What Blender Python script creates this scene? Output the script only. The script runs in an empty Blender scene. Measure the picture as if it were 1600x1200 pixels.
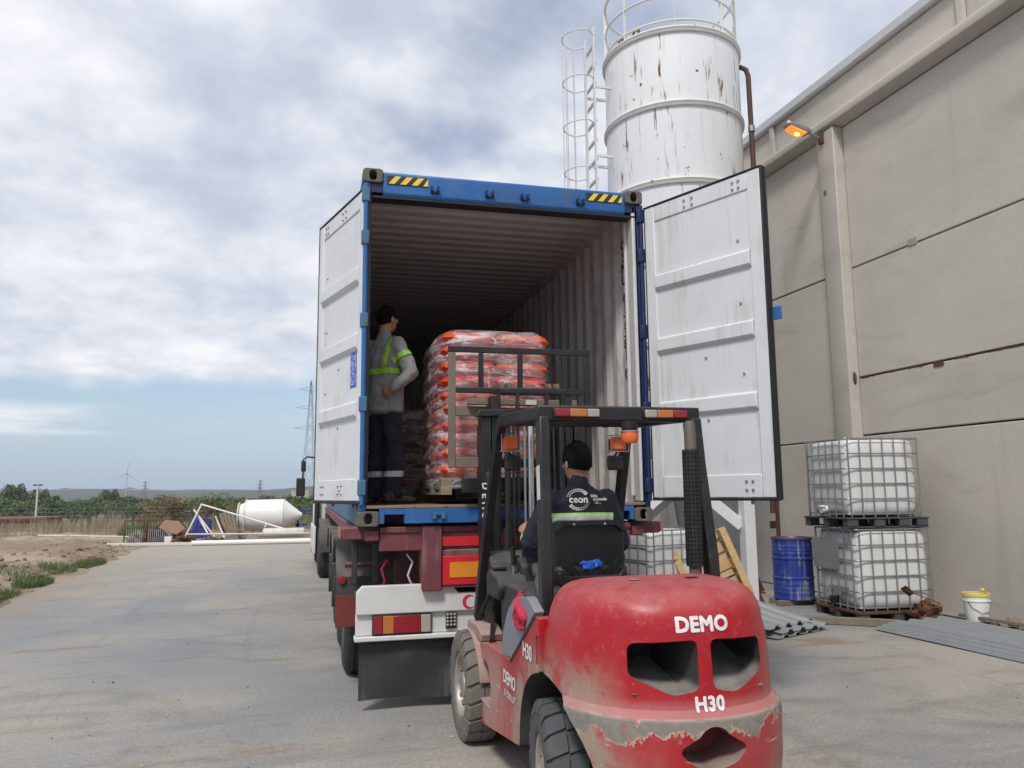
import bpy, bmesh, math, random
import numpy as np
from mathutils import Vector, Matrix, Euler
from mathutils.bvhtree import BVHTree
from mathutils import noise as mnoise

random.seed(7)
RNG = np.random.default_rng(7)
S = bpy.context.scene
COL = S.collection
R = math.radians
PI = math.pi
HB = 1.408            # height of the container's underside above the yard

# ------------------------------------------------------------------ camera
cd = bpy.data.cameras.new("camera")
cam = bpy.data.objects.new("camera", cd)
COL.objects.link(cam)
cd.sensor_width = 36.0
cd.lens = 36.0 * 1242.45 / 1600.0
cd.clip_start = 0.05
cd.clip_end = 6000.0
yaw, pitch, roll = R(14.2394), R(7.769), R(-0.583)
_f = Vector((math.sin(yaw) * math.cos(pitch), math.cos(yaw) * math.cos(pitch), math.sin(pitch)))
_r = Vector((math.cos(yaw), -math.sin(yaw), 0.0))
_u = _r.cross(_f)
_r2 = _r * math.cos(roll) + _u * math.sin(roll)
_u2 = -_r * math.sin(roll) + _u * math.cos(roll)
M3 = Matrix((_r2, _u2, -_f)).transposed()
cam.matrix_world = Matrix.Translation((-0.36816, -6.29603, 1.66)) @ M3.to_4x4()
S.camera = cam

# ------------------------------------------------------------------ light
SUN_EL, SUN_AZ = 52.0, 211.0       # azimuth of the sun clockwise from +Y (behind the camera, a little left)
sd = bpy.data.lights.new("sun", "SUN")
sd.energy = 2.3
sd.angle = R(11.0)
sd.color = (1.0, 0.955, 0.89)
sun = bpy.data.objects.new("sun", sd)
COL.objects.link(sun)
_az, _el = R(SUN_AZ), R(SUN_EL)
sdir = Vector((math.sin(_az) * math.cos(_el), math.cos(_az) * math.cos(_el), math.sin(_el)))
sun.rotation_euler = sdir.to_track_quat('Z', 'Y').to_euler()
sun.location = (0, 0, 40)

world = bpy.data.worlds.new("World")
S.world = world
world.use_nodes = True


def build_sky():
    nt = world.node_tree
    nt.nodes.clear()
    N, Lk = nt.nodes.new, nt.links.new
    out = N("ShaderNodeOutputWorld")
    bg = N("ShaderNodeBackground")
    bg.inputs[1].default_value = 0.1
    Lk(bg.outputs[0], out.inputs[0])
    sky = N("ShaderNodeTexSky")
    sky.sky_type = 'NISHITA'
    sky.sun_disc = False
    sky.sun_elevation = R(SUN_EL)
    sky.sun_rotation = R(SUN_AZ)
    sky.dust_density = 0.6
    sky.air_density = 1.1
    tc = N("ShaderNodeTexCoord")
    sep = N("ShaderNodeSeparateXYZ")
    Lk(tc.outputs['Generated'], sep.inputs[0])

    def math_(op, a, b=None, c=None):
        n = N("ShaderNodeMath"); n.operation = op
        for i, v in enumerate((a, b, c)):
            if v is None: continue
            if isinstance(v, (int, float)): n.inputs[i].default_value = v
            else: Lk(v, n.inputs[i])
        return n.outputs[0]

    def maprange(v, a, b, c, d, smooth=True):
        n = N("ShaderNodeMapRange")
        n.interpolation_type = 'SMOOTHSTEP' if smooth else 'LINEAR'
        Lk(v, n.inputs[0])
        for i, q in enumerate((a, b, c, d)): n.inputs[i + 1].default_value = q
        return n.outputs[0]

    zc = math_('MAXIMUM', sep.outputs[2], 0.0)
    den = math_('ADD', zc, 0.30)
    px = math_('DIVIDE', sep.outputs[0], den)
    py = math_('DIVIDE', sep.outputs[1], den)
    cmb = N("ShaderNodeCombineXYZ")
    Lk(px, cmb.inputs[0]); Lk(py, cmb.inputs[1])

    def noise(scale, detail, rough, off, dist=0.0):
        mp = N("ShaderNodeMapping")
        mp.inputs['Location'].default_value = off
        Lk(cmb.outputs[0], mp.inputs[0])
        n = N("ShaderNodeTexNoise")
        n.inputs['Scale'].default_value = scale
        n.inputs['Detail'].default_value = detail
        n.inputs['Roughness'].default_value = rough
        n.inputs['Distortion'].default_value = dist
        Lk(mp.outputs[0], n.inputs['Vector'])
        return n.outputs[0]
    n1 = noise(1.25, 7, 0.50, (3.1, 1.7, 0.0), 0.15)
    n2 = noise(2.3, 8, 0.54, (7.7, 2.2, 3.0), 0.2)
    n3 = noise(5.2, 7, 0.56, (1.0, 9.2, 5.0))
    n4 = noise(0.55, 4, 0.5, (5.3, 4.4, 8.0))
    # cover: thick overhead, thinning out into clear air just above the horizon
    cov_el = maprange(sep.outputs[2], 0.06, 0.18, -0.26, 0.175)
    cv = math_('ADD', math_('ADD', math_('MULTIPLY', n1, 0.75), math_('MULTIPLY', n2, 0.25)), cov_el)
    mask = maprange(cv, 0.47, 0.68, 0.0, 1.0)
    # low thin streak of cloud
    lowm = N("ShaderNodeMapping"); lowm.inputs['Scale'].default_value = (2.6, 2.6, 26.0)
    lowm.inputs['Location'].default_value = (0.4, 0.2, 0.55)
    Lk(tc.outputs['Generated'], lowm.inputs[0])
    nl = N("ShaderNodeTexNoise"); nl.inputs['Scale'].default_value = 1.0; nl.inputs['Detail'].default_value = 7
    Lk(lowm.outputs[0], nl.inputs['Vector'])
    band = math_('MULTIPLY', maprange(sep.outputs[2], 0.050, 0.075, 0, 1), maprange(sep.outputs[2], 0.085, 0.110, 1, 0))
    lowc = math_('MULTIPLY', maprange(nl.outputs[0], 0.42, 0.58, 0.0, 0.9), band)
    mask2 = math_('MAXIMUM', mask, lowc)
    # shade inside the cloud
    sh = math_('ADD', math_('ADD', math_('MULTIPLY', n2, 0.50), math_('MULTIPLY', n3, 0.34)), math_('MULTIPLY', n4, 0.30))
    ramp = N("ShaderNodeValToRGB")
    el = ramp.color_ramp.elements
    el[0].position = 0.42; el[0].color = (3.9, 4.4, 5.7, 1)
    el[1].position = 0.67; el[1].color = (8.3, 8.4, 8.7, 1)
    e = el.new(0.545); e.color = (5.6, 6.0, 6.95, 1)
    Lk(sh, ramp.inputs[0])
    skym = N("ShaderNodeMix"); skym.data_type = 'RGBA'; skym.blend_type = 'MULTIPLY'
    skym.inputs[0].default_value = 1.0
    Lk(sky.outputs[0], skym.inputs[6])
    skym.inputs[7].default_value = (1.0, 1.0, 1.06, 1)
    hzm = N("ShaderNodeMix"); hzm.data_type = 'RGBA'
    Lk(maprange(sep.outputs[2], -0.02, 0.16, 0.92, 0.0), hzm.inputs[0]); Lk(skym.outputs[2], hzm.inputs[6]); hzm.inputs[7].default_value = (3.4, 4.6, 6.5, 1)
    mix = N("ShaderNodeMix"); mix.data_type = 'RGBA'
    Lk(mask2, mix.inputs[0])
    Lk(hzm.outputs[2], mix.inputs[6])
    Lk(ramp.outputs[0], mix.inputs[7])
    Lk(mix.outputs[2], bg.inputs[0])


build_sky()
S.view_settings.view_transform = 'Standard'
S.view_settings.look = 'None'
S.view_settings.exposure = 0.22
S.view_settings.gamma = 1.0
S.view_settings.use_curve_mapping = False
S.render.engine = 'CYCLES'
S.cycles.max_bounces = 8
S.cycles.transparent_max_bounces = 16
S.cycles.volume_bounces = 0

# ------------------------------------------------------------------ mesh helpers


class MB:
    """collects simple shapes; build() links them as one mesh object"""

    def __init__(self):
        self.v, self.f, self.m = [], [], []
        self.mi = 0
        self.T = None

    def add(self, vs, fs):
        o = len(self.v)
        for p in vs:
            p = Vector(p)
            self.v.append(self.T @ p if self.T is not None else p)
        for f in fs:
            self.f.append([i + o for i in f]); self.m.append(self.mi)

    def box(self, x0, x1, y0, y1, z0, z1):
        self.add([(x0, y0, z0), (x1, y0, z0), (x1, y1, z0), (x0, y1, z0), (x0, y0, z1), (x1, y0, z1), (x1, y1, z1), (x0, y1, z1)],
                 [(0, 3, 2, 1), (4, 5, 6, 7), (0, 1, 5, 4), (1, 2, 6, 5), (2, 3, 7, 6), (3, 0, 4, 7)])
        return self

    def bar(self, p0, p1, w, h, up=(0, 0, 1), roll=0.0):
        p0, p1 = Vector(p0), Vector(p1)
        d = (p1 - p0).normalized(); up = Vector(up)
        if abs(d.dot(up)) > 0.98: up = Vector((0, 1, 0))
        s = d.cross(up).normalized(); u = s.cross(d).normalized()
        if roll:
            c, q = math.cos(roll), math.sin(roll); s, u = s * c + u * q, u * c - s * q
        vs = [p + s * a * w / 2 + u * b * h / 2 for p in (p0, p1) for a, b in ((-1, -1), (1, -1), (1, 1), (-1, 1))]
        self.add(vs, [(3, 2, 1, 0), (4, 5, 6, 7), (0, 1, 5, 4), (1, 2, 6, 5), (2, 3, 7, 6), (3, 0, 4, 7)])
        return self

    def tube(self, p0, p1, r, n=10, r2=None, caps=True):
        return self.path([p0, p1], [r, r if r2 is None else r2], n, caps)

    def path(self, pts, r, n=8, caps=True, closed=False):
        pts = [Vector(p) for p in pts]
        rs = list(r) if isinstance(r, (list, tuple)) else [r] * len(pts)
        k = len(pts); rings = []; prev = None
        for i, p in enumerate(pts):
            if closed: d = pts[(i + 1) % k] - pts[i - 1]
            else: d = pts[min(i + 1, k - 1)] - pts[max(i - 1, 0)]
            d.normalize()
            if prev is None:
                a = Vector((0, 0, 1)) if abs(d.z) < 0.9 else Vector((1, 0, 0))
                s = d.cross(a).normalized()
            else:
                s = (prev - d * prev.dot(d)).normalized()
            prev = s; u = d.cross(s)
            rings.append([p + (s * math.cos(2 * PI * j / n) + u * math.sin(2 * PI * j / n)) * rs[i] for j in range(n)])
        vs = [q for g in rings for q in g]; fs = []
        for i in range(k if closed else k - 1):
            a, b = i * n, ((i + 1) % k) * n
            for j in range(n):
                fs.append((a + j, a + (j + 1) % n, b + (j + 1) % n, b + j))
        if caps and not closed:
            fs.append(tuple(reversed(range(n)))); fs.append(tuple((k - 1) * n + j for j in range(n)))
        self.add(vs, fs)
        return self

    def prism(self, poly, a0, a1, axis='y'):
        """poly of 2D points extruded along axis: x -> (y,z), y -> (x,z), z -> (x,y)"""
        n = len(poly)
        mk = {'x': lambda p, a: (a, p[0], p[1]), 'y': lambda p, a: (p[0], a, p[1]), 'z': lambda p, a: (p[0], p[1], a)}[axis]
        vs = [mk(p, a0) for p in poly] + [mk(p, a1) for p in poly]
        fs = [tuple(range(n)), tuple(reversed(range(n, 2 * n)))] + [(i + n, (i + 1) % n + n, (i + 1) % n, i) for i in range(n)]
        self.add(vs, fs)
        return self

    def lathe(self, prof, n=24, c=(0, 0, 0), axis='z', a0=0.0, a1=2 * PI, close=False):
        full = abs(a1 - a0 - 2 * PI) < 1e-6
        cols = n if full else n + 1
        vs = []
        for j in range(cols):
            a = a0 + (a1 - a0) * j / n
            for r, h in prof:
                x, y = r * math.cos(a), r * math.sin(a)
                p = {'z': (x, y, h), 'x': (h, x, y), 'y': (y, h, x)}[axis]
                vs.append((p[0] + c[0], p[1] + c[1], p[2] + c[2]))
        k = len(prof); fs = []
        for j in range(n):
            a, b = j * k, ((j + 1) % cols) * k
            for i in range(k - 1):
                fs.append((a + i, b + i, b + i + 1, a + i + 1))
            if close: fs.append((a + k - 1, b + k - 1, b, a))
        self.add(vs, fs)
        return self

    def ball(self, c, rx, ry=None, rz=None, n=12, m=8):
        ry = rx if ry is None else ry; rz = rx if rz is None else rz
        vs = [(c[0], c[1], c[2] - rz)]
        for i in range(1, m):
            t = -PI / 2 + PI * i / m
            for j in range(n):
                a = 2 * PI * j / n
                vs.append((c[0] + rx * math.cos(t) * math.cos(a), c[1] + ry * math.cos(t) * math.sin(a), c[2] + rz * math.sin(t)))
        vs.append((c[0], c[1], c[2] + rz)); fs = []
        for j in range(n): fs.append((0, 1 + (j + 1) % n, 1 + j))
        for i in range(m - 2):
            a, b = 1 + i * n, 1 + (i + 1) * n
            for j in range(n): fs.append((a + j, a + (j + 1) % n, b + (j + 1) % n, b + j))
        a = 1 + (m - 2) * n
        for j in range(n): fs.append((a + j, a + (j + 1) % n, len(vs) - 1))
        self.add(vs, fs)
        return self

    def mesh(self, name):
        me = bpy.data.meshes.new(name)
        me.from_pydata([tuple(p) for p in self.v], [], self.f)
        if any(self.m): me.polygons.foreach_set("material_index", self.m)
        me.update()
        return me

    def build(self, name, mats, parent=None, smooth=None, bevel=0.0, seg=2, loc=None, rot=None, fix=True, label=None):
        me = self.mesh(name)
        if fix:
            bm = bmesh.new(); bm.from_mesh(me)
            bmesh.ops.recalc_face_normals(bm, faces=bm.faces)
            bm.to_mesh(me); bm.free()
        for m in (mats if isinstance(mats, (list, tuple)) else [mats]): me.materials.append(m)
        if smooth is not None: smooth_mesh(me, smooth)
        o = link(name, me, parent, loc, rot)
        if bevel:
            b = o.modifiers.new("bevel", 'BEVEL'); b.width = bevel; b.segments = seg; b.limit_method = 'ANGLE'; b.angle_limit = R(35)
            b.harden_normals = False
            if smooth is None: smooth_mesh(me, 40)
        if label: o["label"] = label
        return o


def smooth_mesh(me, ang=40):
    me.polygons.foreach_set("use_smooth", [True] * len(me.polygons))
    me.set_sharp_from_angle(angle=R(ang))


def link(name, data, parent=None, loc=None, rot=None):
    o = bpy.data.objects.new(name, data)
    COL.objects.link(o)
    if parent is not None: o.parent = parent
    if loc is not None: o.location = loc
    if rot is not None: o.rotation_euler = rot
    return o


def tag(o, label=None, cat=None, group=None, kind=None):
    if label: o["label"] = label
    if cat: o["category"] = cat
    if group: o["group"] = group
    if kind: o["kind"] = kind
    return o


def thing(name, label, cat, loc=(0, 0, 0), rz=0.0, group=None):
    o = bpy.data.objects.new(name, None)
    o.empty_display_size = 0.1
    COL.objects.link(o)
    o.location = loc; o.rotation_euler = (0, 0, rz)
    return tag(o, label, cat, group)


def part(name, me_from, parent, loc=None, rot=None, scale=None):
    """another object sharing the mesh of me_from"""
    o = bpy.data.objects.new(name, me_from.data)
    COL.objects.link(o); o.parent = parent
    for md in me_from.modifiers:
        if md.type == 'BEVEL':
            b = o.modifiers.new("bevel", 'BEVEL'); b.width = md.width; b.segments = md.segments; b.limit_method = 'ANGLE'; b.angle_limit = md.angle_limit
    if loc is not None: o.location = loc
    if rot is not None: o.rotation_euler = rot
    if scale is not None: o.scale = scale
    return o


def dup(root, loc=None, rz=None, label=None):
    def cp(o, par):
        c = o.copy(); COL.objects.link(c)
        if par is not None: c.parent = par
        for ch in o.children: cp(ch, c)
        return c
    c = cp(root, None)
    if loc is not None: c.location = loc
    if rz is not None: c.rotation_euler = (0, 0, rz)
    if label: c["label"] = label
    return c


def evalmesh(o):
    """bake an object's modifiers into its mesh"""
    dg = bpy.context.evaluated_depsgraph_get(); dg.update()
    me = bpy.data.meshes.new_from_object(o.evaluated_get(dg), preserve_all_data_layers=True, depsgraph=dg)
    old = o.data; o.modifiers.clear(); o.data = me
    if old.users == 0: bpy.data.meshes.remove(old)
    return o


def bool_cut(o, cutter_mb):
    cu = link("cutter", cutter_mb.mesh("cutter"), o.parent)
    bm = bmesh.new(); bm.from_mesh(cu.data); bmesh.ops.recalc_face_normals(bm, faces=bm.faces); bm.to_mesh(cu.data); bm.free()
    b = o.modifiers.new("cut", 'BOOLEAN'); b.operation = 'DIFFERENCE'; b.solver = 'EXACT'; b.object = cu
    evalmesh(o)
    me = cu.data; bpy.data.objects.remove(cu); bpy.data.meshes.remove(me)


def remesh(o, size, smooth=4):
    r = o.modifiers.new("r", 'REMESH'); r.mode = 'VOXEL'; r.voxel_size = size; r.use_smooth_shade = True
    if smooth:
        s = o.modifiers.new("s", 'SMOOTH'); s.iterations = smooth; s.factor = 0.5
    evalmesh(o)
    return o


FONT = None


def text_mesh(body, size, bold=0.0, extrude=0.001, align='CENTER', shear=0.0, spacing=1.0):
    fat, bold = bold, 0.0
    cu = bpy.data.curves.new("txt", 'FONT')
    cu.body = body; cu.size = size; cu.align_x = align; cu.align_y = 'CENTER'; cu.offset = bold; cu.extrude = extrude
    cu.resolution_u = 3; cu.shear = shear; cu.space_character = spacing
    o = link("txt", cu)
    dg = bpy.context.evaluated_depsgraph_get(); dg.update()
    me = bpy.data.meshes.new_from_object(o.evaluated_get(dg), depsgraph=dg)
    bpy.data.objects.remove(o); bpy.data.curves.remove(cu)
    if fat:
        bm = bmesh.new(); bm.from_mesh(me)
        bmesh.ops.remove_doubles(bm, verts=bm.verts, dist=1e-6)
        src = list(bm.verts) + list(bm.edges) + list(bm.faces)
        for i, (dx, dy) in enumerate(((1, 0), (-1, 0), (0, 1), (0, -1), (.7, .7), (-.7, .7), (.7, -.7), (-.7, -.7))):
            g = bmesh.ops.duplicate(bm, geom=src)
            bmesh.ops.translate(bm, verts=[v for v in g['geom'] if isinstance(v, bmesh.types.BMVert)], vec=(dx * fat, dy * fat, .00022 * (i + 1)))
        bm.to_mesh(me); bm.free()
    return me


def sticker(name, me, mat, M, parent=None, onto=None, lift=0.003):
    """place a flat mesh (drawn in its xy plane) by matrix M; optionally drape it onto object `onto` (same parent space)"""
    me.transform(M)
    if onto is not None:
        bvh = BVHTree.FromPolygons([v.co for v in onto.data.vertices], [p.vertices for p in onto.data.polygons])
        nrm = (M.to_3x3() @ Vector((0, 0, 1))).normalized()
        bm = bmesh.new(); bm.from_mesh(me)
        bmesh.ops.triangulate(bm, faces=bm.faces)
        bmesh.ops.subdivide_edges(bm, edges=[e for e in bm.edges if e.calc_length() > 0.03], cuts=2)
        for v in bm.verts:
            zl = (v.co - M.translation).dot(nrm)
            h = bvh.ray_cast(v.co + nrm * 0.25, -nrm)
            if h[0] is not None: v.co = h[0] + nrm * (lift + zl)
        for f in bm.faces:
            f.normal_update()
            if f.normal.dot(nrm) < 0: f.normal_flip()
            f.smooth = False
        bm.to_mesh(me); bm.free()
    me.materials.clear(); me.materials.append(mat)
    return link(name, me, parent)


def frame(o, xdir, ydir):
    x = Vector(xdir).normalized(); y = Vector(ydir).normalized(); z = x.cross(y)
    m = Matrix((x, y, z)).transposed().to_4x4(); m.translation = Vector(o)
    return m


def rrect(x0, x1, y0, y1, r, n=4):
    out = []
    for cx, cy, a in ((x1 - r, y1 - r, 0), (x0 + r, y1 - r, 90), (x0 + r, y0 + r, 180), (x1 - r, y0 + r, 270)):
        for i in range(n + 1):
            t = R(a + 90 * i / n); out.append((cx + r * math.cos(t), cy + r * math.sin(t)))
    return out


def round_poly(pts, r, n=4):
    out = []; k = len(pts)
    for i in range(k):
        p, a, b = Vector(pts[i]), Vector(pts[i - 1]), Vector(pts[(i + 1) % k])
        da, db = (a - p), (b - p); rr = min(r, da.length * .45, db.length * .45)
        s, e = p + da.normalized() * rr, p + db.normalized() * rr
        for j in range(n + 1):
            t = j / n; q = s * (1 - t) ** 2 + p * 2 * t * (1 - t) + e * t * t
            out.append((q.x, q.y))
    return out


def rsweep(mb, pts, w, h, xdir=(1, 0, 0)):
    P = [Vector(p) for p in pts]
    for i, p in enumerate(P):
        d = (P[min(i + 1, len(P) - 1)] - P[max(i - 1, 0)]).normalized()
        sx = Vector(xdir); u = d.cross(sx).normalized(); sx = u.cross(d).normalized()
        o0 = len(mb.v)
        for a, c in ((-1, -1), (1, -1), (1, 1), (-1, 1)): mb.v.append(p + sx * a * w / 2 + u * c * h / 2)
        if i:
            for q in range(4): mb.f.append([o0 - 4 + q, o0 - 4 + (q + 1) % 4, o0 + (q + 1) % 4, o0 + q]); mb.m.append(0)
    n = len(mb.v)
    mb.f.append([n - 4 * len(P) + q for q in range(4)]); mb.m.append(0); mb.f.append([n - 1, n - 2, n - 3, n - 4]); mb.m.append(0)
    return mb


# ------------------------------------------------------------------ materials
class NT:
    def __init__(self, name):
        self.mat = bpy.data.materials.new(name); self.mat.use_nodes = True
        self.nt = self.mat.node_tree
        self.b = self.nt.nodes["Principled BSDF"]
        self.N = self.nt.nodes.new; self.L = self.nt.links.new
        self.tc = self.N("ShaderNodeTexCoord"); self.geo = self.N("ShaderNodeNewGeometry")

    def co(self, obj=False): return self.tc.outputs['Object'] if obj else self.geo.outputs['Position']

    def mapping(self, src, scale=(1, 1, 1), loc=(0, 0, 0), rot=(0, 0, 0)):
        m = self.N("ShaderNodeMapping"); m.inputs['Scale'].default_value = scale; m.inputs['Location'].default_value = loc
        m.inputs['Rotation'].default_value = rot
        self.L(src, m.inputs[0]); return m.outputs[0]

    def noise(self, scale, detail=6, rough=.55, src=None, dist=0.0):
        n = self.N("ShaderNodeTexNoise"); n.inputs['Scale'].default_value = scale; n.inputs['Detail'].default_value = detail
        n.inputs['Roughness'].default_value = rough; n.inputs['Distortion'].default_value = dist
        self.L(src if src is not None else self.co(), n.inputs['Vector']); return n.outputs[0]

    def vor(self, scale, src=None, feature='F1', out=0):
        n = self.N("ShaderNodeTexVoronoi"); n.feature = feature; n.inputs['Scale'].default_value = scale
        self.L(src if src is not None else self.co(), n.inputs['Vector']); return n.outputs[out]

    def mr(self, v, a, b, c=0.0, d=1.0, smooth=True):
        n = self.N("ShaderNodeMapRange"); n.interpolation_type = 'SMOOTHSTEP' if smooth else 'LINEAR'
        self.L(v, n.inputs[0])
        for i, q in enumerate((a, b, c, d)): n.inputs[i + 1].default_value = q
        return n.outputs[0]

    def m(self, op, a, b=None):
        n = self.N("ShaderNodeMath"); n.operation = op
        for i, v in enumerate((a, b)):
            if v is None: continue
            if isinstance(v, (int, float)): n.inputs[i].default_value = v
            else: self.L(v, n.inputs[i])
        return n.outputs[0]

    def mix(self, fac, a, b, mode='MIX'):
        n = self.N("ShaderNodeMix"); n.data_type = 'RGBA'; n.blend_type = mode
        for i, v in ((0, fac), (6, a), (7, b)):
            if isinstance(v, (int, float)): n.inputs[i].default_value = v
            elif isinstance(v, (tuple, list)): n.inputs[i].default_value = (*v[:3], 1)
            else: self.L(v, n.inputs[i])
        return n.outputs[2]

    def sep(self, src):
        s = self.N("ShaderNodeSeparateXYZ"); self.L(src, s.inputs[0]); return s.outputs

    def set(self, col=None, rough=None, metal=None, bump=None, bstr=.3, bdist=.01, spec=None):
        for v, k in ((col, 'Base Color'), (rough, 'Roughness'), (metal, 'Metallic'), (spec, 'Specular IOR Level')):
            if v is None: continue
            if isinstance(v, (int, float)): self.b.inputs[k].default_value = v
            elif isinstance(v, (tuple, list)): self.b.inputs[k].default_value = (*v[:3], 1)
            else: self.L(v, self.b.inputs[k])
        if bump is not None:
            bn = self.N("ShaderNodeBump"); bn.inputs['Strength'].default_value = bstr; bn.inputs['Distance'].default_value = bdist
            self.L(bump, bn.inputs['Height']); self.L(bn.outputs[0], self.b.inputs['Normal'])
        return self.mat


def pm(name, col, rough=.55, metal=0.0, var=.14, vs=4.0, bump=.15, bs=60.0, bd=.004, grime=.35, gcol=None, gs=9.0, streak=0.0, scol=(.10, .07, .05),
       rust=0.0, rcol=(.13, .05, .022), rs=7.0, dust=0.0, dcol=(.36, .31, .25), obj=False, spec=None, tint=0.0):
    """general worn surface: tone variation, grime blotches, run-off streaks, rust spots, settled dust, fine relief"""
    k = NT(name); co = k.co(obj)
    c = k.mix(k.noise(vs, 9, .64, co), tuple(x * (1 - var) for x in col), tuple(min(1, x * (1 + var)) for x in col))
    if tint:
        oi = k.N("ShaderNodeObjectInfo")
        c = k.mix(k.mr(oi.outputs['Random'], 0, 1, 0, tint, False), c, tuple(x * .45 for x in col))
    if grime:
        g = k.mr(k.noise(gs, 8, .68, co), .5, .78, 0, grime)
        c = k.mix(g, c, gcol if gcol else tuple(x * .45 for x in col))
    rgh = rough
    if streak:
        st = k.noise(1.0, 5, .6, k.mapping(co, (22, 22, 1.1)))
        s2 = k.mr(k.m('MULTIPLY', st, k.noise(2.2, 3, .5, co)), .27, .40, 0, streak)
        c = k.mix(s2, c, scol)
    if rust:
        t = .74 - .26 * rust
        rm = k.mr(k.noise(rs, 9, .66, co), t, t + .07)
        rc = k.mix(k.noise(40, 5, .6, co), tuple(x * .55 for x in rcol), tuple(x * 1.9 for x in rcol))
        c = k.mix(rm, c, rc)
        rgh = k.mr(rm, 0, 1, rough, .9)
    if dust:
        nz = k.sep(k.geo.outputs['Normal'])[2]
        dm = k.m('MULTIPLY', k.mr(nz, -.1, .95, .12, 1), k.mr(k.noise(5, 7, .62, co), .25, .62, .25, 1))
        dm = k.m('MULTIPLY', dm, dust)
        c = k.mix(dm, c, dcol)
        rgh = k.mr(dm, 0, .6, rough if isinstance(rough, (int, float)) else .5, .92)
    return k.set(c, rgh, metal, k.noise(bs, 5, .6, co) if bump else None, bump, bd, spec)


M = {}
M['blue'] = pm('container_blue', (.020, .125, .36), .45, var=.25, vs=3, grime=.5, gcol=(.10, .16, .22), gs=6, streak=.5, scol=(.12, .10, .08), rust=.28, rs=5)
M['blue_worn'] = pm('worn_blue_paint', (.05, .15, .27), .6, var=.3, vs=9, grime=.6, gcol=(.10, .09, .08), gs=7, rust=.62, rs=8, rcol=(.10, .05, .03))
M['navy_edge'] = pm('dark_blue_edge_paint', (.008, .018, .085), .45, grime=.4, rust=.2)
M['cast'] = pm('weathered_casting_steel', (.115, .105, .09), .72, var=.3, vs=14, grime=.5, gcol=(.05, .04, .035), rust=.5, rs=11, bump=.4, bs=40)
M['white_door'] = pm('white_door_paint', (.66, .685, .70), .42, var=.05, vs=2, grime=.3, gcol=(.46, .45, .42), gs=5, streak=.30, scol=(.38, .35, .31), rust=.10, rs=9, bump=.05, bs=18, bd=.01)
M['inner_wall'] = pm('container_inner_paint', (.56, .55, .535), .55, var=.16, vs=3, grime=.5, gcol=(.16, .15, .14), gs=5, streak=.5, scol=(.10, .09, .08), rust=.12)
M['ceil'] = pm('container_ceiling_paint', (.47, .455, .44), .62, var=.2, vs=2.5, grime=.4, gcol=(.22, .19, .17))
M['ply'] = pm('plywood_floor', (.20, .125, .06), .75, var=.3, vs=6, grime=.5)
M['rubber'] = pm('black_rubber', (.012, .012, .013), .6, grime=.3, gcol=(.05, .047, .043))
M['bolt'] = pm('galvanised_bolt', (.42, .43, .43), .4, .7, grime=.4)
M['hz_yellow'] = pm('hazard_yellow', (.83, .58, .03), .5, var=.05, grime=.2, gcol=(.45, .33, .10))
M['hz_black'] = pm('hazard_black', (.025, .022, .03), .5)
M['black_ink'] = pm('black_stencil_ink', (.025, .025, .028), .7, grime=.3, gcol=(.25, .25, .25))
M['label_blue'] = pm('blue_label', (.03, .11, .48), .5, var=.1)
M['label_white'] = pm('pale_print', (.62, .64, .68), .6)
M['maroon'] = pm('faded_maroon_paint', (.155, .036, .048), .6, var=.25, vs=3, grime=.5, gcol=(.24, .15, .15), gs=6, rust=.1, dust=.35, dcol=(.26, .18, .17), streak=.3, scol=(.30, .22, .22))
M['maroon_dark'] = pm('dirty_maroon_steel', (.10, .022, .026), .7, var=.3, grime=.6, gcol=(.05, .04, .04), dust=.3)
M['mudguard'] = pm('black_mudguard_plastic', (.035, .037, .04), .62, var=.2, vs=3, grime=.5, gcol=(.10, .095, .088), gs=4, dust=.3, streak=.4, scol=(.11, .10, .095))
M['tyre'] = pm('tyre_rubber', (.022, .022, .024), .85, var=.25, grime=.6, gcol=(.085, .078, .07), gs=7, dust=.25)
M['tyre_dusty'] = pm('dusty_tyre_rubber', (.15, .138, .118), .9, var=.25, vs=10, grime=.6, gcol=(.075, .07, .064), gs=9, bump=.3)
M['tyre_rear'] = pm('grey_worn_tyre_rubber', (.07, .073, .078), .85, var=.25, vs=8, grime=.5, gcol=(.15, .14, .12), gs=7, bump=.3)
M['white_metal'] = pm('white_painted_metal', (.62, .62, .60), .45, var=.06, grime=.35, gcol=(.40, .38, .34), streak=.3, scol=(.34, .31, .27), dust=.15)
M['cab_white'] = pm('cab_white_paint', (.66, .67, .67), .3, var=.05, grime=.3, gcol=(.34, .33, .31))
M['flap'] = pm('rubber_mud_flap', (.03, .032, .035), .7, var=.3, vs=3, grime=.6, gcol=(.09, .088, .084), gs=5, streak=.6, scol=(.12, .117, .11))
M['red_refl'] = pm('red_reflector', (.62, .025, .035), .3, var=.12, vs=12, grime=.35, gcol=(.28, .03, .03))
M['orange_refl'] = pm('orange_reflector', (.72, .26, .03), .35, var=.1, grime=.3, gcol=(.45, .18, .05))
M['lens_red'] = pm('red_lamp_lens', (.26, .012, .022), .18, var=.2, grime=.3, gcol=(.20, .03, .03))
M['lens_amber'] = pm('amber_lamp_lens', (.46, .15, .03), .2, var=.15, grime=.3, gcol=(.38, .17, .06))
M['lens_white'] = pm('clear_lamp_lens', (.36, .34, .30), .2, var=.15, grime=.4)
M['black_steel'] = pm('worn_black_steel', (.008, .0085, .0095), .40, var=.4, vs=9, grime=.6, gcol=(.060, .059, .058), gs=14, dust=.10, bump=.2, bs=70)
M['black_mast'] = pm('greasy_black_mast_steel', (.013, .013, .014), .45, var=.3, grime=.45, gcol=(.06, .057, .053), gs=8)
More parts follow.
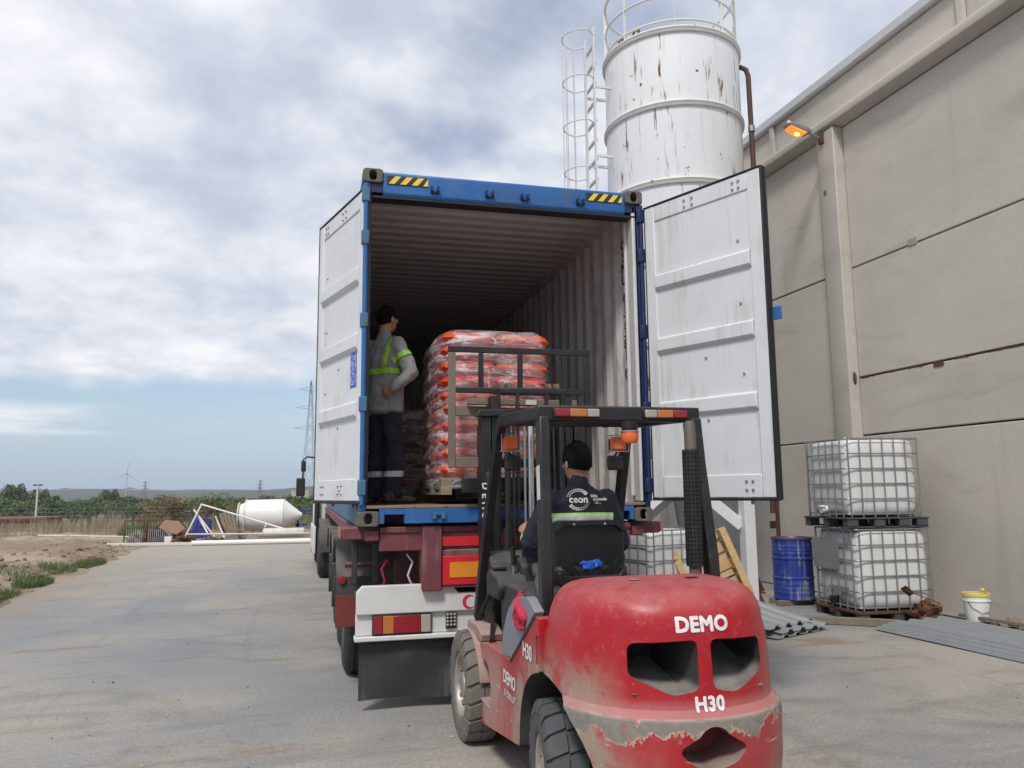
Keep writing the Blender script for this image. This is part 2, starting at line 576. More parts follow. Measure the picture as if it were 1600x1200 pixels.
M['muddy_steel'] = pm('mud_caked_steel', (.17, .145, .115), .88, var=.25, vs=7, grime=.6, gcol=(.06, .055, .05), gs=6, bump=.5, bs=50)
M['chain'] = pm('oily_chain', (.03, .029, .027), .5, .3, grime=.5, gcol=(.09, .085, .075), bump=.5, bs=120)
M['chrome'] = pm('chrome_rod', (.62, .62, .63), .16, 1.0, grime=.25, bump=0)
M['seat'] = pm('black_seat_vinyl', (.014, .0145, .016), .45, var=.2, grime=.4, gcol=(.05, .05, .052), bump=.25, bs=90)
M['console'] = pm('dusty_console_plastic', (.018, .018, .019), .6, grime=.5, gcol=(.075, .072, .066), dust=.28, dcol=(.24, .23, .21))
M['grey_panel'] = pm('grey_plastic_panel', (.19, .21, .25), .55, var=.15, vs=4, grime=.5, gcol=(.11, .13, .19), gs=5, dust=.3)
M['orange_lens'] = pm('orange_beacon_lens', (.72, .13, .03), .3, var=.12, grime=.35, gcol=(.50, .16, .08))
M['decal_white'] = pm('white_vinyl_lettering', (.74, .73, .71), .5, var=.05, vs=20, grime=.55, gcol=(.45, .30, .28), gs=42)
M['decal_faded'] = pm('scuffed_white_lettering', (.62, .55, .53), .6, grime=.6, gcol=(.40, .18, .18), gs=30)
M['rim'] = pm('scuffed_wheel_rim', (.40, .37, .34), .5, .5, var=.3, vs=14, grime=.6, gcol=(.28, .10, .09), gs=9, dust=.2)
M['nut'] = pm('rusty_wheel_nut', (.24, .15, .12), .7, .3, var=.3, rust=.4)
M['red_cloth'] = pm('red_rag', (.48, .02, .06), .8, var=.2)
M['silo'] = pm('silo_white_paint', (.78, .79, .79), .5, var=.03, vs=1.5, grime=.2, gcol=(.55, .56, .57), gs=2.5)
M['concrete_grey'] = pm('grey_concrete', (.32, .30, .27), .85, var=.2, grime=.3)
M['galv'] = pm('galvanised_steel', (.36, .38, .39), .42, .75, var=.2, vs=3, grime=.4, gcol=(.20, .21, .21), gs=5)
M['galv_sheet'] = pm('galvanised_sheet', (.34, .37, .39), .45, .6, var=.2, vs=2, grime=.45, gcol=(.22, .21, .19), gs=4, dust=.4, dcol=(.33, .31, .28))
M['drum_blue'] = pm('blue_drum_paint', (.018, .045, .27), .4, var=.2, vs=4, grime=.45, gcol=(.22, .25, .33), gs=7, streak=.6, scol=(.36, .37, .40))
M['hdpe'] = None
M['wood_new'] = None
M['rusty'] = pm('rusted_steel', (.12, .055, .033), .88, .2, var=.45, vs=14, grime=.5, gcol=(.05, .027, .02), bump=.5, bs=50)
M['rust_brown'] = pm('brown_painted_pipe', (.085, .04, .03), .7, var=.3, grime=.4, bump=.2)
M['timber_dark'] = pm('weathered_timber', (.20, .16, .12), .85, var=.3, vs=10, grime=.5, gcol=(.10, .075, .06))
M['timber_black'] = pm('dark_plastic_pallet', (.06, .062, .066), .7, var=.2, grime=.5, gcol=(.14, .135, .125))
M['plastic_white'] = pm('white_plastic', (.76, .76, .73), .45, var=.05, grime=.4, gcol=(.42, .39, .34))
M['yellow_lid'] = pm('yellow_plastic', (.70, .56, .10), .5, grime=.3)
M['pvc'] = pm('white_pvc', (.76, .76, .74), .4, var=.04, grime=.2)
M['pvc_old'] = pm('weathered_white_pipe', (.60, .58, .54), .5, var=.1, grime=.4, gcol=(.36, .32, .27))
M['green_post'] = pm('green_post_paint', (.03, .075, .055), .6, grime=.4)
M['blue_tarp'] = pm('blue_plastic', (.018, .03, .19), .4, var=.2, grime=.4, gcol=(.06, .08, .22))
M['pole_white'] = pm('pale_pole', (.55, .56, .56), .5)
M['dark_far'] = pm('dark_lattice_steel', (.10, .105, .11), .6, grime=0, bump=0)
M['glass_dark'] = pm('dark_glass', (.008, .009, .01), .08, grime=0, bump=0, spec=.6)
M['red_crescent'] = pm('red_print', (.62, .02, .05), .5, grime=.1)
M['blue_wad'] = pm('blue_plastic_film', (.02, .13, .62), .3, var=.3, grime=.2, gcol=(.2, .35, .8))
M['paper'] = pm('pale_paper_label', (.60, .59, .55), .7, grime=.5, gcol=(.30, .29, .28), gs=40)
M['skin'] = pm('skin', (.40, .215, .145), .5, var=.1, vs=20, grime=0, bump=.1, bs=200)
M['hair'] = pm('black_hair', (.004, .0037, .0035), .75, grime=0, bump=.8, bs=160, bd=.01, spec=.15)
M['navy_cloth'] = pm('navy_work_cloth', (.010, .0135, .026), .85, var=.25, vs=6, grime=.2, gcol=(.02, .024, .035), bump=.5, bs=25, bd=.012)
M['navy_trouser'] = pm('navy_trouser_cloth', (.012, .0145, .026), .85, var=.25, vs=6, grime=.2, gcol=(.024, .026, .033), bump=.6, bs=18, bd=.015)
M['hiviz'] = pm('lime_reflective_tape', (.33, .66, .04), .5, var=.08, grime=.1)
M['silver_tape'] = pm('silver_reflective_tape', (.52, .54, .55), .35, var=.08, grime=.15)
M['grey_cloth'] = pm('grey_work_shirt_cloth', (.26, .26, .262), .85, var=.1, vs=5, grime=.2, gcol=(.23, .23, .23), bump=.6, bs=16, bd=.014)
M['shoe'] = pm('dusty_grey_shoe', (.050, .047, .044), .85, var=.3, vs=20, grime=.4, bump=.4)
# ------------------------------------------------------------------ setting materials


def mat_yard():
    k = NT('yard_concrete'); co = k.co()
    big = k.noise(.28, 5, .55, co, .6)
    c = k.mix(k.mr(big, .36, .64), (.262, .266, .268), (.385, .355, .305))
    st = k.noise(1.0, 7, .62, k.mapping(co, (.55, 1.1, 1), rot=(0, 0, .25)), 1.0)
    c = k.mix(k.mr(st, .48, .70, 0, .6), c, (.18, .178, .172))
    st2 = k.noise(1.0, 6, .6, k.mapping(co, (.7, 1.6, 1), (3, 1, 0), (0, 0, -.2)), .8)
    c = k.mix(k.mr(st2, .55, .74, 0, .5), c, (.38, .37, .345))
    # brown mud dropped by tyres, and carried in from the dirt on the left
    md = k.noise(1.0, 9, .68, k.mapping(co, (.55, 1.5, 1), (9, 4, 0)), .3)
    c = k.mix(k.mr(md, .57, .68, 0, .8), c, (.255, .19, .13))
    md2 = k.noise(1.0, 10, .72, k.mapping(co, (1.3, 2.8, 1), (2, 14, 0), (0, 0, .12)), .6)
    c = k.mix(k.mr(md2, .64, .69, 0, .8), c, (.20, .145, .095))
    tr = k.noise(1.0, 5, .6, k.mapping(co, (2.6, .16, 1), (5, 1, 0), (0, 0, .06)), .3)
    c = k.mix(k.mr(tr, .56, .70, 0, .42), c, (.20, .20, .205))
    ds = k.noise(3.2, 9, .7, k.mapping(co, (1, 1, 1), (7, 3, 0)))
    c = k.mix(k.mr(ds, .56, .72, 0, .45), c, (.37, .345, .30))
    oil = k.noise(.9, 6, .6, k.mapping(co, (1, 1.4, 1), (21, 13, 0)))
    c = k.mix(k.mr(oil, .68, .74, 0, .45), c, (.11, .108, .105))
    x = k.sep(co)[0]
    edge = k.m('ADD', k.m('MULTIPLY', x, -1.0), k.m('MULTIPLY', k.noise(.7, 6, .6, co), 2.6))
    c = k.mix(k.mr(edge, 4.6, 6.9, 0, .8), c, (.30, .235, .165))
    y = k.sep(co)[1]
    far = k.m('ADD', y, k.m('MULTIPLY', k.noise(.6, 5, .6, co), 3.0))
    c = k.mix(k.mr(far, 8, 24, 0, .65), c, (.44, .40, .33))
    sp = k.noise(55, 3, .7, co)
    c = k.mix(k.mr(sp, .58, .72, 0, .7), c, (.13, .125, .12))
    gr = k.noise(34, 6, .72, co)
    c = k.mix(k.mr(gr, .36, .64, 0, 1), k.mix(1.0, c, (.76, .755, .75), 'MULTIPLY'), c)
    v1 = k.vor(7.5, co); g1 = k.mr(k.noise(1.1, 4, .6, k.mapping(co, (1, 1, 1), (8, 2, 0))), .44, .58)
    c = k.mix(k.m('MULTIPLY', k.mr(v1, .085, .05, 0, .75), g1), c, (.12, .11, .10))
    v2 = k.vor(13, k.mapping(co, (1, 1, 1), (3, 3, 0)))
    c = k.mix(k.m('MULTIPLY', k.mr(v2, .09, .05, 0, .7), k.mr(k.noise(.8, 4, .6, k.mapping(co, (1, 1, 1), (2, 9, 0))), .48, .6)), c, (.42, .40, .36))
    ck = k.vor(.55, k.mapping(k.mix(.16, co, k.noise(1.6, 5, .6, co), 'ADD'), (1, 1, 0)), 'DISTANCE_TO_EDGE')
    c = k.mix(k.m('MULTIPLY', k.mr(ck, .0, .008, .32, 0), k.mr(k.noise(.35, 3, .5, k.mapping(co, (1, 1, 1), (4, 14, 0))), .5, .56)), c, (.13, .12, .11))
    h = k.m('ADD', k.m('MULTIPLY', k.noise(90, 4, .6, co), .4), k.noise(6, 6, .6, co))
    return k.set(c, k.mr(big, .3, .7, .62, .86), 0, h, .25, .012)


def mat_wall():
    k = NT('precast_concrete'); co = k.co()
    oi = k.N("ShaderNodeObjectInfo")
    n = k.noise(.55, 6, .6, k.mapping(co, (1, .5, 1.2)), .4)
    c = k.mix(k.mr(n, .34, .66), (.51, .475, .415), (.60, .553, .48))
    c = k.mix(k.mr(oi.outputs['Random'], 0, 1, 0, .35, False), c, (.41, .385, .35))
    bl = k.noise(1.0, 8, .66, k.mapping(co, (1, .55, 1.9), (4, 7, 1), (.35, 0, 0)), .7)
    c = k.mix(k.mr(bl, .53, .72, 0, .42), c, (.31, .29, .26))
    st = k.noise(1.0, 6, .6, k.mapping(co, (2, 2.4, .16)), .2)
    c = k.mix(k.mr(st, .56, .74, 0, .28), c, (.34, .31, .265))
    lt = k.noise(1.0, 7, .65, k.mapping(co, (1, .7, .9), (14, 3, 9)), .3)
    c = k.mix(k.mr(lt, .56, .72, 0, .4), c, (.53, .50, .45))
    fine = k.noise(60, 4, .65, co)
    c = k.mix(k.mr(k.noise(24, 6, .7, co), .36, .64, 0, 1), k.mix(1.0, c, (.925, .925, .925), 'MULTIPLY'), c)
    po = k.vor(9, co)
    pg = k.mr(k.noise(2.2, 4, .6, k.mapping(co, (1, 1, 1), (5, 5, 5))), .5, .62)
    c = k.mix(k.m('MULTIPLY', k.mr(po, .075, .05, 0, .7), pg), c, (.16, .145, .13))
    c = k.mix(k.mr(fine, .62, .78, 0, .4), c, (.26, .24, .22))
    h = k.m('ADD', k.m('MULTIPLY', fine, .5), k.noise(3, 7, .62, co))
    return k.set(c, .88, 0, h, .25, .010)


def mat_dirt():
    k = NT('bare_earth'); co = k.co()
    n = k.noise(.22, 8, .64, co, .5)
    c = k.mix(k.mr(n, .36, .62), (.235, .165, .105), (.40, .325, .235))
    n2 = k.noise(1.4, 8, .7, co)
    c = k.mix(k.mr(n2, .5, .72, 0, .7), c, (.17, .105, .062))
    n3 = k.noise(.9, 6, .65, k.mapping(co, (1, 1, 1), (30, 4, 0)))
    c = k.mix(k.mr(n3, .56, .7, 0, .6), c, (.46, .42, .36))
    # dry straw ground from the far side of the yard on, green further away
    y = k.sep(co)[1]
    fy = k.m('ADD', y, k.m('MULTIPLY', k.noise(.25, 5, .6, co), 10))
    c = k.mix(k.mr(fy, 36, 44, 0, .9), c, k.mix(k.noise(.5, 6, .6, co), (.22, .17, .10), (.30, .25, .15)))
    c = k.mix(k.mr(fy, 60, 100, 0, .9), c, k.mix(k.noise(.03, 6, .6, co), (.07, .10, .03), (.13, .13, .05)))
    red = k.m('MULTIPLY', k.mr(k.noise(.9, 5, .6, k.mapping(co, (1, 1, 1), (1, 2, 0))), .5, .62), k.mr(y, 4, 11, 1, 0))
    c = k.mix(red, c, (.30, .085, .035))
    return k.set(c, .95, 0, k.m('ADD', k.noise(9, 8, .7, co), k.m('MULTIPLY', k.noise(50, 4, .7, co), .4)), .9, .05)


def mat_leaf(name, a, b, rough=.6):
    k = NT(name)
    oi = k.N("ShaderNodeObjectInfo")
    n = k.noise(.9, 5, .6)
    c = k.mix(k.mr(n, .3, .7), a, b)
    c = k.mix(k.mr(oi.outputs['Random'], 0, 1, 0, .45, False), c, tuple(x * .6 for x in a))
    k.set(c, rough)
    k.b.inputs['Transmission Weight'].default_value = 0
    return k.mat


def mat_silo():
    k = NT('silo_paint'); co = k.co()
    c = k.mix(k.noise(1.3, 6, .6, co), (.70, .72, .73), (.84, .85, .85))
    gs = k.noise(1.0, 6, .65, k.mapping(co, (7, 7, .5)), .2)
    c = k.mix(k.mr(gs, .52, .75, 0, .5), c, (.50, .52, .54))
    # long rust runs below scattered pin holes, a few large scabs
    run = k.noise(1.0, 6, .62, k.mapping(co, (13, 13, 1.15), (2, 5, 3)), .25)
    clu = k.mr(k.noise(1.1, 3, .5, k.mapping(co, (1, 1, .8), (4, 4, 7.4))), .42, .60)
    rm = k.m('MULTIPLY', k.mr(run, .595, .64), clu)
    halo = k.m('MULTIPLY', k.mr(run, .54, .64, 0, .45), clu)
    c = k.mix(halo, c, (.55, .42, .30))
    pin = k.mr(k.noise(7.5, 5, .6, k.mapping(co, (1, 1, .7), (9, 1, 2))), .675, .70)
    rm2 = k.m('MAXIMUM', rm, pin)
    rc = k.mix(k.noise(30, 5, .6, co), (.05, .022, .014), (.26, .10, .04))
    c = k.mix(rm2, c, rc)
    return k.set(c, k.mr(rm2, 0, 1, .48, .9), 0, k.noise(2.2, 4, .5, co), .25, .03)


def mat_hdpe():
    k = NT('milky_tank_plastic'); co = k.co()
    c = k.mix(k.noise(2.5, 5, .6, co), (.60, .60, .58), (.72, .72, .70))
    c = k.mix(k.mr(k.noise(1.0, 6, .6, k.mapping(co, (6, 6, .8))), .52, .72, 0, .5), c, (.40, .37, .31))
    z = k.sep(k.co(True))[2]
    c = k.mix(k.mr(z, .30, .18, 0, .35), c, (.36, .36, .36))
    k.set(c, .38, 0, k.noise(6, 4, .5, co), .2, .02)
    k.b.inputs['Subsurface Weight'].default_value = .0
    return k.mat


def mat_wood(name, a, b, dark):
    k = NT(name); co = k.co(True)
    oi = k.N("ShaderNodeObjectInfo")
    off = k.N("ShaderNodeVectorMath"); off.operation = 'ADD'
    k.L(co, off.inputs[0]); k.L(oi.outputs['Random'], off.inputs[1])
    g = k.noise(1.0, 7, .65, k.mapping(off.outputs[0], (3, 26, 26)), 1.2)
    c = k.mix(k.mr(g, .3, .7), a, b)
    c = k.mix(k.mr(k.noise(5, 6, .65, k.co()), .52, .75, 0, .6), c, dark)
    c = k.mix(k.mr(oi.outputs['Random'], 0, 1, 0, .3, False), c, dark)
    return k.set(c, .75, 0, g, .4, .006)


M['yard'] = mat_yard(); M['wall'] = mat_wall(); M['dirt'] = mat_dirt(); M['silo'] = mat_silo(); M['hdpe'] = mat_hdpe()
M['wood_new'] = mat_wood('pale_pallet_wood', (.50, .33, .15), (.66, .47, .25), (.30, .20, .10))
M['wood_old'] = mat_wood('grey_pallet_wood', (.24, .19, .14), (.38, .31, .23), (.12, .095, .07))
M['leaf_a'] = mat_leaf('dark_grove_leaf', (.045, .082, .020), (.095, .14, .04))
M['leaf_b'] = mat_leaf('mid_grove_leaf', (.06, .10, .022), (.125, .17, .045))
M['leaf_dry'] = mat_leaf('dry_shrub_leaf', (.17, .13, .06), (.26, .21, .11))
M['grass_dry'] = mat_leaf('dry_grass_blade', (.24, .195, .135), (.36, .30, .215))
M['grass_green'] = mat_leaf('green_grass_blade', (.075, .125, .026), (.15, .19, .06))
M['bark'] = pm('bark', (.09, .065, .045), .9, var=.3, bump=.6, bs=25)
M['hill'] = pm('far_wooded_hill', (.050, .066, .045), .95, var=.3, vs=.012, grime=.5, gcol=(.10, .10, .06), gs=.03, bump=0)
M['roof_grey'] = pm('pale_roof_sheet', (.55, .56, .56), .5, .1, var=.06, grime=.25, gcol=(.34, .33, .31))
M['wall_joint'] = pm('dark_joint_mortar', (.12, .115, .105), .9, var=.3)
M['wall_shade'] = M['wall']

# ------------------------------------------------------------------ ground sheets


def sstep(a, b, x):
    t = min(1, max(0, (x - a) / (b - a))); return t * t * (3 - 2 * t)


YARD_EDGE = [(-4.7, -14), (-4.75, -2), (-4.8, 3), (-4.86, 7), (-5.15, 9), (-5.25, 11.5), (-5.2, 13), (-5.5, 15), (-5.45, 18), (-5.75, 21), (-5.6, 24.0)]


def edge_x(y):
    for (x0, y0), (x1, y1) in zip(YARD_EDGE, YARD_EDGE[1:]):
        if y0 <= y <= y1: return x0 + (x1 - x0) * (y - y0) / (y1 - y0)
    return -4.7 if y < 0 else -5.6


def ground_h(x, y):
    h = -4.6 * sstep(37, 82, y)
    out = max(sstep(0.05, 1.6, edge_x(y) - x), sstep(24.3, 27, y))
    near = 1 - sstep(60, 110, y)
    if x > edge_x(y) - .02 and y < 24.3: return h - .05
    p = Vector((x * .55, y * .55, 2.0))
    b = mnoise.fractal(p, 1.0, 2.1, 5) * .16 + mnoise.fractal(p * 4.2, .9, 2.1, 4) * .06
    berm = .10 * math.exp(-((edge_x(y) - x - 1.3) / .8) ** 2) * (1 if y < 21 else 0)
    return h + (b + .05 + berm) * out * near - .03 * (1 - out)


def build_ground():
    def axis(segs):
        out = []
        for a, b, n in segs: out += [a + (b - a) * i / n for i in range(n)]
        return out + [segs[-1][1]]
    xs = axis([(-1500, -200, 10), (-200, -60, 14), (-60, -24, 30), (-24, -9, 60), (-9, -4.4, 60), (-4.4, 12, 22), (12, 300, 12), (300, 1500, 6)])
    ys = axis([(-60, -10, 6), (-10, 5, 24), (5, 28, 200), (28, 50, 60), (50, 120, 20), (120, 2400, 24)])
    vs = [(x, y, ground_h(x, y)) for y in ys for x in xs]
    k = len(xs)
    fs = [(j * k + i, j * k + i + 1, (j + 1) * k + i + 1, (j + 1) * k + i) for j in range(len(ys) - 1) for i in range(k - 1)]
    mb = MB(); mb.add(vs, fs)
    o = mb.build('ground', M['dirt'], smooth=60, fix=False); tag(o, kind='structure')
    # yard slab with a crumbling left edge
    pts = []
    ny = 150
    for i in range(ny + 1):
        y = -14 + (24.0 + 14) * i / ny
        w = mnoise.fractal(Vector((0.3, y * .9, 0)), 1.0, 2.0, 4) * .22
        pts.append((edge_x(y) + w, y))
    mb = MB()
    vs = []; fs = []
    cols = 12
    for i, (x, y) in enumerate(pts):
        for j in range(cols + 1):
            vs.append((x + (13.0 - x) * j / cols, y, .0 if j else -.03))
    for i in range(ny):
        for j in range(cols):
            a = i * (cols + 1) + j
            fs.append((a, a + 1, a + cols + 2, a + cols + 1))
    mb.add(vs, fs)
    o = mb.build('yard_pavement', M['yard'], smooth=60, fix=False); tag(o, kind='structure')


build_ground()


def build_hills():
    mb = MB()
    def ridge(x0, x1, y, base, prof, depth, n=90, seed=0):
        vs = []; fs = []
        rows = 7
        for i in range(n + 1):
            x = x0 + (x1 - x0) * i / n
            h = prof(i / n) + mnoise.fractal(Vector((x * .012, seed, 0)), 1, 2, 5) * 2.2
            for j in range(rows):
                t = j / (rows - 1)
                vs.append((x, y - depth / 2 + depth * t, base + (h - base) * math.sin(PI * t) ** .8))
        for i in range(n):
            for j in range(rows - 1):
                a = i * rows + j
                fs.append((a, a + rows, a + rows + 1, a + 1))
        mb.add(vs, fs)
    ridge(-900, 500, 1500, -5, lambda t: 8 + 7.5 * math.exp(-((t - .38) / .10) ** 2) + 4 * math.exp(-((t - .55) / .06) ** 2), 240, seed=1)
    ridge(-330, 700, 1250, -5, lambda t: 7.0 + 10 * sstep(.18, .40, t), 220, seed=5)
    o = mb.build('hills', M['hill'], smooth=60); tag(o, kind='structure')


build_hills()

# ------------------------------------------------------------------ building
WA = R(-1.28)
W0 = Vector((7.755, 1.53, 0))
WD = Vector((math.sin(WA), math.cos(WA), 0))
WNn = Vector((-WD.y, WD.x, 0))           # towards the yard


def build_building():
    t = thing('warehouse_building', 'beige precast concrete warehouse with ledge and pale roof edge beside the yard', 'building', W0, -WA * 0)
    # local frame: x = along the wall (s), y = out of the wall towards the yard, z up
    t.rotation_euler = (0, 0, math.atan2(WD.y, WD.x))
    # after rotation local +x = WD, local +y = towards -x of the world
    core = MB().box(-13, 30, -12, -.16, 0, 7.9)
    core.build('wall_core', M['wall'], t)
    pil = [-10.4, -3.75, 2.5, 9.1, 15.7, 22.3]
    pw = .54
    g = .011
    first = None
    rows_a = [(0.0, 2.43), (2.43, 5.045), (5.045, 7.36)]
    for i, p in enumerate(pil):
        a = p + pw
        b = pil[i + 1] if i + 1 < len(pil) else 30
        rows = rows_a if i != 1 else [(0.0, 2.455), (2.455, 3.335), (3.335, 5.05), (5.05, 7.36)]
        for z0, z1 in rows:
            mb = MB().box(a + g, b - g, -.15, 0.0 + random.uniform(-.006, .006), z0 + g, z1 - g)
            mb.build('concrete_panel', M['wall'], t, bevel=.012)
        mb = MB().prism([(p, -.155), (p + pw, -.155), (p + pw, .06), (p + pw - .17, .17), (p, .17)], 0, 7.37, 'z')
        mb.build('pilaster', M['wall'], t, bevel=.015)
    # joint backing (dark), sits behind the panels
    MB().box(-13, 30, -.158, -.13, 0.0, 7.36).build('joint_backing', M['wall_joint'], t)
    # ledge beam
    MB().prism([(-.155, 7.37), (.02, 7.37), (.20, 7.42), (.22, 7.50), (.20, 7.56), (.02, 7.585), (-.155, 7.585)], -13, 30, 'x').build('ledge_beam', M['wall'], t, bevel=.01)
    xs = [-8.45, -4.2, .03, 4.25, 8.5, 12.75, 17, 21.2, 25.5]
    for a, b in zip([-13] + xs, xs + [30]):
        MB().box(a + .008, b - .008, -.15, 0.02 + random.uniform(-.004, .004), 7.59, 8.17).build('parapet_panel', M['wall'], t, bevel=.01)
    for x in xs:
        MB().box(x - .055, x + .055, .026, .085, 7.588, 8.165).build('parapet_rib', M['wall'], t, bevel=.01)
    # metal roof edge in lengths
    a = -13
    while a < 30:
        b = min(30, a + 3.0)
        MB().prism([(-.4, 8.19), (.09, 8.175), (.115, 8.20), (.115, 8.335), (.09, 8.36), (-.4, 8.40)], a + .004, b - .004, 'x').build('roof_trim', M['roof_grey'], t, bevel=.006)
        a = b
    MB().box(-13, 30, -12, -.3, 8.0, 8.36).build('roof', M['roof_grey'], t)
    # rusted crack in the bay on the right and its rust scab on the pilaster
    mb = MB()
    r = random.Random(3)
    x = -3.2
    while x < 2.48:
        l = r.uniform(.05, .16); zz = 3.335 + r.uniform(-.012, .012)
        mb.box(x, min(2.48, x + l), -.02, .004 + r.uniform(0, .004), zz - r.uniform(.002, .012), zz + r.uniform(.001, .007)); x += l * r.uniform(.9, 1.15)
    mb.box(.85, 1.02, -.02, .012, 3.27, 3.33)
    mb.build('rusted_joint', M['rusty'], t, bevel=.004)
    mb = MB(); mb.ball((2.5, .075, 3.33), .035, .03, .10, 8, 6); mb.ball((2.52, .06, 3.27), .03, .03, .06, 8, 6)
    mb.build('rust_scab', M['rusty'], t)
    MB().box(1.14, 1.30, -.01, .011, 5.03, 5.13).build('mortar_patch', M['concrete_grey'], t, bevel=.004)
    MB().box(2.74, 2.80, .16, .176, 6.32, 6.40).build('socket_hole', M['wall_joint'], t)
    return t


bld = build_building()


def wall_pt(s, off, z):
    return W0 + WD * s + WNn * off + Vector((0, 0, z))


def build_wall_lamp():
    o = wall_pt(2.76, .17, 7.27)
    t = thing('wall_lamp', 'lit amber floodlight on a short arm above the wall pilaster', 'lamp', o, math.atan2(WD.y, WD.x))
    # local: x along wall, y outwards
    MB().box(-.05, .05, 0, .05, -.09, .09).build('wall_bracket', M['rusty'], t, bevel=.006)
    MB().path([(0, .03, 0), (0, .12, .035), (0, .26, .075)], .022, 8).build('arm', M['galv'], t, smooth=50)
    h = MB()
    h.prism([(.24, .06), (.30, .11), (.60, .19), (.66, .165), (.64, .13), (.30, .035)], -.10, .10, 'x')
    h.build('housing', M['galv'], t, bevel=.012)
    k = NT('lit_sodium_glass'); k.set((.9, .35, .05), .3)
    k.b.inputs['Emission Color'].default_value = (1, .20, .012, 1); k.b.inputs['Emission Strength'].default_value = 1.0
    l = MB(); l.prism([(.32, .038), (.63, .128), (.60, .095), (.50, .045), (.38, .012)], -.088, .088, 'x')
    ob = l.build('lens', k.mat, t, bevel=.01)
    k2 = NT('lit_sodium_bulb'); k2.set((1, .7, .2), .3)
    k2.b.inputs['Emission Color'].default_value = (1, .50, .10, 1); k2.b.inputs['Emission Strength'].default_value = 5
    MB().ball((0, .46, .028), .035, .045, .03, 10, 6).build('bulb', k2.mat, t, smooth=60)
    MB().tube((0, .60, .185), (0, .60, .235), .022, 10).build('photocell', M['plastic_white'], t)


build_wall_lamp()


# ------------------------------------------------------------------ silo
SC = Vector((5.44, 5.36, 0)); SR = 1.115


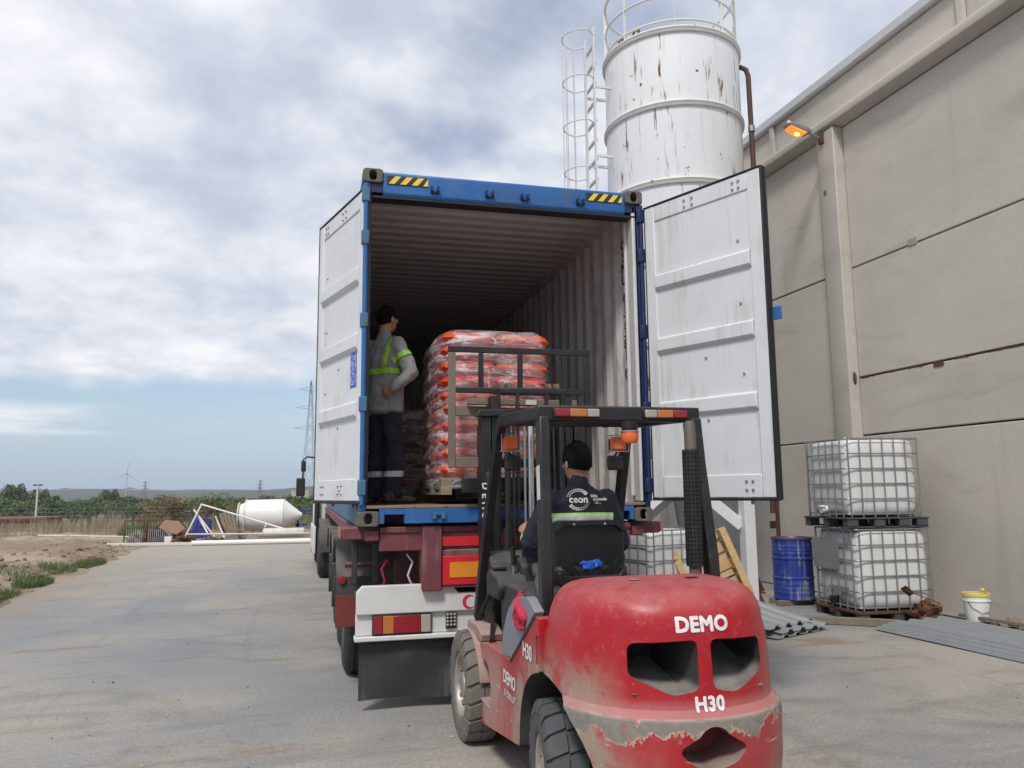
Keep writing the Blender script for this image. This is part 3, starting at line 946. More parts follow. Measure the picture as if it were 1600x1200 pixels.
def build_silo():
    t = thing('storage_silo', 'tall rust-streaked white steel silo with railing behind the container', 'silo', SC)
    top = 8.87
    mb = MB().lathe([(.30, 1.95), (.42, 1.95), (SR, 3.25), (SR, top), (SR - .02, top + .02), (.9, top + .06), (.2, top + .30), (0, top + .31)], 72)
    mb.build('body', M['silo'], t, smooth=35)
    for z in (top - .02, 7.62, 6.37, 5.12, 3.87):
        prof = [(SR - .01, z - .05), (SR + .035, z - .045), (SR + .045, z - .02), (SR + .02, z - .008), (SR + .02, z + .008), (SR + .045, z + .02), (SR + .035, z + .045), (SR - .01, z + .05)]
        MB().lathe(prof, 72).build('ring_flange', SILO_TRIM, t, smooth=50)
    # railing
    post = [R(a) for a in (248, 293, 338, 23, 68, 113, 158, 203)]
    rr = SR - .03
    for a in post:
        x, y = rr * math.cos(a), rr * math.sin(a)
        MB().bar((x, y, top), (x, y, top + 1.06), .012, .06, (x, y, 0)).build('railing_post', SILO_TRIM, t, bevel=.003)
    for z, r_ in ((top + .15, .022), (top + .58, .02), (top + 1.06, .024)):
        MB().path([(rr * math.cos(2 * PI * i / 48), rr * math.sin(2 * PI * i / 48), z) for i in range(48)], r_, 8, closed=True).build('railing_ring', SILO_TRIM, t, smooth=60)
    # lifting lugs
    for a in (196, 214):
        a = R(a); c, s = math.cos(a), math.sin(a)
        L = MB(); d = Vector((-s, c, 0)); o = Vector((c * (SR - .06), s * (SR - .06), top))
        L.bar(o - d * .05, o - d * .05 + Vector((0, 0, .15)), .02, .03, (c, s, 0)); L.bar(o + d * .05, o + d * .05 + Vector((0, 0, .15)), .02, .03, (c, s, 0)); L.bar(o - d * .06 + Vector((0, 0, .15)), o + d * .06 + Vector((0, 0, .15)), .03, .02, (c, s, 0))
        L.build('lifting_lug', M['rusty'], t)
    # ladder with its safety cage, on the side away from the building
    lx = -1.40
    lad = MB()
    for y in (-.02, .40):
        lad.box(lx - .012, lx + .012, y - .035, y + .035, 1.2, 9.35)
    lad.build('ladder_rail', SILO_TRIM, t, bevel=.004)
    z = 1.35
    r0 = None
    while z < 9.3:
        if r0 is None:
            r0 = MB().bar((lx + .02, -.02, 0), (lx + .02, .42, 0), .05, .028).build('ladder_rung', SILO_TRIM, t, loc=(0, 0, z))
        else: part('ladder_rung', r0, t, (0, 0, z))
        z += .335
    cy = .19; cr = .36
    def hoop(a): return (lx - .10 - cr * math.sin(a), cy - cr * math.cos(a) * .92, 0)
    hp = [(lx, -.02, 0)] + [hoop(R(8 + 164 * i / 16)) for i in range(17)] + [(lx, .40, 0)]
    h0 = None
    z = 3.7
    while z < 9.4:
        if h0 is None: h0 = MB().path(hp, .011, 6).build('cage_hoop', SILO_TRIM, t, smooth=60, loc=(0, 0, z))
        else: part('cage_hoop', h0, t, (0, 0, z))
        z += .79
    for a in (12, 45, 78, 111, 144, 168):
        p = hoop(R(a))
        MB().bar((p[0], p[1], 3.7), (p[0], p[1], 9.24), .03, .008, (1, 0, 0)).build('cage_strap', SILO_TRIM, t)
    for z in (8.3, 7.1, 5.9, 4.6):
        for y in (-.02, .40):
            MB().bar((lx, y, z), (-math.sqrt(max(.01, SR ** 2 - y * y)), y, z), .03, .04).build('ladder_bracket', SILO_TRIM, t)
    # legs, beams and knee braces
    lg = 1.27
    ang = [R(-4 + 90 * i) for i in range(4)]
    P = [Vector((lg * math.cos(a + R(18)), lg * math.sin(a + R(18)), 0)) for a in ang]
    for p in P:
        l = MB().box(p.x - .085, p.x + .085, p.y - .085, p.y + .085, .02, 3.4)
        lo = l.build('leg', LEG_PAINT, t, bevel=.006)
        MB().box(p.x - .16, p.x + .16, p.y - .16, p.y + .16, .0, .02).build('base_plate', M['rusty'], lo)
        for q in (-1, 1): MB().prism([(p.x + q * .087, .02), (p.x + q * .24, .02), (p.x + q * .087, .34)], p.y - .008, p.y + .008, 'y').build('gusset', M['rusty'], lo)
    for i in range(4):
        a, b = P[i], P[(i + 1) % 4]
        d = (b - a).normalized()
        MB().bar(a + d * .09 + Vector((0, 0, 1.72)), b - d * .09 + Vector((0, 0, 1.72)), .10, .12).build('cross_beam', LEG_PAINT, t, bevel=.005)
        for q, e in ((a, d), (b, -d)):
            MB().bar(q + e * .07 + Vector((0, 0, 1.15)), q + e * .66 + Vector((0, 0, 1.66)), .07, .16).build('knee_brace', LEG_PAINT, t, bevel=.005)
    # blue scrawl on the brace facing the yard
    a, b = P[3], P[0]
    e = (a - b).normalized(); nn = Vector((-e.y, e.x, 0))
    if nn.y > 0: nn = -nn
    c0 = b + e * .50 + Vector((0, 0, 1.525)) + nn * .038
    ex = -e
    for st in (((-.10, .02), (-.07, .05), (-.06, -.03), (-.10, -.03), (-.09, .0)), ((-.05, .07), (-.055, -.03)), ((-.02, .03), (.0, -.03), (.025, .01), (.045, -.03), (.08, .04))):
        MB().path([c0 + ex * u + Vector((0, 0, v * .9 - u * .86 * 0)) for u, v in st], .007, 5).build('paint_scrawl', M['label_blue'], t)
    MB().lathe([(.16, 1.05), (.30, 1.95)], 20).build('outlet', M['galv'], t, smooth=50)
    # filling pipe down the far side
    ax, ay = 1.12, -.52
    MB().path([(.93, -.42, top - .18), (1.05, -.47, top - .17), (1.13, -.50, top - .22), (1.16, -.51, top - .34), (1.17, -.515, 6.2), (1.18, -.52, 1.3)], .042, 10).build('filling_pipe', M['rust_brown'], t, smooth=50)
    MB().lathe([(.042, 0), (.055, 0), (.055, .10), (.042, .10)], 12, (1.167, -.514, 7.55)).build('pipe_joint', M['galv'], t, smooth=50)
    return t


SILO_TRIM = pm('silo_trim_paint', (.68, .67, .63), .55, var=.08, vs=4, grime=.35, gcol=(.42, .38, .32), rust=.42, rs=5, rcol=(.15, .06, .028))
LEG_PAINT = pm('white_leg_paint', (.70, .71, .71), .5, var=.05, grime=.3, gcol=(.45, .42, .36), rust=.12, rs=4)
silo = build_silo()
# ------------------------------------------------------------------ shipping container
CW, CL, CH = 2.438, 12.192, 2.896


def plate_hole(mb, w, h, rx, ry, t, o, xd, yd, n=24):
    """plate w x h centred on o in the plane xd, yd, thickness t (towards -normal) with an oval hole"""
    F = frame(o, xd, yd)
    out = []; inn = []
    for i in range(n):
        a = 2 * PI * i / n
        c, s = math.cos(a), math.sin(a)
        k = 1 / max(abs(c) / (w / 2), abs(s) / (h / 2))
        out.append((c * k, s * k)); inn.append((rx * math.copysign(abs(c) ** .8, c), ry * math.copysign(abs(s) ** .8, s)))
    vs = [F @ Vector((*p, 0)) for p in out] + [F @ Vector((*p, 0)) for p in inn] + [F @ Vector((*p, -t)) for p in out] + [F @ Vector((*p, -t)) for p in inn]
    fs = []
    for i in range(n):
        j = (i + 1) % n
        fs += [(i, j, n + j, n + i), (n + i, n + j, 3 * n + j, 3 * n + i), (2 * n + j, 2 * n + i, 3 * n + i, 3 * n + j), (j, i, 2 * n + i, 2 * n + j)]
    mb.add(vs, fs)


def build_container():
    t = thing('shipping_container', 'open blue high-cube shipping container on the trailer with both white doors swung out', 'shipping container', (0, 0, HB))
    # corner castings: hollow blocks with real holes
    cw, cdp, chh = .162, .178, .118
    for sx in (0, 1):
        for sy in (0, 1):
            for sz in (0, 1):
                x0 = -.004 if sx == 0 else CW + .004 - cw; y0 = -.004 if sy == 0 else CL - cdp; z0 = 0 if sz == 0 else CH - chh
                mb = MB()
                xc, yc, zc = x0 + cw / 2, y0 + cdp / 2, z0 + chh / 2
                fy = y0 if sy == 0 else y0 + cdp
                plate_hole(mb, cw, chh, .030, .042, .022, (xc, fy, zc), (1, 0, 0) if sy == 0 else (-1, 0, 0), (0, 0, 1))
                fx = x0 if sx == 0 else x0 + cw
                plate_hole(mb, cdp - .046, chh, .045, .034, .022, (fx, yc, zc), (0, -1, 0) if sx == 0 else (0, 1, 0), (0, 0, 1))
                ix = x0 + cw - .018 if sx == 0 else x0
                mb.box(ix, ix + .018, y0 + .023, y0 + cdp - .023, z0, z0 + chh)
                iy = y0 + cdp - .022 if sy == 0 else y0
                mb.box(x0, x0 + cw, iy, iy + .022, z0, z0 + chh)
                mb.box(x0 + .02, x0 + cw - .02, y0 + .022, y0 + cdp - .022, z0 + chh - .02, z0 + chh - .001)
                mb.box(x0 + .02, x0 + cw - .02, y0 + .022, y0 + cdp - .022, z0 + .001, z0 + .02)
                mb.build('corner_casting', M['cast'], t, bevel=.008)
    zb, zt = .118, CH - .118
    # rear corner posts
    for sx in (0, 1):
        x0, x1 = (.004, .056) if sx == 0 else (CW - .050, CW - .004)
        mb = MB().box(x0, x1, .012, .12, zb, zt)
        mb.build('corner_post', M['blue'] if sx == 0 else M['navy_edge'], t, bevel=.006)
        if sx == 1:
            MB().box(CW - .095, CW - .062, .02, .13, zb + .05, zt - .02).build('inner_post', M['white_metal'], t, bevel=.008)
            MB().tube((CW - .085, .19, zb + .1), (CW - .085, .19, zt - .1), .022, 10).build('lashing_tube', M['white_metal'], t, smooth=50)
        xh = .022 if sx == 0 else CW - .022
        MB().tube((xh, -.008, zb + .05), (xh, -.008, zt - .02), .02, 10).build('hinge_rod', M['blue'] if sx == 0 else M['navy_edge'], t, smooth=50)
        for z in (.30, .95, 1.62, 2.30, 2.66):
            MB().box(xh - .034, xh + .030, -.034, .010, z - .06, z + .06).build('hinge', M['blue_worn'] if sx == 0 else M['navy_edge'], t, bevel=.008)
    # header and sill
    xa, xb = .158 + .002, CW - .160
    hd = MB().prism([(.012, 2.700), (.012, 2.865), (.03, 2.882), (.18, 2.882), (.18, 2.70), (.10, 2.675), (.03, 2.675)], xa, xb, 'x').build('header', M['blue'], t, bevel=.004)
    MB().box(.065, CW - .065, .02, .15, 2.655, 2.672).build('header_gasket', M['rubber'], t)
    MB().box(.06, .16, .02, .16, 2.70, zt - .003).build('header_end', M['navy_edge'], t)
    MB().box(CW - .16, CW - .06, .02, .16, 2.70, zt - .003).build('header_end', M['navy_edge'], t)
    for x in (.585, 1.05, 1.36, 1.86):
        k = MB().box(x - .035, x - .018, -.03, .012, 2.735, 2.775).box(x + .018, x + .035, -.03, .012, 2.735, 2.775).box(x - .035, x + .035, -.012, .012, 2.725, 2.738)
        k.build('cam_keeper', M['navy_edge'], hd)
    for x0, x1 in ((.19, .53), (1.92, 2.25)):
        pl = MB().box(x0, x1, .004, .0115, 2.775, 2.845).build('hazard_sticker', M['hz_black'], t)
        w = (x1 - x0) / 7.0; mb = MB()
        n = 4
        for i in range(n):
            a = x0 + .012 + i * 2 * w * .98
            if i == n - 1: mb.prism([(a, 2.777), (x1 - .001, 2.777), (x1 - .001, 2.843)], .002, .006, 'y')
            else: mb.prism([(a, 2.777), (a + w, 2.777), (a + w + .055, 2.843), (a + .055, 2.843)], .002, .006, 'y')
        mb.build('yellow_stripe', M['hz_yellow'], pl)
    sl = MB()
    sl.box(.16, .20, .004, .16, .02, .135); sl.box(.20, .355, .004, .16, .090, .135); sl.box(.355, CW - .355, .004, .16, .02, .135); sl.box(CW - .355, CW - .20, .004, .16, .090, .135); sl.box(CW - .20, CW - .16, .004, .16, .02, .135)
    so = sl.build('sill', M['blue'], t, bevel=.004)
    MB().box(.06, CW - .06, .0, .17, .137, .160).build('threshold', pm('rusted_threshold', (.22, .17, .12), .75, var=.3, grime=.5, rust=.7, rs=6), t, bevel=.004)
    for x in (.62, 1.05, 1.45, 1.86):
        MB().box(x - .05, x - .022, -.035, .004, .055, .105).box(x + .022, x + .05, -.035, .004, .055, .105).box(x - .05, x + .05, -.02, .004, .085, .10).build('cam_keeper', M['blue_worn'], so)
    # corrugated side walls (closed thin sheets)
    def corr(n0, n1, pitch, d, fn, flip=False, th=.004):
        prof = []
        a = n0
        while a < n1:
            for f, h in ((.0, 0), (.26, 0), (.50, d), (.76, d)):
                if a + f * pitch < n1: prof.append((a + f * pitch, h))
            a += pitch
        prof.append((n1, 0))
        return prof
    for sx in (0, 1):
        pr = corr(.16, CL - .16, .278, .036, None)
        mb = MB(); vs = []; fs = []
        for y, h in pr:
            xin = .008 + h if sx == 0 else CW - .008 - h
            xou = xin - .004 if sx == 0 else xin + .004
            vs += [(xin, y, .16), (xin, y, 2.80), (xou, y, .16), (xou, y, 2.80)]
        k = len(pr)
        for i in range(k - 1):
            a, b = i * 4, (i + 1) * 4
            fs += [(a, b, b + 1, a + 1), (a + 2, a + 3, b + 3, b + 2)]
        mb.add(vs, fs); mb.m = [i % 2 for i in range(len(mb.f))]
        mb.build('side_wall', [M['inner_wall'], M['blue']], t, fix=False)
        x0, x1 = (0.0, .06) if sx == 0 else (CW - .06, CW)
        MB().box(x0, x1, .178, CL - .178, 2.80, 2.87).build('top_rail', M['inner_wall'], t)
        xo = -.004 if sx == 0 else CW
        MB().box(xo, xo + .004, .178, CL - .178, 2.802, 2.868).build('top_rail_face', M['blue'], t)
        MB().box(x0, x1, .178, CL - .178, .0, .158).build('bottom_rail', M['blue_worn'], t)
    # front bulkhead
    MB().box(.05, CW - .05, CL - .09, CL - .05, .10, 2.89).build('front_wall', M['inner_wall'], t)
    # roof, corrugated across
    pr = []
    a = .18
    while a < CL - .2:
        for f, h in ((0, 0), (.35, 0), (.5, .022), (.85, .022)): pr.append((a + f * .209, h))
        a += .209
    pr.append((CL - .04, 0))
    mb = MB(); vs = []; fs = []
    for y, h in pr: vs += [(.06, y, 2.84 + h), (CW - .06, y, 2.84 + h), (.06, y, 2.844 + h), (CW - .06, y, 2.844 + h)]
    for i in range(len(pr) - 1):
        a, b = i * 4, (i + 1) * 4
        fs += [(a, a + 1, b + 1, b), (a + 2, b + 2, b + 3, a + 3)]
    mb.add(vs, fs); mb.m = [i % 2 for i in range(len(mb.f))]; mb.build('roof', [M['ceil'], M['blue']], t, fix=False)
    # floor boards
    y = .175
    while y < CL - .1:
        y1 = min(CL - .1, y + 1.22)
        MB().box(.07, CW - .07, y + .002, y1 - .002, .125, .160).build('floor_board', M['ply'], t)
        y = y1
    for i in range(20):
        MB().box(.06, CW - .06, .5 + i * .59, .545 + i * .59, .02, .122).build('floor_beam', M['maroon_dark'], t)
    # stencilled number reading down the right hand wall
    txt = "CSNU 617381 0"
    z = 2.50
    for ch in txt:
        if ch == ' ':
            z -= .06; continue
        me = text_mesh(ch, .135, .0022, 0); me.transform(Matrix.Diagonal((1.5, 1, 1, 1)))
        sticker('stencil_letter', me, M['black_ink'], frame((CW - .049, .335, z), (0, -1, 0), (0, 0, 1)), t)
        z -= .108

    # doors -----------------------------------------------------------------
    DW, DH = 1.188, 2.535
    def door(sign, hinge, ang):
        """local: hinge edge at x=0, free edge at x=sign*DW; inner face towards +y (into the box when shut)"""
        g = thing('door', None, None)
        del_keys = [k for k in list(g.keys())]
        for k in del_keys: del g[k]
        g.parent = t
        g.location = hinge; g.rotation_euler = (0, 0, ang)
        def X(a, b): return (min(sign * a, sign * b), max(sign * a, sign * b))
        p = MB(); p.box(*X(.02, DW - .02), -.035, -.012, .02, DH - .02)
        p.build('door_panel', M['white_door'], g, bevel=.003)
        st = MB()
        st.box(*X(.012, .115), -.05, .0, .012, DH - .012)
        st.box(*X(DW - .125, DW - .012), -.05, .0, .012, DH - .012)
        st.build('door_stile', M['white_door'], g, bevel=.006)
        for ra, rb_ in ((DH - .15, DH - .012), (.012, .185)):
            MB().box(*X(.117, DW - .127), -.05, -.002, ra, rb_).build('door_rail', M['white_door'], g, bevel=.006)
        for i in range(1, 4):
            z = .185 + (DH - .335) * i / 4 - .0
            rb = MB(); x0, x1 = X(.117, DW - .127)
            vs = []
            # raised band with a sloping underside
            prof = [(-.0115, z - .075), (.020, z - .045), (.020, z + .055), (-.0115, z + .075)]
            rb.prism(prof, x0, x1, 'x')
            rb.build('door_rib', M['white_door'], g, bevel=.005)
        gk = MB()
        gk.box(*X(-.004, .008), -.06, -.004, .0, DH)
        gk.box(*X(DW - .012, DW + .004), -.052, .004, -.005, DH + .005)
        gk.box(*X(.0, DW), -.06, .006, DH - .010, DH + .004)
        gk.box(*X(.0, DW), -.05, .006, -.012, .010)
        gk.box(*X(DW - .05, DW + .004), -.066, -.058, -.005, DH + .005)
        gk.build('door_gasket', M['rubber'], g, bevel=.004)
        # bolt heads of the locking bar brackets
        bo = MB().lathe([(0, .012), (.009, .010), (.012, .004), (.012, 0)], 10, axis='y').build('bolt', M['bolt'], g, smooth=40, loc=(sign * .5, .0, .1))
        spots = []
        for zz, yy in ((.07, .0), (.135, .0), (DH - .06, .0), (DH - .115, .0)):
            for xx in (.45, .53, .93, .985): spots.append((xx, yy, zz))
        for zz in (.62, .70, 1.12, 1.28, 1.86, 1.90):
            for xx in ((.46, .54) if zz > 1.2 else (.60,)): spots.append((xx, -.011, zz))
        for zz in (.95, 1.5, 2.0): spots.append((.95, -.011, zz))
        for s in spots: part('bolt', bo, g, (sign * s[0], s[1], s[2]))
        # locking bars on the outside
        for xx in (.42, .92):
            MB().tube((sign * xx, -.085, -.04), (sign * xx, -.085, DH + .04), .017, 10).build('locking_bar', M['galv'], g, smooth=50)
        return g
    # right hand door: swung out about 115 degrees, left hand door folded back along the side
    hz = .185
    rd = door(-1, (CW - .012, -.05, hz), PI - math.atan2(1, 1) * 0)
    d = Vector((.50, -1.09, 0)).normalized()
    # local -x axis must point along d
    rd.rotation_euler = (0, 0, math.atan2(-d.y, -d.x))
    ld = door(1, (.010, -.02, hz), 0)
    d = Vector((-.335, 1.12, 0)).normalized()
    ld.rotation_euler = (0, 0, math.atan2(d.y, d.x))
    MB().box(-1.262, -1.17, -.072, -.060, 1.33, 1.43).build('hasp_plate', M['blue'], rd, bevel=.004)
    # a blue label with rows of small pale print (too small to read)
    lb = MB().box(.16, .30, -.012, -.0095, .92, 1.22).build('label', M['label_blue'], ld)
    mb = MB(); r = random.Random(5)
    for i in range(13):
        z = 1.20 - i * .0205
        x = .17
        while x < .285:
            w = r.uniform(.006, .028)
            if r.random() < .8: mb.box(x, min(.29, x + w), -.010, -.0088, z - .009, z)
            x += w + .005
    mb.build('label_print', M['label_white'], ld)
    return t


container = build_container()
# ------------------------------------------------------------------ semi-trailer


def wheel_parts(parent, c, rad, w, rim_r, tyre_mat, rim_mat, face=-1, nuts=8, lugs=0, lug_mat=None, grooves=False):
    """axle along x, visible face towards face*x; child: wheel > tyre, rim, nuts"""
    g = thing('wheel', None, None, c); g.parent = parent
    hw = w / 2
    prof = [(rim_r, -hw * .80), (rim_r + .012, -hw * .93), (rim_r + (rad - rim_r) * .35, -hw), (rad - .05 * rad / .35, -hw * .97), (rad - .022 * rad / .35, -hw * .88), (rad - .004, -hw * .7)]
    if grooves:
        for gx in (-.42, 0, .42): prof += [(rad, gx * hw - .014), (rad - .016, gx * hw - .010), (rad - .016, gx * hw + .010), (rad, gx * hw + .014)]
    else: prof += [(rad, -hw * .4), (rad, hw * .4)]
    prof += [(r_, -h) for r_, h in reversed(prof[:6])]
    prof.append((rim_r, hw * .8))
    ty = MB().lathe(prof, 48, axis='x', close=True)
    to = ty.build('tyre', tyre_mat, g, smooth=35)
    if lugs:
        mb = MB()
        for i in range(lugs):
            for sd in (-1, 1):
                a = 2 * PI * (i + (.5 if sd > 0 else 0)) / lugs
                aw = 2 * PI / lugs * .40
                vs = []
                for x, rr in ((sd * hw * 1.0, rad * .895), (sd * hw * .86, rad * 1.0), (sd * hw * .02, rad * 1.02)):
                    sl = -.10 * (1 - abs(x) / hw)
                    for da in (-aw, aw):
                        for dr in (-.02, .012):
                            aa = a + da + sl * sd
                            vs.append((x, (rr + dr) * math.sin(aa), (rr + dr) * math.cos(aa)))
                fs = []
                for s in range(2):
                    b = s * 4
                    fs += [(b, b + 1, b + 5, b + 4), (b + 2, b + 6, b + 7, b + 3), (b + 1, b + 3, b + 7, b + 5), (b, b + 4, b + 6, b + 2)]
                fs += [(0, 2, 3, 1), (8, 9, 11, 10)]
                mb.add(vs, fs)
        lo = mb.build('tyre_tread', lug_mat or tyre_mat, g, bevel=.004); lo["kind"] = "stuff"
    f = face
    rp = [(rim_r + .004, f * hw * .78), (rim_r - .008, f * hw * .86), (rim_r - .02, f * hw * .78), (rim_r - .03, f * hw * .45), (rim_r * .74, f * hw * .36), (rim_r * .66, f * hw * .52), (rim_r * .42, f * hw * .55), (rim_r * .38, f * hw * .75), (rim_r * .26, f * hw * .80), (0, f * hw * .80)]
    MB().lathe(rp, 36, axis='x').build('rim', rim_mat, g, smooth=35)
    if nuts:
        n0 = None
        for i in range(nuts):
            a = 2 * PI * i / nuts
            p = (f * hw * .56, rim_r * .56 * math.sin(a), rim_r * .56 * math.cos(a))
            if n0 is None: n0 = MB().tube((-.02, 0, 0), (.02, 0, 0), rim_r * .075, 6).build('wheel_nut', M['nut'], g, loc=p)
            else: part('wheel_nut', n0, g, p)
    return g


def build_trailer():
    t = thing('semi_trailer', 'maroon container trailer with white rear bumper and dark rubber flap', 'trailer', (0, 0, 0))
    CX = CW / 2

    def both(fn):
        for s in (-1, 1): fn(lambda x: x if s < 0 else CW - x, s)
    # rear beam and its middle plate
    MB().box(.17, CW - .17, .06, .16, 1.355, 1.400).box(.17, CW - .17, .075, .15, 1.215, 1.355).build('rear_beam', M['maroon'], t, bevel=.006)
    for x0, x1 in ((.50, .655), (CW - .655, CW - .50)):
        MB().prism([(.03, .90), (.03, 1.405), (.25, 1.405), (.25, 1.1), (.16, .92)], x0, x1, 'x').build('upright_bracket', M['maroon'], t, bevel=.01)
    mp = MB().box(.66, CW - .66, .06, .10, .925, 1.212).build('rear_plate', M['maroon'], t, bevel=.005)
    MB().box(.663, CW - .663, .052, .058, 1.245, 1.318).build('reflective_strip', M['red_refl'], t)
    rp = MB().box(.663, CW - .663, .050, .058, .945, 1.165).build('reflector_panel', M['red_refl'], t, bevel=.002)
    for x0, x1 in ((.72, 1.20), (1.24, CW - .72)):
        MB().box(x0, x1, .044, .049, 1.00, 1.118).build('reflector_field', M['orange_refl'], rp)
    for s in (0, 1):
        mx = (lambda a: a) if s == 0 else (lambda a: CW - a)
        a, b = sorted((mx(-.12), mx(.168)))
        MB().box(a, b, .12, .42, 1.305, 1.402).build('bolster', M['maroon'], t, bevel=.012)
        a, b = sorted((mx(-.135), mx(-.122)))
        MB().box(a, b, .13, .50, 1.315, 1.40).build('bolster_plate', pm('worn_yellow_plate', (.30, .19, .07), .7, var=.3, grime=.5, rust=.5), t, bevel=.004)
        a, b = sorted((mx(.055), mx(.165)))
        MB().box(a, b, .05, .11, 1.295, 1.375).build('beam_stub', M['maroon'], t, bevel=.01)
        a, b = sorted((mx(.72), mx(.60)))
        MB().box(a, b, .26, 11.6, .98, 1.395).build('chassis_rail', M['maroon_dark'], t, bevel=.01)
        a, b = sorted((mx(.33), mx(.60)))
        MB().prism([(a, .72), (b, .72), (b, 1.2), (a, 1.1)], .50, .53, 'y').build('gusset_plate', M['maroon_dark'], t, bevel=.004)
        MB().tube((mx(-.06), .80, 1.06), (mx(.33), .80, 1.06), .024, 10).build('mudguard_bar', M['maroon_dark'], t, smooth=50)
        for xx in (.02, .20):
            MB().box(min(mx(xx - .025), mx(xx + .025)), max(mx(xx - .025), mx(xx + .025)), .775, .80, .90, 1.24).build('mudguard_clamp', M['mudguard'], t, bevel=.006)
        # outer side rail
        a, b = sorted((mx(-.03), mx(.03)))
        MB().box(a, b, .55, 11.7, 1.29, 1.395).build('side_rail', M['maroon'], t, bevel=.006)
    for y in np.arange(.9, 11.8, .95):
        MB().box(0, CW, y, y + .08, 1.22, 1.36).build('cross_member', M['maroon_dark'], t)
    MB().path([(.40, .22, 1.18), (.44, .16, 1.12), (.40, .14, 1.02), (.43, .16, .95), (.49, .2, .93)], .009, 6).build('air_hose', M['pvc_old'], t, smooth=60)
    MB().path([(.27, .45, 1.12), (.22, .42, 1.05), (.25, .41, .95), (.21, .42, .88)], .012, 6).build('air_hose', M['red_refl'], t, smooth=60)
    # white bumper
    bt = MB().prism([(.0, .735), (.0, .905), (.045, .952), (.735, .952), (.80, .875), (CW - .80, .875), (CW - .735, .952), (CW - .045, .952), (CW, .905), (CW, .735)], .10, .16, 'y')
    bp = bt.build('bumper', M['white_metal'], t, bevel=.008)
    MB().box(.0, CW, .135, .20, .575, .733).build('bumper_channel', M['white_metal'], t, bevel=.004)
    MB().box(-.01, CW + .01, .09, .22, .535, .572).build('bumper_lip', M['white_metal'], t, bevel=.008)
    for s in (0, 1):
        mx = (lambda a: a) if s == 0 else (lambda a: CW - a)
        lamp = thing('tail_lamp', None, None); lamp.parent = t
        def bxs(a, b, *r):
            a, b = sorted((mx(a), mx(b))); return MB().box(a, b, *r)
        bxs(.125, .585, .105, .134, .58, .728).build('lamp_housing', M['rubber'], lamp, bevel=.004)
        for a, b, mt in ((.135, .205, 'lens_red'), (.207, .290, 'lens_amber'), (.292, .50, 'lens_red'), (.502, .577, 'lens_white')):
            bxs(a, b, .092, .106, .588, .720).build('lamp_lens', M[mt], lamp, bevel=.004)
        w = thing('work_lamp', None, None); w.parent = t
        bxs(.70, .785, .108, .134, .60, .722).build('lamp_housing', M['black_steel'], w, bevel=.006)
        for i in range(3):
            for j in range(4):
                c = (mx(.70 + .0143 + i * .0283), .104, .615 + .0145 + j * .0265)
                MB().lathe([(0, -.002), (.009, .0), (.0115, .006)], 10, c, 'y').build('led', M['lens_white'], w, smooth=60)
    # red crescent on the bumper
    mb = MB(); n = 20; vs = []
    cx, cz = .885, .803
    A = R(75)
    po = [(cx + .052 * math.cos(t_), cz + .052 * math.sin(t_)) for t_ in [A - .35 + (2 * PI - 2 * (A - .35)) * i / n for i in range(n + 1)]]
    po = [(cx + .055 * math.cos(R(50 + 260 * i / n)), cz + .055 * math.sin(R(50 + 260 * i / n))) for i in range(n + 1)]
    pi_ = [(cx + .015 + .042 * math.cos(R(310 - 260 * i / n)), cz + .042 * math.sin(R(310 - 260 * i / n))) for i in range(n + 1)]
    mb.prism(po + pi_[1:-1], .0965, .099, 'y')
    mb.build('crescent_decal', M['red_crescent'], bp)
    # rubber flap
    nn = 24; vs = []; fs = []
    mb = MB()
    for i in range(nn + 1):
        x = .03 + (CW - .06) * i / nn
        for j, z in enumerate((.515, .42, .30, .18, .085)):
            yy = .16 + .012 * math.sin(i * .9 + j) + .02 * j / 4
            vs += [(x, yy, z + (.01 * math.sin(i * .7) if j == 4 else 0)), (x, yy + .012, z + (.01 * math.sin(i * .7) if j == 4 else 0))]
    for i in range(nn):
        for j in range(4):
            a = (i * 5 + j) * 2; b = a + 2; c = a + 10; d = c + 2
            fs += [(a, c, d, b), (a + 1, b + 1, d + 1, c + 1)]
    mb.add(vs, fs); mb.build('mud_flap', M['flap'], t, smooth=50, fix=False)
    MB().box(.03, CW - .03, .15, .185, .505, .534).build('flap_strip', M['rubber'], t)
    # axles, mudguards
    for i, y in enumerate((1.62, 2.93, 4.24)):
        MB().tube((.2, y, .52), (CW - .2, y, .52), .07, 12).build('axle', M['maroon_dark'], t, smooth=50)
        for s in (0, 1):
            xc = .145 if s == 0 else CW - .145
            wheel_parts(t, (xc, y, .525), .525, .37, .30, M['tyre'], M['rim'], -1 if s == 0 else 1, 10, grooves=True)
            mb = MB(); vs = []; fs = []
            n = 16
            pts = [(y - .72, .54), (y - .73, .75), (y - .715, .95)] + [(y - .70 * math.cos(R(a)), .62 + .64 * math.sin(R(a))) for a in range(38, 150, 9)]
            x0, x1 = (-.125, .43) if s == 0 else (CW - .43, CW + .125)
            for yy, zz in pts: vs += [(x0, yy, zz), (x1, yy, zz), (x0, yy + .012, zz - .012), (x1, yy + .012, zz - .012)]
            for k in range(len(pts) - 1):
                a, b = k * 4, k * 4 + 4
                fs += [(a, b, b + 1, a + 1), (a + 2, a + 3, b + 3, b + 2), (a, a + 2, b + 2, b), (a + 1, b + 1, b + 3, a + 3)]
            fs += [(0, 1, 3, 2)]
            mb.add(vs, fs)
            mb.build('mudguard', M['mudguard'], t, smooth=50)
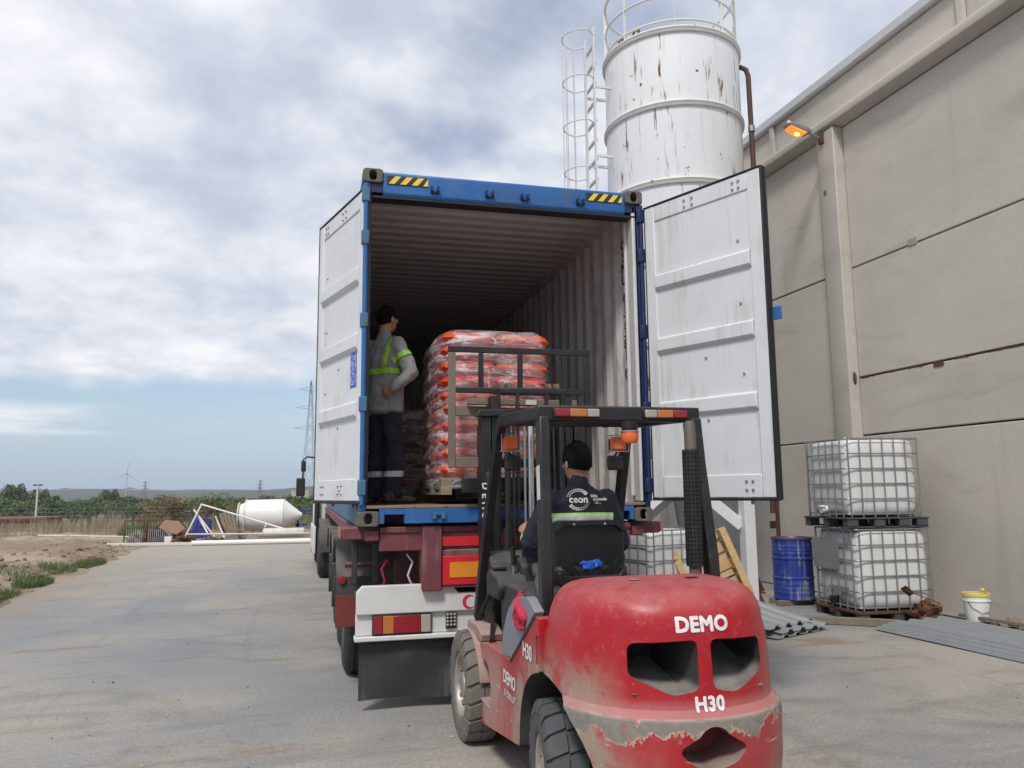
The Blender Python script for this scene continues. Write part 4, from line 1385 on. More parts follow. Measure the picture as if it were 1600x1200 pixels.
            if i == 0:
                a, b = (-.13, .05) if s == 0 else (CW - .05, CW + .13)
                MB().box(a, b, y - .745, y - .733, .53, .80).build('mudguard_panel', pm('muddy_red_panel', (.19, .03, .03), .8, var=.3, grime=.8, gcol=(.06, .05, .05), gs=5) if s == 0 else M['maroon_dark'], t, bevel=.004)
                c = -.075 if s == 0 else CW + .075
                MB().lathe([(0, -.012), (.03, -.01), (.036, 0)], 16, (c, y - .737, .925), 'y').build('round_reflector', M['lens_red'], t, smooth=50)
                a, b = (.02, .16) if s == 0 else (CW - .16, CW - .02)
                MB().box(a, b, .17, y - .735, .80, .825).build('mudguard_strut', M['mudguard'], t)
    return t


trailer = build_trailer()


def build_tractor():
    t = thing('truck_tractor', 'white lorry cab unit with black mirrors ahead of the container', 'truck', (1.00, 12.9, 0), R(1.2))
    # local: x centred, y forward
    def mir(fn):
        for s in (-1, 1): fn(s)
    MB().prism([(.35, .95), (.35, 3.55), (.5, 3.72), (2.2, 3.55), (2.42, 2.2), (2.46, 1.1), (2.40, .62), (1.95, .62), (1.9, 1.05), (.95, 1.05), (.9, .95)], -1.22, 1.22, 'x').build('cab', M['cab_white'], t, bevel=.05, seg=3)
    for s in (-1, 1):
        xs = sorted((s * 1.225, s * 1.235))
        MB().prism([(1.1, 1.9), (1.12, 2.65), (2.0, 2.62), (2.2, 1.9)], *xs, 'x').build('side_window', M['glass_dark'], t)
        MB().box(*sorted((s * 1.24, s * 1.30)), -1.35, 1.0, .40, .98).build('side_skirt', M['cab_white'], t, bevel=.02)
        MB().box(*sorted((s * 1.22, s * 1.27)), .55, 2.35, .28, .62).build('step_panel', M['mudguard'], t, bevel=.02)
        # mirrors
        g = thing('mirror', None, None); g.parent = t
        MB().box(*sorted((s * 1.43, s * 1.55)), 1.98, 2.10, 2.24, 2.52).build('mirror_head', M['rubber'], g, bevel=.03)
        MB().box(*sorted((s * 1.44, s * 1.66)), 1.98, 2.12, 1.62, 2.08).build('mirror_head', M['rubber'], g, bevel=.035)
        MB().path([(s * 1.2, 2.0, 2.60), (s * 1.40, 2.0, 2.62), (s * 1.50, 2.02, 2.55), (s * 1.50, 2.02, 1.60), (s * 1.42, 2.0, 1.52), (s * 1.2, 2.0, 1.56)], .022, 8).build('mirror_arm', M['rubber'], g, smooth=60)
        wheel_parts(t, (s * 1.03, 1.45, .52), .52, .32, .29, M['tyre'], M['rim'], s, 10, grooves=True)
        wheel_parts(t, (s * .98, -2.25, .52), .52, .50, .29, M['tyre'], M['rim'], s, 10, grooves=True)
        mb = MB(); vs = []; fs = []
        pts = [(-2.25 - .62 * math.cos(R(a)), .55 + .62 * math.sin(R(a))) for a in range(0, 181, 12)]
        x0, x1 = sorted((s * .72, s * 1.22))
        for yy, zz in pts: vs += [(x0, yy, zz), (x1, yy, zz), (x0, yy, zz - .015), (x1, yy, zz - .015)]
        for k in range(len(pts) - 1):
            a, b = k * 4, k * 4 + 4
            fs += [(a, b, b + 1, a + 1), (a + 2, a + 3, b + 3, b + 2), (a, a + 2, b + 2, b), (a + 1, b + 1, b + 3, a + 3)]
        mb.add(vs, fs); mb.build('mudguard', M['mudguard'], t, smooth=50)
        MB().box(*sorted((s * .38, s * .46)), -3.2, 2.2, .75, .95).build('chassis_rail', M['maroon_dark'], t)
    MB().tube((-1.18, .28, .55), (-1.18, .28, 2.9), .06, 12).build('air_stack', M['rubber'], t, smooth=50)
    MB().box(-1.0, 1.0, -.2, .2, .98, 1.25).build('equipment_box', M['mudguard'], t, bevel=.02)
    return t


tractor = build_tractor()
# ------------------------------------------------------------------ forklift
FK = Vector((1.30, -.65, 0))


def mat_forklift_red():
    k = NT('forklift_red_paint'); co = k.co(True)
    sx, sy, sz = k.sep(co)
    c = k.mix(k.noise(2.2, 5, .6, co), (.33, .004, .010), (.43, .008, .017))
    # fine dust dulling everything low and every upward face
    nz = k.sep(k.geo.outputs['Normal'])[2]
    dn = k.noise(7, 8, .68, co)
    up = k.m('MULTIPLY', k.mr(nz, .15, .95, 0, .58), k.mr(dn, .28, .62, .45, 1))
    # the front half (fenders, steps, side panel) is muddier than the tail
    fore = k.mr(sy, -1.9, -.6, 0, 1)
    low = k.mr(sz, .95, .45, 0, 1)
    wipe = k.noise(1.0, 6, .65, k.mapping(co, (3, 2.2, 1.3)), .6)
    mud = k.m('MULTIPLY', k.m('MULTIPLY', k.mr(wipe, .36, .62, .16, .9), low), k.mr(fore, 0, 1, .25, 1))
    c = k.mix(k.mr(wipe, .5, .7, 0, .25), c, (.30, .10, .10))
    c = k.mix(up, c, (.39, .145, .145))
    fz = k.mr(k.noise(20, 8, .72, co), .52, .74, 0, .35)
    c = k.mix(k.m('MULTIPLY', fz, k.mr(nz, -.3, .6, .25, 1)), c, (.46, .27, .26))
    dk = k.mr(k.noise(1.0, 7, .68, k.mapping(co, (9, 9, 2.2), (3, 0, 8))), .54, .74, 0, .35)
    c = k.mix(dk, c, (.16, .010, .014))
    c = k.mix(mud, c, (.36, .24, .20))
    # sand-coloured crust over the rear wheel arches
    side = k.m('ABSOLUTE', sx)
    arch = k.m('MULTIPLY', k.mr(side, .30, .46, 0, 1), k.m('MULTIPLY', k.mr(sz, 1.0, .74, 0, 1), k.mr(sy, -1.70, -1.80, 0, 1)))
    da = k.m('SQRT', k.m('ADD', k.m('POWER', k.m('ADD', sy, 1.80), 2.0), k.m('POWER', k.m('SUBTRACT', sz, .325), 2.0)))
    ring = k.m('MULTIPLY', k.mr(da, .66, .50, 0, 1), k.mr(side, .22, .34, 0, 1))
    crust = k.m('MULTIPLY', k.m('MAXIMUM', arch, ring), k.mr(k.noise(8, 8, .7, co), .36, .56, .2, 1))
    c = k.mix(k.m('MULTIPLY', crust, .9), c, (.30, .25, .195))
    # dried splashes running down the flank of the tail
    spl = k.noise(1.0, 6, .7, k.mapping(co, (60, 60, 7)), .3)
    sm = k.m('MULTIPLY', k.mr(spl, .60, .68, 0, .75), k.m('MULTIPLY', k.mr(side, .34, .46, 0, 1), k.m('MULTIPLY', k.mr(sz, 1.06, .92, 0, 1), k.mr(sy, -1.7, -1.8, 0, 1))))
    c = k.mix(sm, c, (.50, .38, .30))
    # dust lying on the shoulder of the bumper ledge
    led = k.m('MULTIPLY', k.mr(sz, .69, .715, 0, 1), k.mr(sz, .79, .735, 0, 1))
    led = k.m('MULTIPLY', led, k.mr(sy, -1.9, -2.1, 0, 1))
    c = k.mix(k.m('MULTIPLY', led, .55), c, (.42, .20, .19))
    # knocked-off paint along the bumper edge: bare grey filler with a pale broken outline
    w = k.noise(7.5, 8, .62, k.mapping(co, (1, 1, .75)), .3)
    zz = k.m('ADD', sz, k.m('MULTIPLY', k.m('SUBTRACT', w, .5), -.46))
    band = k.m('MULTIPLY', k.mr(zz, .650, .656, 0, 1), k.mr(sz, .712, .703, 0, 1))
    band = k.m('MULTIPLY', band, k.mr(sy, -1.95, -2.0, 0, 1))
    rim = k.m('MULTIPLY', k.mr(zz, .636, .644, 0, 1), k.mr(sz, .716, .705, 0, 1))
    rim = k.m('MULTIPLY', rim, k.mr(sy, -1.95, -2.0, 0, 1))
    c = k.mix(k.m('MULTIPLY', rim, k.mr(k.noise(11, 4, .6, co), .42, .58, .05, .8)), c, (.48, .41, .33))
    gcol = k.mix(k.noise(26, 6, .65, co), (.12, .115, .10), (.30, .275, .23))
    c = k.mix(band, c, gcol)
    # pale scrapes
    scr = k.noise(1.0, 4, .6, k.mapping(co, (5, 5, 70), (3, 1, 2)), .1)
    sc = k.m('MULTIPLY', k.mr(scr, .655, .668, 0, .9), k.mr(sz, .66, .60, 0, 1))
    c = k.mix(sc, c, (.60, .52, .44))
    chip = k.mr(k.noise(34, 4, .62, co), .705, .72, 0, .8)
    c = k.mix(chip, c, (.50, .36, .33))
    vs = k.m('MAXIMUM', k.m('MAXIMUM', mud, up), k.m('MAXIMUM', band, crust))
    return k.set(c, k.mr(vs, 0, .7, .30, .85), 0, k.m('ADD', k.noise(60, 3, .6, co), k.m('MULTIPLY', k.noise(5, 4, .6, co), 1.2)), .12, .006)


M['fk_red'] = mat_forklift_red()
M['fk_inside'] = pm('dusty_shade_black_cavity', (.018, .018, .018), .85, var=.3, grime=.4, gcol=(.05, .047, .042), dust=.9, dcol=(.26, .245, .22), obj=True)  # settled dust over a black that paints in the shade of the cavities
M['fk_recess'] = pm('dusty_red_recess', (.30, .03, .035), .7, var=.3, grime=.5, gcol=(.25, .2, .17), dust=.9, dcol=(.27, .25, .22))
M['fk_dusty'] = pm('dust_covered_floor_plate', (.34, .20, .18), .9, var=.25, vs=8, grime=.6, gcol=(.40, .33, .27), gs=12, dust=.6, dcol=(.40, .33, .28), bump=.5)


def plan(w, back, exp, n=40, front=-1.780):
    """plan outline of the tail from the left seam round the back to the right seam"""
    d = front - back
    out = []
    for i in range(n + 1):
        a = PI * i / n
        c, s = math.cos(a), math.sin(a)
        out.append((-w * math.copysign(abs(c) ** (2 / exp), c), front - d * abs(s) ** (2 / exp)))
    return out


def build_counterweight(t):
    lv = [(.34, .580, -2.45, 2.25), (.48, .592, -2.466, 2.25), (.66, .598, -2.472, 2.25), (.700, .594, -2.466, 2.25), (.720, .578, -2.444, 2.25), (.738, .563, -2.416, 2.25), (.80, .560, -2.408, 2.25),
          (.92, .557, -2.403, 2.25), (1.0, .550, -2.397, 2.25), (1.055, .530, -2.390, 2.3), (1.10, .518, -2.382, 2.4), (1.14, .500, -2.366, 2.5), (1.175, .476, -2.342, 2.6), (1.20, .448, -2.308, 2.8), (1.218, .408, -2.258, 3.0), (1.229, .352, -2.185, 3.0), (1.235, .265, -2.08, 3.0)]
    mb = MB(); vs = []; fs = []; n = 56
    for z, w, b, e in lv: vs += [(x, y, z) for x, y in plan(w * .968, b, e, n)]
    k = n + 1
    for i in range(len(lv) - 1):
        for j in range(n): fs.append((i * k + j, i * k + j + 1, (i + 1) * k + j + 1, (i + 1) * k + j))
        fs.append((i * k + k - 1, i * k, (i + 1) * k, (i + 1) * k + k - 1))
    fs.append(tuple(reversed(range(k)))); fs.append(tuple((len(lv) - 1) * k + j for j in range(k)))
    mb.add(vs, fs)
    o = mb.build('counterweight', [M['fk_red'], M['fk_inside'], M['fk_recess']], t)
    eyes = []
    for s in (-1, 1):
        po = [(s * .030, 1.022), (s * .318, 1.008), (s * .322, .872), (s * .15, .795), (s * .034, .815)]
        if s > 0: po = po[::-1]
        po = round_poly(po, .035, 5)
        bool_cut(o, MB().prism(po, -2.7, -1.90, 'y'))
    tow = [(.075 * math.cos(R(a)), .615 + .065 * math.sin(R(a))) for a in range(155, 24, -10)] + [(.145, .600), (.150, .575), (.10, .53), (0, .505), (-.10, .53), (-.150, .575), (-.145, .600)]
    bool_cut(o, MB().prism(round_poly(tow, .02, 3), -2.7, -2.22, 'y'))
    for s in (-1, 1):
        bool_cut(o, MB().tube((s * .16, -1.80, .325), (s * .9, -1.80, .325), .462, 44))
    me = o.data
    for p in me.polygons:
        c = p.center
        if abs(c.x) < .335 and .78 < c.z < 1.035 and c.y > -2.39 and abs(p.normal.y) < .3: p.material_index = 1  # eye openings: inner walls blackened, shade put into the colour
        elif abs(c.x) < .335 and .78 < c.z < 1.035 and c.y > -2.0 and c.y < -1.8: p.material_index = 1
        elif abs(c.x) < .17 and .49 < c.z < .69 and c.y > -2.46 and abs(p.normal.y) < .3: p.material_index = 2
        elif abs(c.x) < .17 and .49 < c.z < .69 and -2.3 < c.y < -2.1: p.material_index = 2
        elif math.hypot(c.y + 1.80, c.z - .325) < .468 and abs(c.x) > .155 and abs(c.x) < .57 and p.normal.dot(Vector((0, -(c.y + 1.8), -(c.z - .325)))) > .0: p.material_index = 1  # inside of the arches blackened likewise, shade as colour
    smooth_mesh(me, 32)
    b = o.modifiers.new("bevel", 'BEVEL'); b.width = .008; b.segments = 2; b.limit_method = 'ANGLE'; b.angle_limit = R(40)
    # hidden duct walls seen through the openings, sloping floors and a divider
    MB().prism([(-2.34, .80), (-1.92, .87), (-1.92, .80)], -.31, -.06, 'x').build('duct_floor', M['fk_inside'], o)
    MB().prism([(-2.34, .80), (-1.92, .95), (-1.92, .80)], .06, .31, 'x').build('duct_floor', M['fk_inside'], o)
    MB().lathe([(0, .004), (.024, .003), (.028, 0)], 20, (-.14, -1.98, 1.239)).build('filler_plug', pm('dull_plug', (.20, .13, .13), .6, dust=.4), o, smooth=50)
    MB().box(.13, .19, -2.0, -1.97, 1.2375, 1.2405).build('slot', M['rubber'], o)
    # lettering
    sticker('lettering', text_mesh("DEMO", .086, .0042, 0, spacing=1.06), M['decal_white'], frame((.002, -2.6, 1.082), (1, 0, 0), (0, 0, 1)), o, o)
    sticker('lettering', text_mesh("H30", .078, .0036, 0, spacing=1.06), M['decal_white'], frame((.008, -2.6, .758), (1, 0, 0), (0, 0, 1)), o, o)
    return o


def build_forklift():
    t = thing('forklift', 'red diesel forklift lettered DEMO H30 with dusty paint and black roof guard', 'forklift', FK)
    cw = build_counterweight(t)
    # ---- chassis and side panels
    body = MB().prism(round_poly([(-.42, .20), (-.40, .60), (-.36, .685), (-.60, .715), (-1.16, .735), (-1.60, 1.00), (-1.70, 1.045), (-1.758, 1.045), (-1.758, .785), (-1.70, .772), (-1.62, .748), (-1.54, .708), (-1.47, .652), (-1.42, .58), (-1.385, .50), (-1.368, .42), (-1.36, .33)], .012, 3), -.56, .56, 'x')
    o = body.build('chassis', [M['fk_red'], M['fk_recess'], M['fk_inside']], t)
    for s in (-1, 1):
        cut = MB().prism([(-.33, .345), (-.33, .60), (-.52, .605), (-.60, .585), (-.655, .53), (-.665, .46), (-.64, .39), (-.60, .345)], s * .24, s * .7, 'x')
        bool_cut(o, cut)
        slot = MB().prism(rrect(-1.745, -1.70, .80, .955, .02), s * .535, s * .7, 'x')
        bool_cut(o, slot)
    for p in o.data.polygons:
        c = p.center
        if .33 < c.z < .61 and -.67 < c.y < -.33 and abs(c.x) < .558 and abs(c.x) > .22: p.material_index = 1
        if c.y < -1.345 and c.z < .79 and abs(c.x) < .555 and (p.normal.y < -.25 or p.normal.z < -.5): p.material_index = 2  # rear arch faces take the black with painted-in shade
        if .79 < c.z < .96 and -1.75 < c.y < -1.69 and abs(c.x) < .558 and abs(c.x) > .5: p.material_index = 1
    smooth_mesh(o.data, 35)
    b = o.modifiers.new("bevel", 'BEVEL'); b.width = .010; b.segments = 2; b.limit_method = 'ANGLE'; b.angle_limit = R(38)
    chassis = o
    MB().box(-.34, .34, -2.2, .32, .24, .70).build('frame_core', M['black_mast'], t, bevel=.01)
    for s in (-1, 1):
        xs = sorted((s * .38, s * .565))
        MB().box(*xs, -.64, -.36, .335, .352).build('step', M['fk_dusty'], t, bevel=.004)
        # floor edge and fender over the front wheel
        mb = MB(); vs = []; fs = []
        pts = []
        for a in range(-8, 172, 12):
            aa = R(a); pts.append((-.02 + .425 * math.cos(aa), .335 + .385 * math.sin(aa)))
        pts = [(.52, .50)] + [(y, z) for y, z in pts if z > .42]
        x0, x1 = xs[0] if s < 0 else .33, xs[1] if s > 0 else -.33
        x0, x1 = (-.575, -.33) if s < 0 else (.33, .575)
        for y, z in pts: vs += [(x0, y, z), (x1, y, z), (x0, y, z - .022), (x1, y, z - .022)]
        for k in range(len(pts) - 1):
            a, c = k * 4, k * 4 + 4
            fs += [(a, c, c + 1, a + 1), (a + 2, a + 3, c + 3, c + 2), (a, a + 2, c + 2, c), (a + 1, c + 1, c + 3, a + 3)]
        fs += [(0, 1, 3, 2), tuple(len(vs) - 4 + q for q in (0, 2, 3, 1))]
        mb.add(vs, fs)
        mb.build('front_fender', M['fk_dusty'], t, smooth=45)
        MB().prism([(-.16, .69), (-.34, .69), (-.36, .735), (-.20, .775), (.12, .765), (.14, .71)], *sorted((s * .40, s * .55)), 'x').build('fender_cowl', M['fk_dusty'], t, bevel=.006)
        # the grey cover panel beside the seat
        MB().prism(round_poly([(-1.19, .742), (-.93, .725), (-.97, .86), (-1.10, 1.00), (-1.26, 1.085), (-1.52, 1.12), (-1.68, 1.06)], .03, 3), *sorted((s * .50, s * .552)), 'x').build('side_cover', M['grey_panel'], t, bevel=.015)
        MB().prism([(-1.205, .728), (-1.17, .728), (-1.70, 1.062), (-1.71, 1.04)], *sorted((s * .52, s * .563)), 'x').build('cover_seal', M['rubber'], t)
    MB().box(-.54, .54, -.50, -.05, .655, .684).build('floor_plate', M['fk_dusty'], t, bevel=.006)
    # bonnet under the seat
    MB().prism(round_poly([(-.95, .70), (-.55, .70), (-.52, 1.02), (-.62, 1.10), (-1.45, 1.10), (-1.74, 1.02), (-1.74, .72)], .05, 3), -.46, .46, 'x').build('bonnet', M['console'], t, bevel=.02)
    # lettering on the left flank
    sticker('lettering', text_mesh("H30", .105, .0036, 0), M['decal_white'], frame((-.5635, -1.555, .845), (0, -1, 0), (0, 0, 1)), t)
    sticker('lettering', text_mesh("DEMO", .098, .0034, 0), M['decal_white'], frame((-.5635, -1.165, .620), (0, -1, 0), (0, 0, 1)), t)
    sticker('lettering', text_mesh("& FORKLIFT", .052, .0012, 0), M['decal_faded'], frame((-.5635, -1.175, .535), (0, -1, 0), (0, 0, 1)), t)
    sticker('lettering', text_mesh("B", .10, .003, .0004), M['decal_faded'], frame((-.5635, -1.045, .522), (0, -1, 0), (0, 0, 1)), t) if False else None
    # ---- wheels
    for s in (-1, 1):
        wheel_parts(t, (s * .535, -.03, .352), .350, .225, .215, M['tyre_dusty'], M['rim'], s, 8, 20)
        g = wheel_parts(t, (s * .455, -1.72, .315), .315, .21, .170, M['tyre_rear'], M['rim'], s, 6, 19)
        g.rotation_euler = (0, 0, R(-7))
    MB().tube((-.5, -.03, .352), (.5, -.03, .352), .09, 14).build('front_axle', M['black_mast'], t)
    MB().box(-.33, .33, -1.83, -1.69, .24, .36).build('steer_axle', M['black_mast'], t, bevel=.01)
    # ---- overhead guard
    def beam(name, pts, w, h, mat='black_steel', up=(1, 0, 0)):
        mb = MB()
        for a, b in zip(pts, pts[1:]): mb.bar(a, b, w, h, up)
        return mb.build(name, M[mat], t, bevel=.010)
    for s in (-1, 1):
        g = MB(); 
        # one welded post: rear leg from the tail up to the roof
        rsweep(MB(), [(s * .475, -1.615, 1.02), (s * .472, -1.60, 1.30), (s * .455, -1.53, 1.80), (s * .448, -1.505, 2.065)], .062, .085).build('rear_post', M['black_steel'], t, bevel=.010)
        # side rail and front post as one bent bar
        pts = [(s * .452, -1.52, 2.088), (s * .452, -1.05, 2.108), (s * .452, -.66, 2.120)]
        k = 7
        for i in range(1, k + 1):
            a = R(90 * i / k * .80)
            pts.append((s * .454, -.66 + .20 * math.sin(a), 2.120 - .20 * (1 - math.cos(a))))
        pts += [(s * .475, -.25, 1.50), (s * .495, .02, .79)]
        mb = MB()
        # sweep a rectangle along the bend
        P = [Vector(p) for p in pts]
        for i, p in enumerate(P):
            d = (P[min(i + 1, len(P) - 1)] - P[max(i - 1, 0)]).normalized()
            sx = Vector((1, 0, 0)); u = d.cross(sx).normalized(); sx = u.cross(d).normalized()
            o0 = len(mb.v)
            for a, c in ((-1, -1), (1, -1), (1, 1), (-1, 1)): mb.v.append(p + sx * a * .030 + u * c * .037)
            if i:
                for q in range(4): mb.f.append([o0 - 4 + q, o0 - 4 + (q + 1) % 4, o0 + (q + 1) % 4, o0 + q]); mb.m.append(0)
        mb.f.append([0, 1, 2, 3]); mb.m.append(0); n = len(mb.v); mb.f.append([n - 1, n - 2, n - 3, n - 4]); mb.m.append(0)
        mb.build('guard_rail', M['black_steel'], t, bevel=.008)
    beam('rear_bar', [(-.485, -1.505, 2.087), (.478, -1.505, 2.087)], .055, .085, up=(0, 0, 1))
    beam('front_bar', [(-.42, -.60, 2.118), (.42, -.60, 2.118)], .05, .05, up=(0, 0, 1))
    for i in range(7):
        x = -.36 + .12 * i
        beam('roof_bar', [(x, -1.48, 2.075), (x, -.62, 2.110)], .018, .05, up=(0, 0, 1))
    beam('roof_bar', [(-.42, -1.1, 2.092), (.42, -1.1, 2.092)], .03, .03, up=(0, 0, 1))
    # rear lamp clusters on the bar
    for s in (-1, 1):
        g = thing('rear_lamp', None, None); g.parent = t
        xc = s * .262 - .002
        MB().box(xc - .135, xc + .135, -1.549, -1.533, 2.060, 2.114).build('lamp_housing', M['rubber'], g, bevel=.012)
        seg = [('lens_red', -.127, -.045), ('lens_amber', -.043, .055), ('lens_white', .057, .127)]
        for mt, a, b in seg:
            if s > 0: a, b = -b, -a
            MB().box(xc + a, xc + b, -1.563, -1.548, 2.065, 2.109).build('lamp_lens', M[mt], g, bevel=.006)
    # beacon hanging under the bar
    g = thing('beacon', None, None, (.045, -1.535, 0)); g.parent = t
    MB().lathe([(0, 2.045), (.046, 2.045), (.046, 2.005), (.040, 1.992), (0, 1.992)], 20).build('beacon_base', M['black_steel'], g, smooth=45)
    MB().lathe([(.043, 1.992), (.049, 1.985), (.047, 1.938), (.040, 1.926), (0, 1.922)], 20).build('beacon_lens', M['orange_lens'], g, smooth=45)
    MB().lathe([(.0455, 1.994), (.052, 1.990), (.052, 1.984), (.0455, 1.981)], 20).build('beacon_ring', M['galv'], g, smooth=45)
    # front signals with wire cages
    for s in (-1, 1):
        g = thing('turn_signal', None, None, (s * .385, -.50, 1.985)); g.parent = t
        MB().box(-.05, .05, -.045, .03, -.048, .048).build('signal_lens', M['orange_lens'], g, bevel=.014)
        MB().box(-.042, .042, .03, .075, -.042, .042).build('signal_base', M['rubber'], g, bevel=.01)
        w = MB()
        for z in (-.055, .055): w.path([(-.062, .04, z), (-.066, -.05, z), (.06, -.052, z), (.06, .04, z)], .0035, 5)
        for x in (-.064, .06): w.path([(x, -.05, -.058), (x, -.05, .058)], .0035, 5)
        w.build('signal_cage', M['galv'], g)
        MB().tube((s * .04, .03, 0), (s * .09, .0, .02), .01, 6).build('signal_bracket', M['black_mast'], g)
        g = thing('mirror', None, None, (s * .365, -.50, 1.855)); g.parent = t
        MB().prism(rrect(-.055, .055, -.05, .05, .016), -.02, .025, 'y').build('mirror_head', M['rubber'], g, bevel=.01)
        MB().path([(0, .01, .05), (s * .03, .02, .085), (s * .10, .03, .09)], .006, 6).build('mirror_stalk', M['black_mast'], g)
    # front-left lamp block on the post
    MB().box(-.50, -.43, -.36, -.27, 1.72, 1.80).build('lamp_block', M['console'], t, bevel=.012)
    # ---- exhaust with perforated guard
    g = thing('exhaust', None, None, (.378, -1.60, 0)); g.parent = t
    MB().path([(0, 0, 1.08), (0, 0, 1.98), (.01, .03, 2.03)], .034, 14).build('exhaust_pipe', pm('heat_stained_pipe', (.12, .105, .09), .7, .3, var=.3, rust=.4), g, smooth=50)
    sh = MB().lathe([(.0455, 1.255), (.048, 1.255), (.048, 1.885), (.0455, 1.885)], 28, close=True).build('heat_shield', M['black_steel'], g, smooth=45)
    mb = MB()
    for i in range(27):
        for j in range(16):
            a = 2 * PI * (j + (i % 2) * .0) / 16
            z = 1.275 + i * .0226; r_ = .0483
            c = Vector((r_ * math.cos(a), r_ * math.sin(a), z)); u = Vector((-math.sin(a), math.cos(a), 0)); w = Vector((0, 0, 1))
            mb.add([c + (u * math.cos(2 * PI * q / 6) + w * math.sin(2 * PI * q / 6)) * .0062 for q in range(6)], [tuple(range(6))])
    k = NT('painted_hole_dark'); k.set((.002, .002, .002), 1)
    ho = mb.build('perforation_disc', k.mat, g, fix=False); ho["kind"] = "stuff"  # black discs paint the dark of the holes, none is cut
    MB().lathe([(.034, 1.12), (.042, 1.125), (.042, 1.21), (.034, 1.215)], 16).build('exhaust_collar', M['galv'], g, smooth=45)
    # ---- seat
    st = thing('operator_seat', None, None); st.parent = t
    MB().prism(rrect(-.24, .24, -.98, -.40, .08), 1.10, 1.22, 'z').build('seat_cushion', M['seat'], st, bevel=.03, seg=3)
    bk = MB(); 
    bk.prism(round_poly([(-.238, 1.10), (.238, 1.10), (.238, 1.42), (.20, 1.475), (-.20, 1.475), (-.238, 1.42)], .05, 4), -.945, -.83, 'y')
    bko = bk.build('backrest', M['seat'], st, bevel=.022, seg=3)
    MB().prism(round_poly([(-.232, 1.425), (-.19, 1.485), (.19, 1.485), (.232, 1.425), (.215, 1.415), (.17, 1.455), (-.17, 1.455), (-.215, 1.415)], .02, 3), -.975, -.86, 'y').build('backrest_piping', M['seat'], st, bevel=.012)
    MB().prism(round_poly([(-.215, 1.10), (.215, 1.10), (.215, 1.185), (.19, 1.19), (.18, 1.16), (-.18, 1.16), (-.19, 1.19), (-.215, 1.185)], .012, 2), -1.005, -.94, 'y').build('seat_pocket', M['seat'], st, bevel=.012)
    for s in (-1, 1):
        MB().bar((s * .185, -.985, 1.245), (s * .09, -.985, 1.17), .04, .006, (0, 1, 0)).build('pocket_strap', M['black_steel'], st)
        MB().ball((s * .10, -.972, 1.462), .010, .008, .010, 8, 6).build('stud', M['galv'], st, smooth=60)
    MB().path([(-.24, -.72, 1.17), (-.30, -.80, 1.20), (-.33, -.95, 1.17), (-.28, -1.08, 1.13)], .03, 8).build('seat_lever', M['console'], st, smooth=60)
    # ---- dash, console, steering
    MB().prism(round_poly([(-.02, .72), (-.12, .72), (-.30, 1.05), (-.24, 1.20), (-.10, 1.26), (.08, 1.22), (.12, .80)], .03, 3), -.46, .46, 'x').build('dashboard', M['console'], t, bevel=.02)
    MB().prism(round_poly([(-.30, .98), (-.60, .98), (-.66, 1.06), (-.62, 1.13), (-.36, 1.16), (-.26, 1.12)], .03, 3), -.50, -.30, 'x').build('side_console', M['console'], t, bevel=.02)
    MB().box(-.49, -.40, -.46, -.36, 1.155, 1.185).build('console_cap', M['console'], t, bevel=.01)
    MB().prism(round_poly([(-.40, .98), (-.60, .98), (-.58, 1.19), (-.46, 1.24)], .02, 3), -.33, -.19, 'x').build('lever_box', M['console'], t, bevel=.015)
    for x, y, h in ((-.375, -.55, .19), (-.30, -.36, .12), (-.25, -.36, .11)):
        MB().path([(x, y, 1.10), (x - .005, y - .01, 1.13 + h * .5)], .009, 8).build('lever_shaft', M['galv'], t, smooth=60)
        MB().path([(x - .005, y - .01, 1.12 + h * .4), (x - .012, y - .02, 1.12 + h)], [.014, .018], 10).build('lever_grip', M['rubber'], t, smooth=60)
    MB().tube((0, -.10, 1.18), (0, -.30, 1.38), .022, 10).build('steering_column', M['black_mast'], t)
    sw = [(0 + .175 * math.cos(2 * PI * i / 28), -.30 + .175 * math.sin(2 * PI * i / 28) * .72, 1.38 + .175 * math.sin(2 * PI * i / 28) * .70) for i in range(28)]
    MB().path(sw, .014, 8, closed=True).build('steering_wheel', M['rubber'], t, smooth=60)
    mb = MB()
    for a in (90, 210, 330):
        a = R(a); mb.tube((0, -.30, 1.375), (.17 * math.cos(a), -.30 + .17 * .72 * math.sin(a), 1.38 + .17 * .7 * math.sin(a)), .009, 6)
    mb.build('wheel_spoke', M['black_mast'], t)
    MB().path([(-.44, -1.48, 1.03), (-.42, -1.3, 1.16), (-.36, -1.12, 1.16), (-.30, -1.0, 1.10)], .035, 8).build('intake_hose', M['console'], t, smooth=60)
    MB().path([(-.50, -.12, .84), (-.47, -.25, .98), (-.42, -.34, 1.0)], .014, 8).build('brake_hose', M['rubber'], t, smooth=60)
    MB().bar((-.50, -.42, .70), (-.44, -.22, .86), .05, .02, (1, 0, 0)).build('pedal', M['black_mast'], t)
    # manual label on the post
    MB().bar((-.493, -1.702, 1.62), (-.4755, -1.632, 1.84), .0015, .055, (1, 0, 0)) if False else None
    lb = MB(); lb.add([(-.5245, -1.66, 1.62), (-.5245, -1.605, 1.62), (-.5045, -1.575, 1.845), (-.5045, -1.628, 1.845)], [(0, 1, 2, 3)])
    # ---- mast
    ms = thing('mast', None, None); ms.parent = t
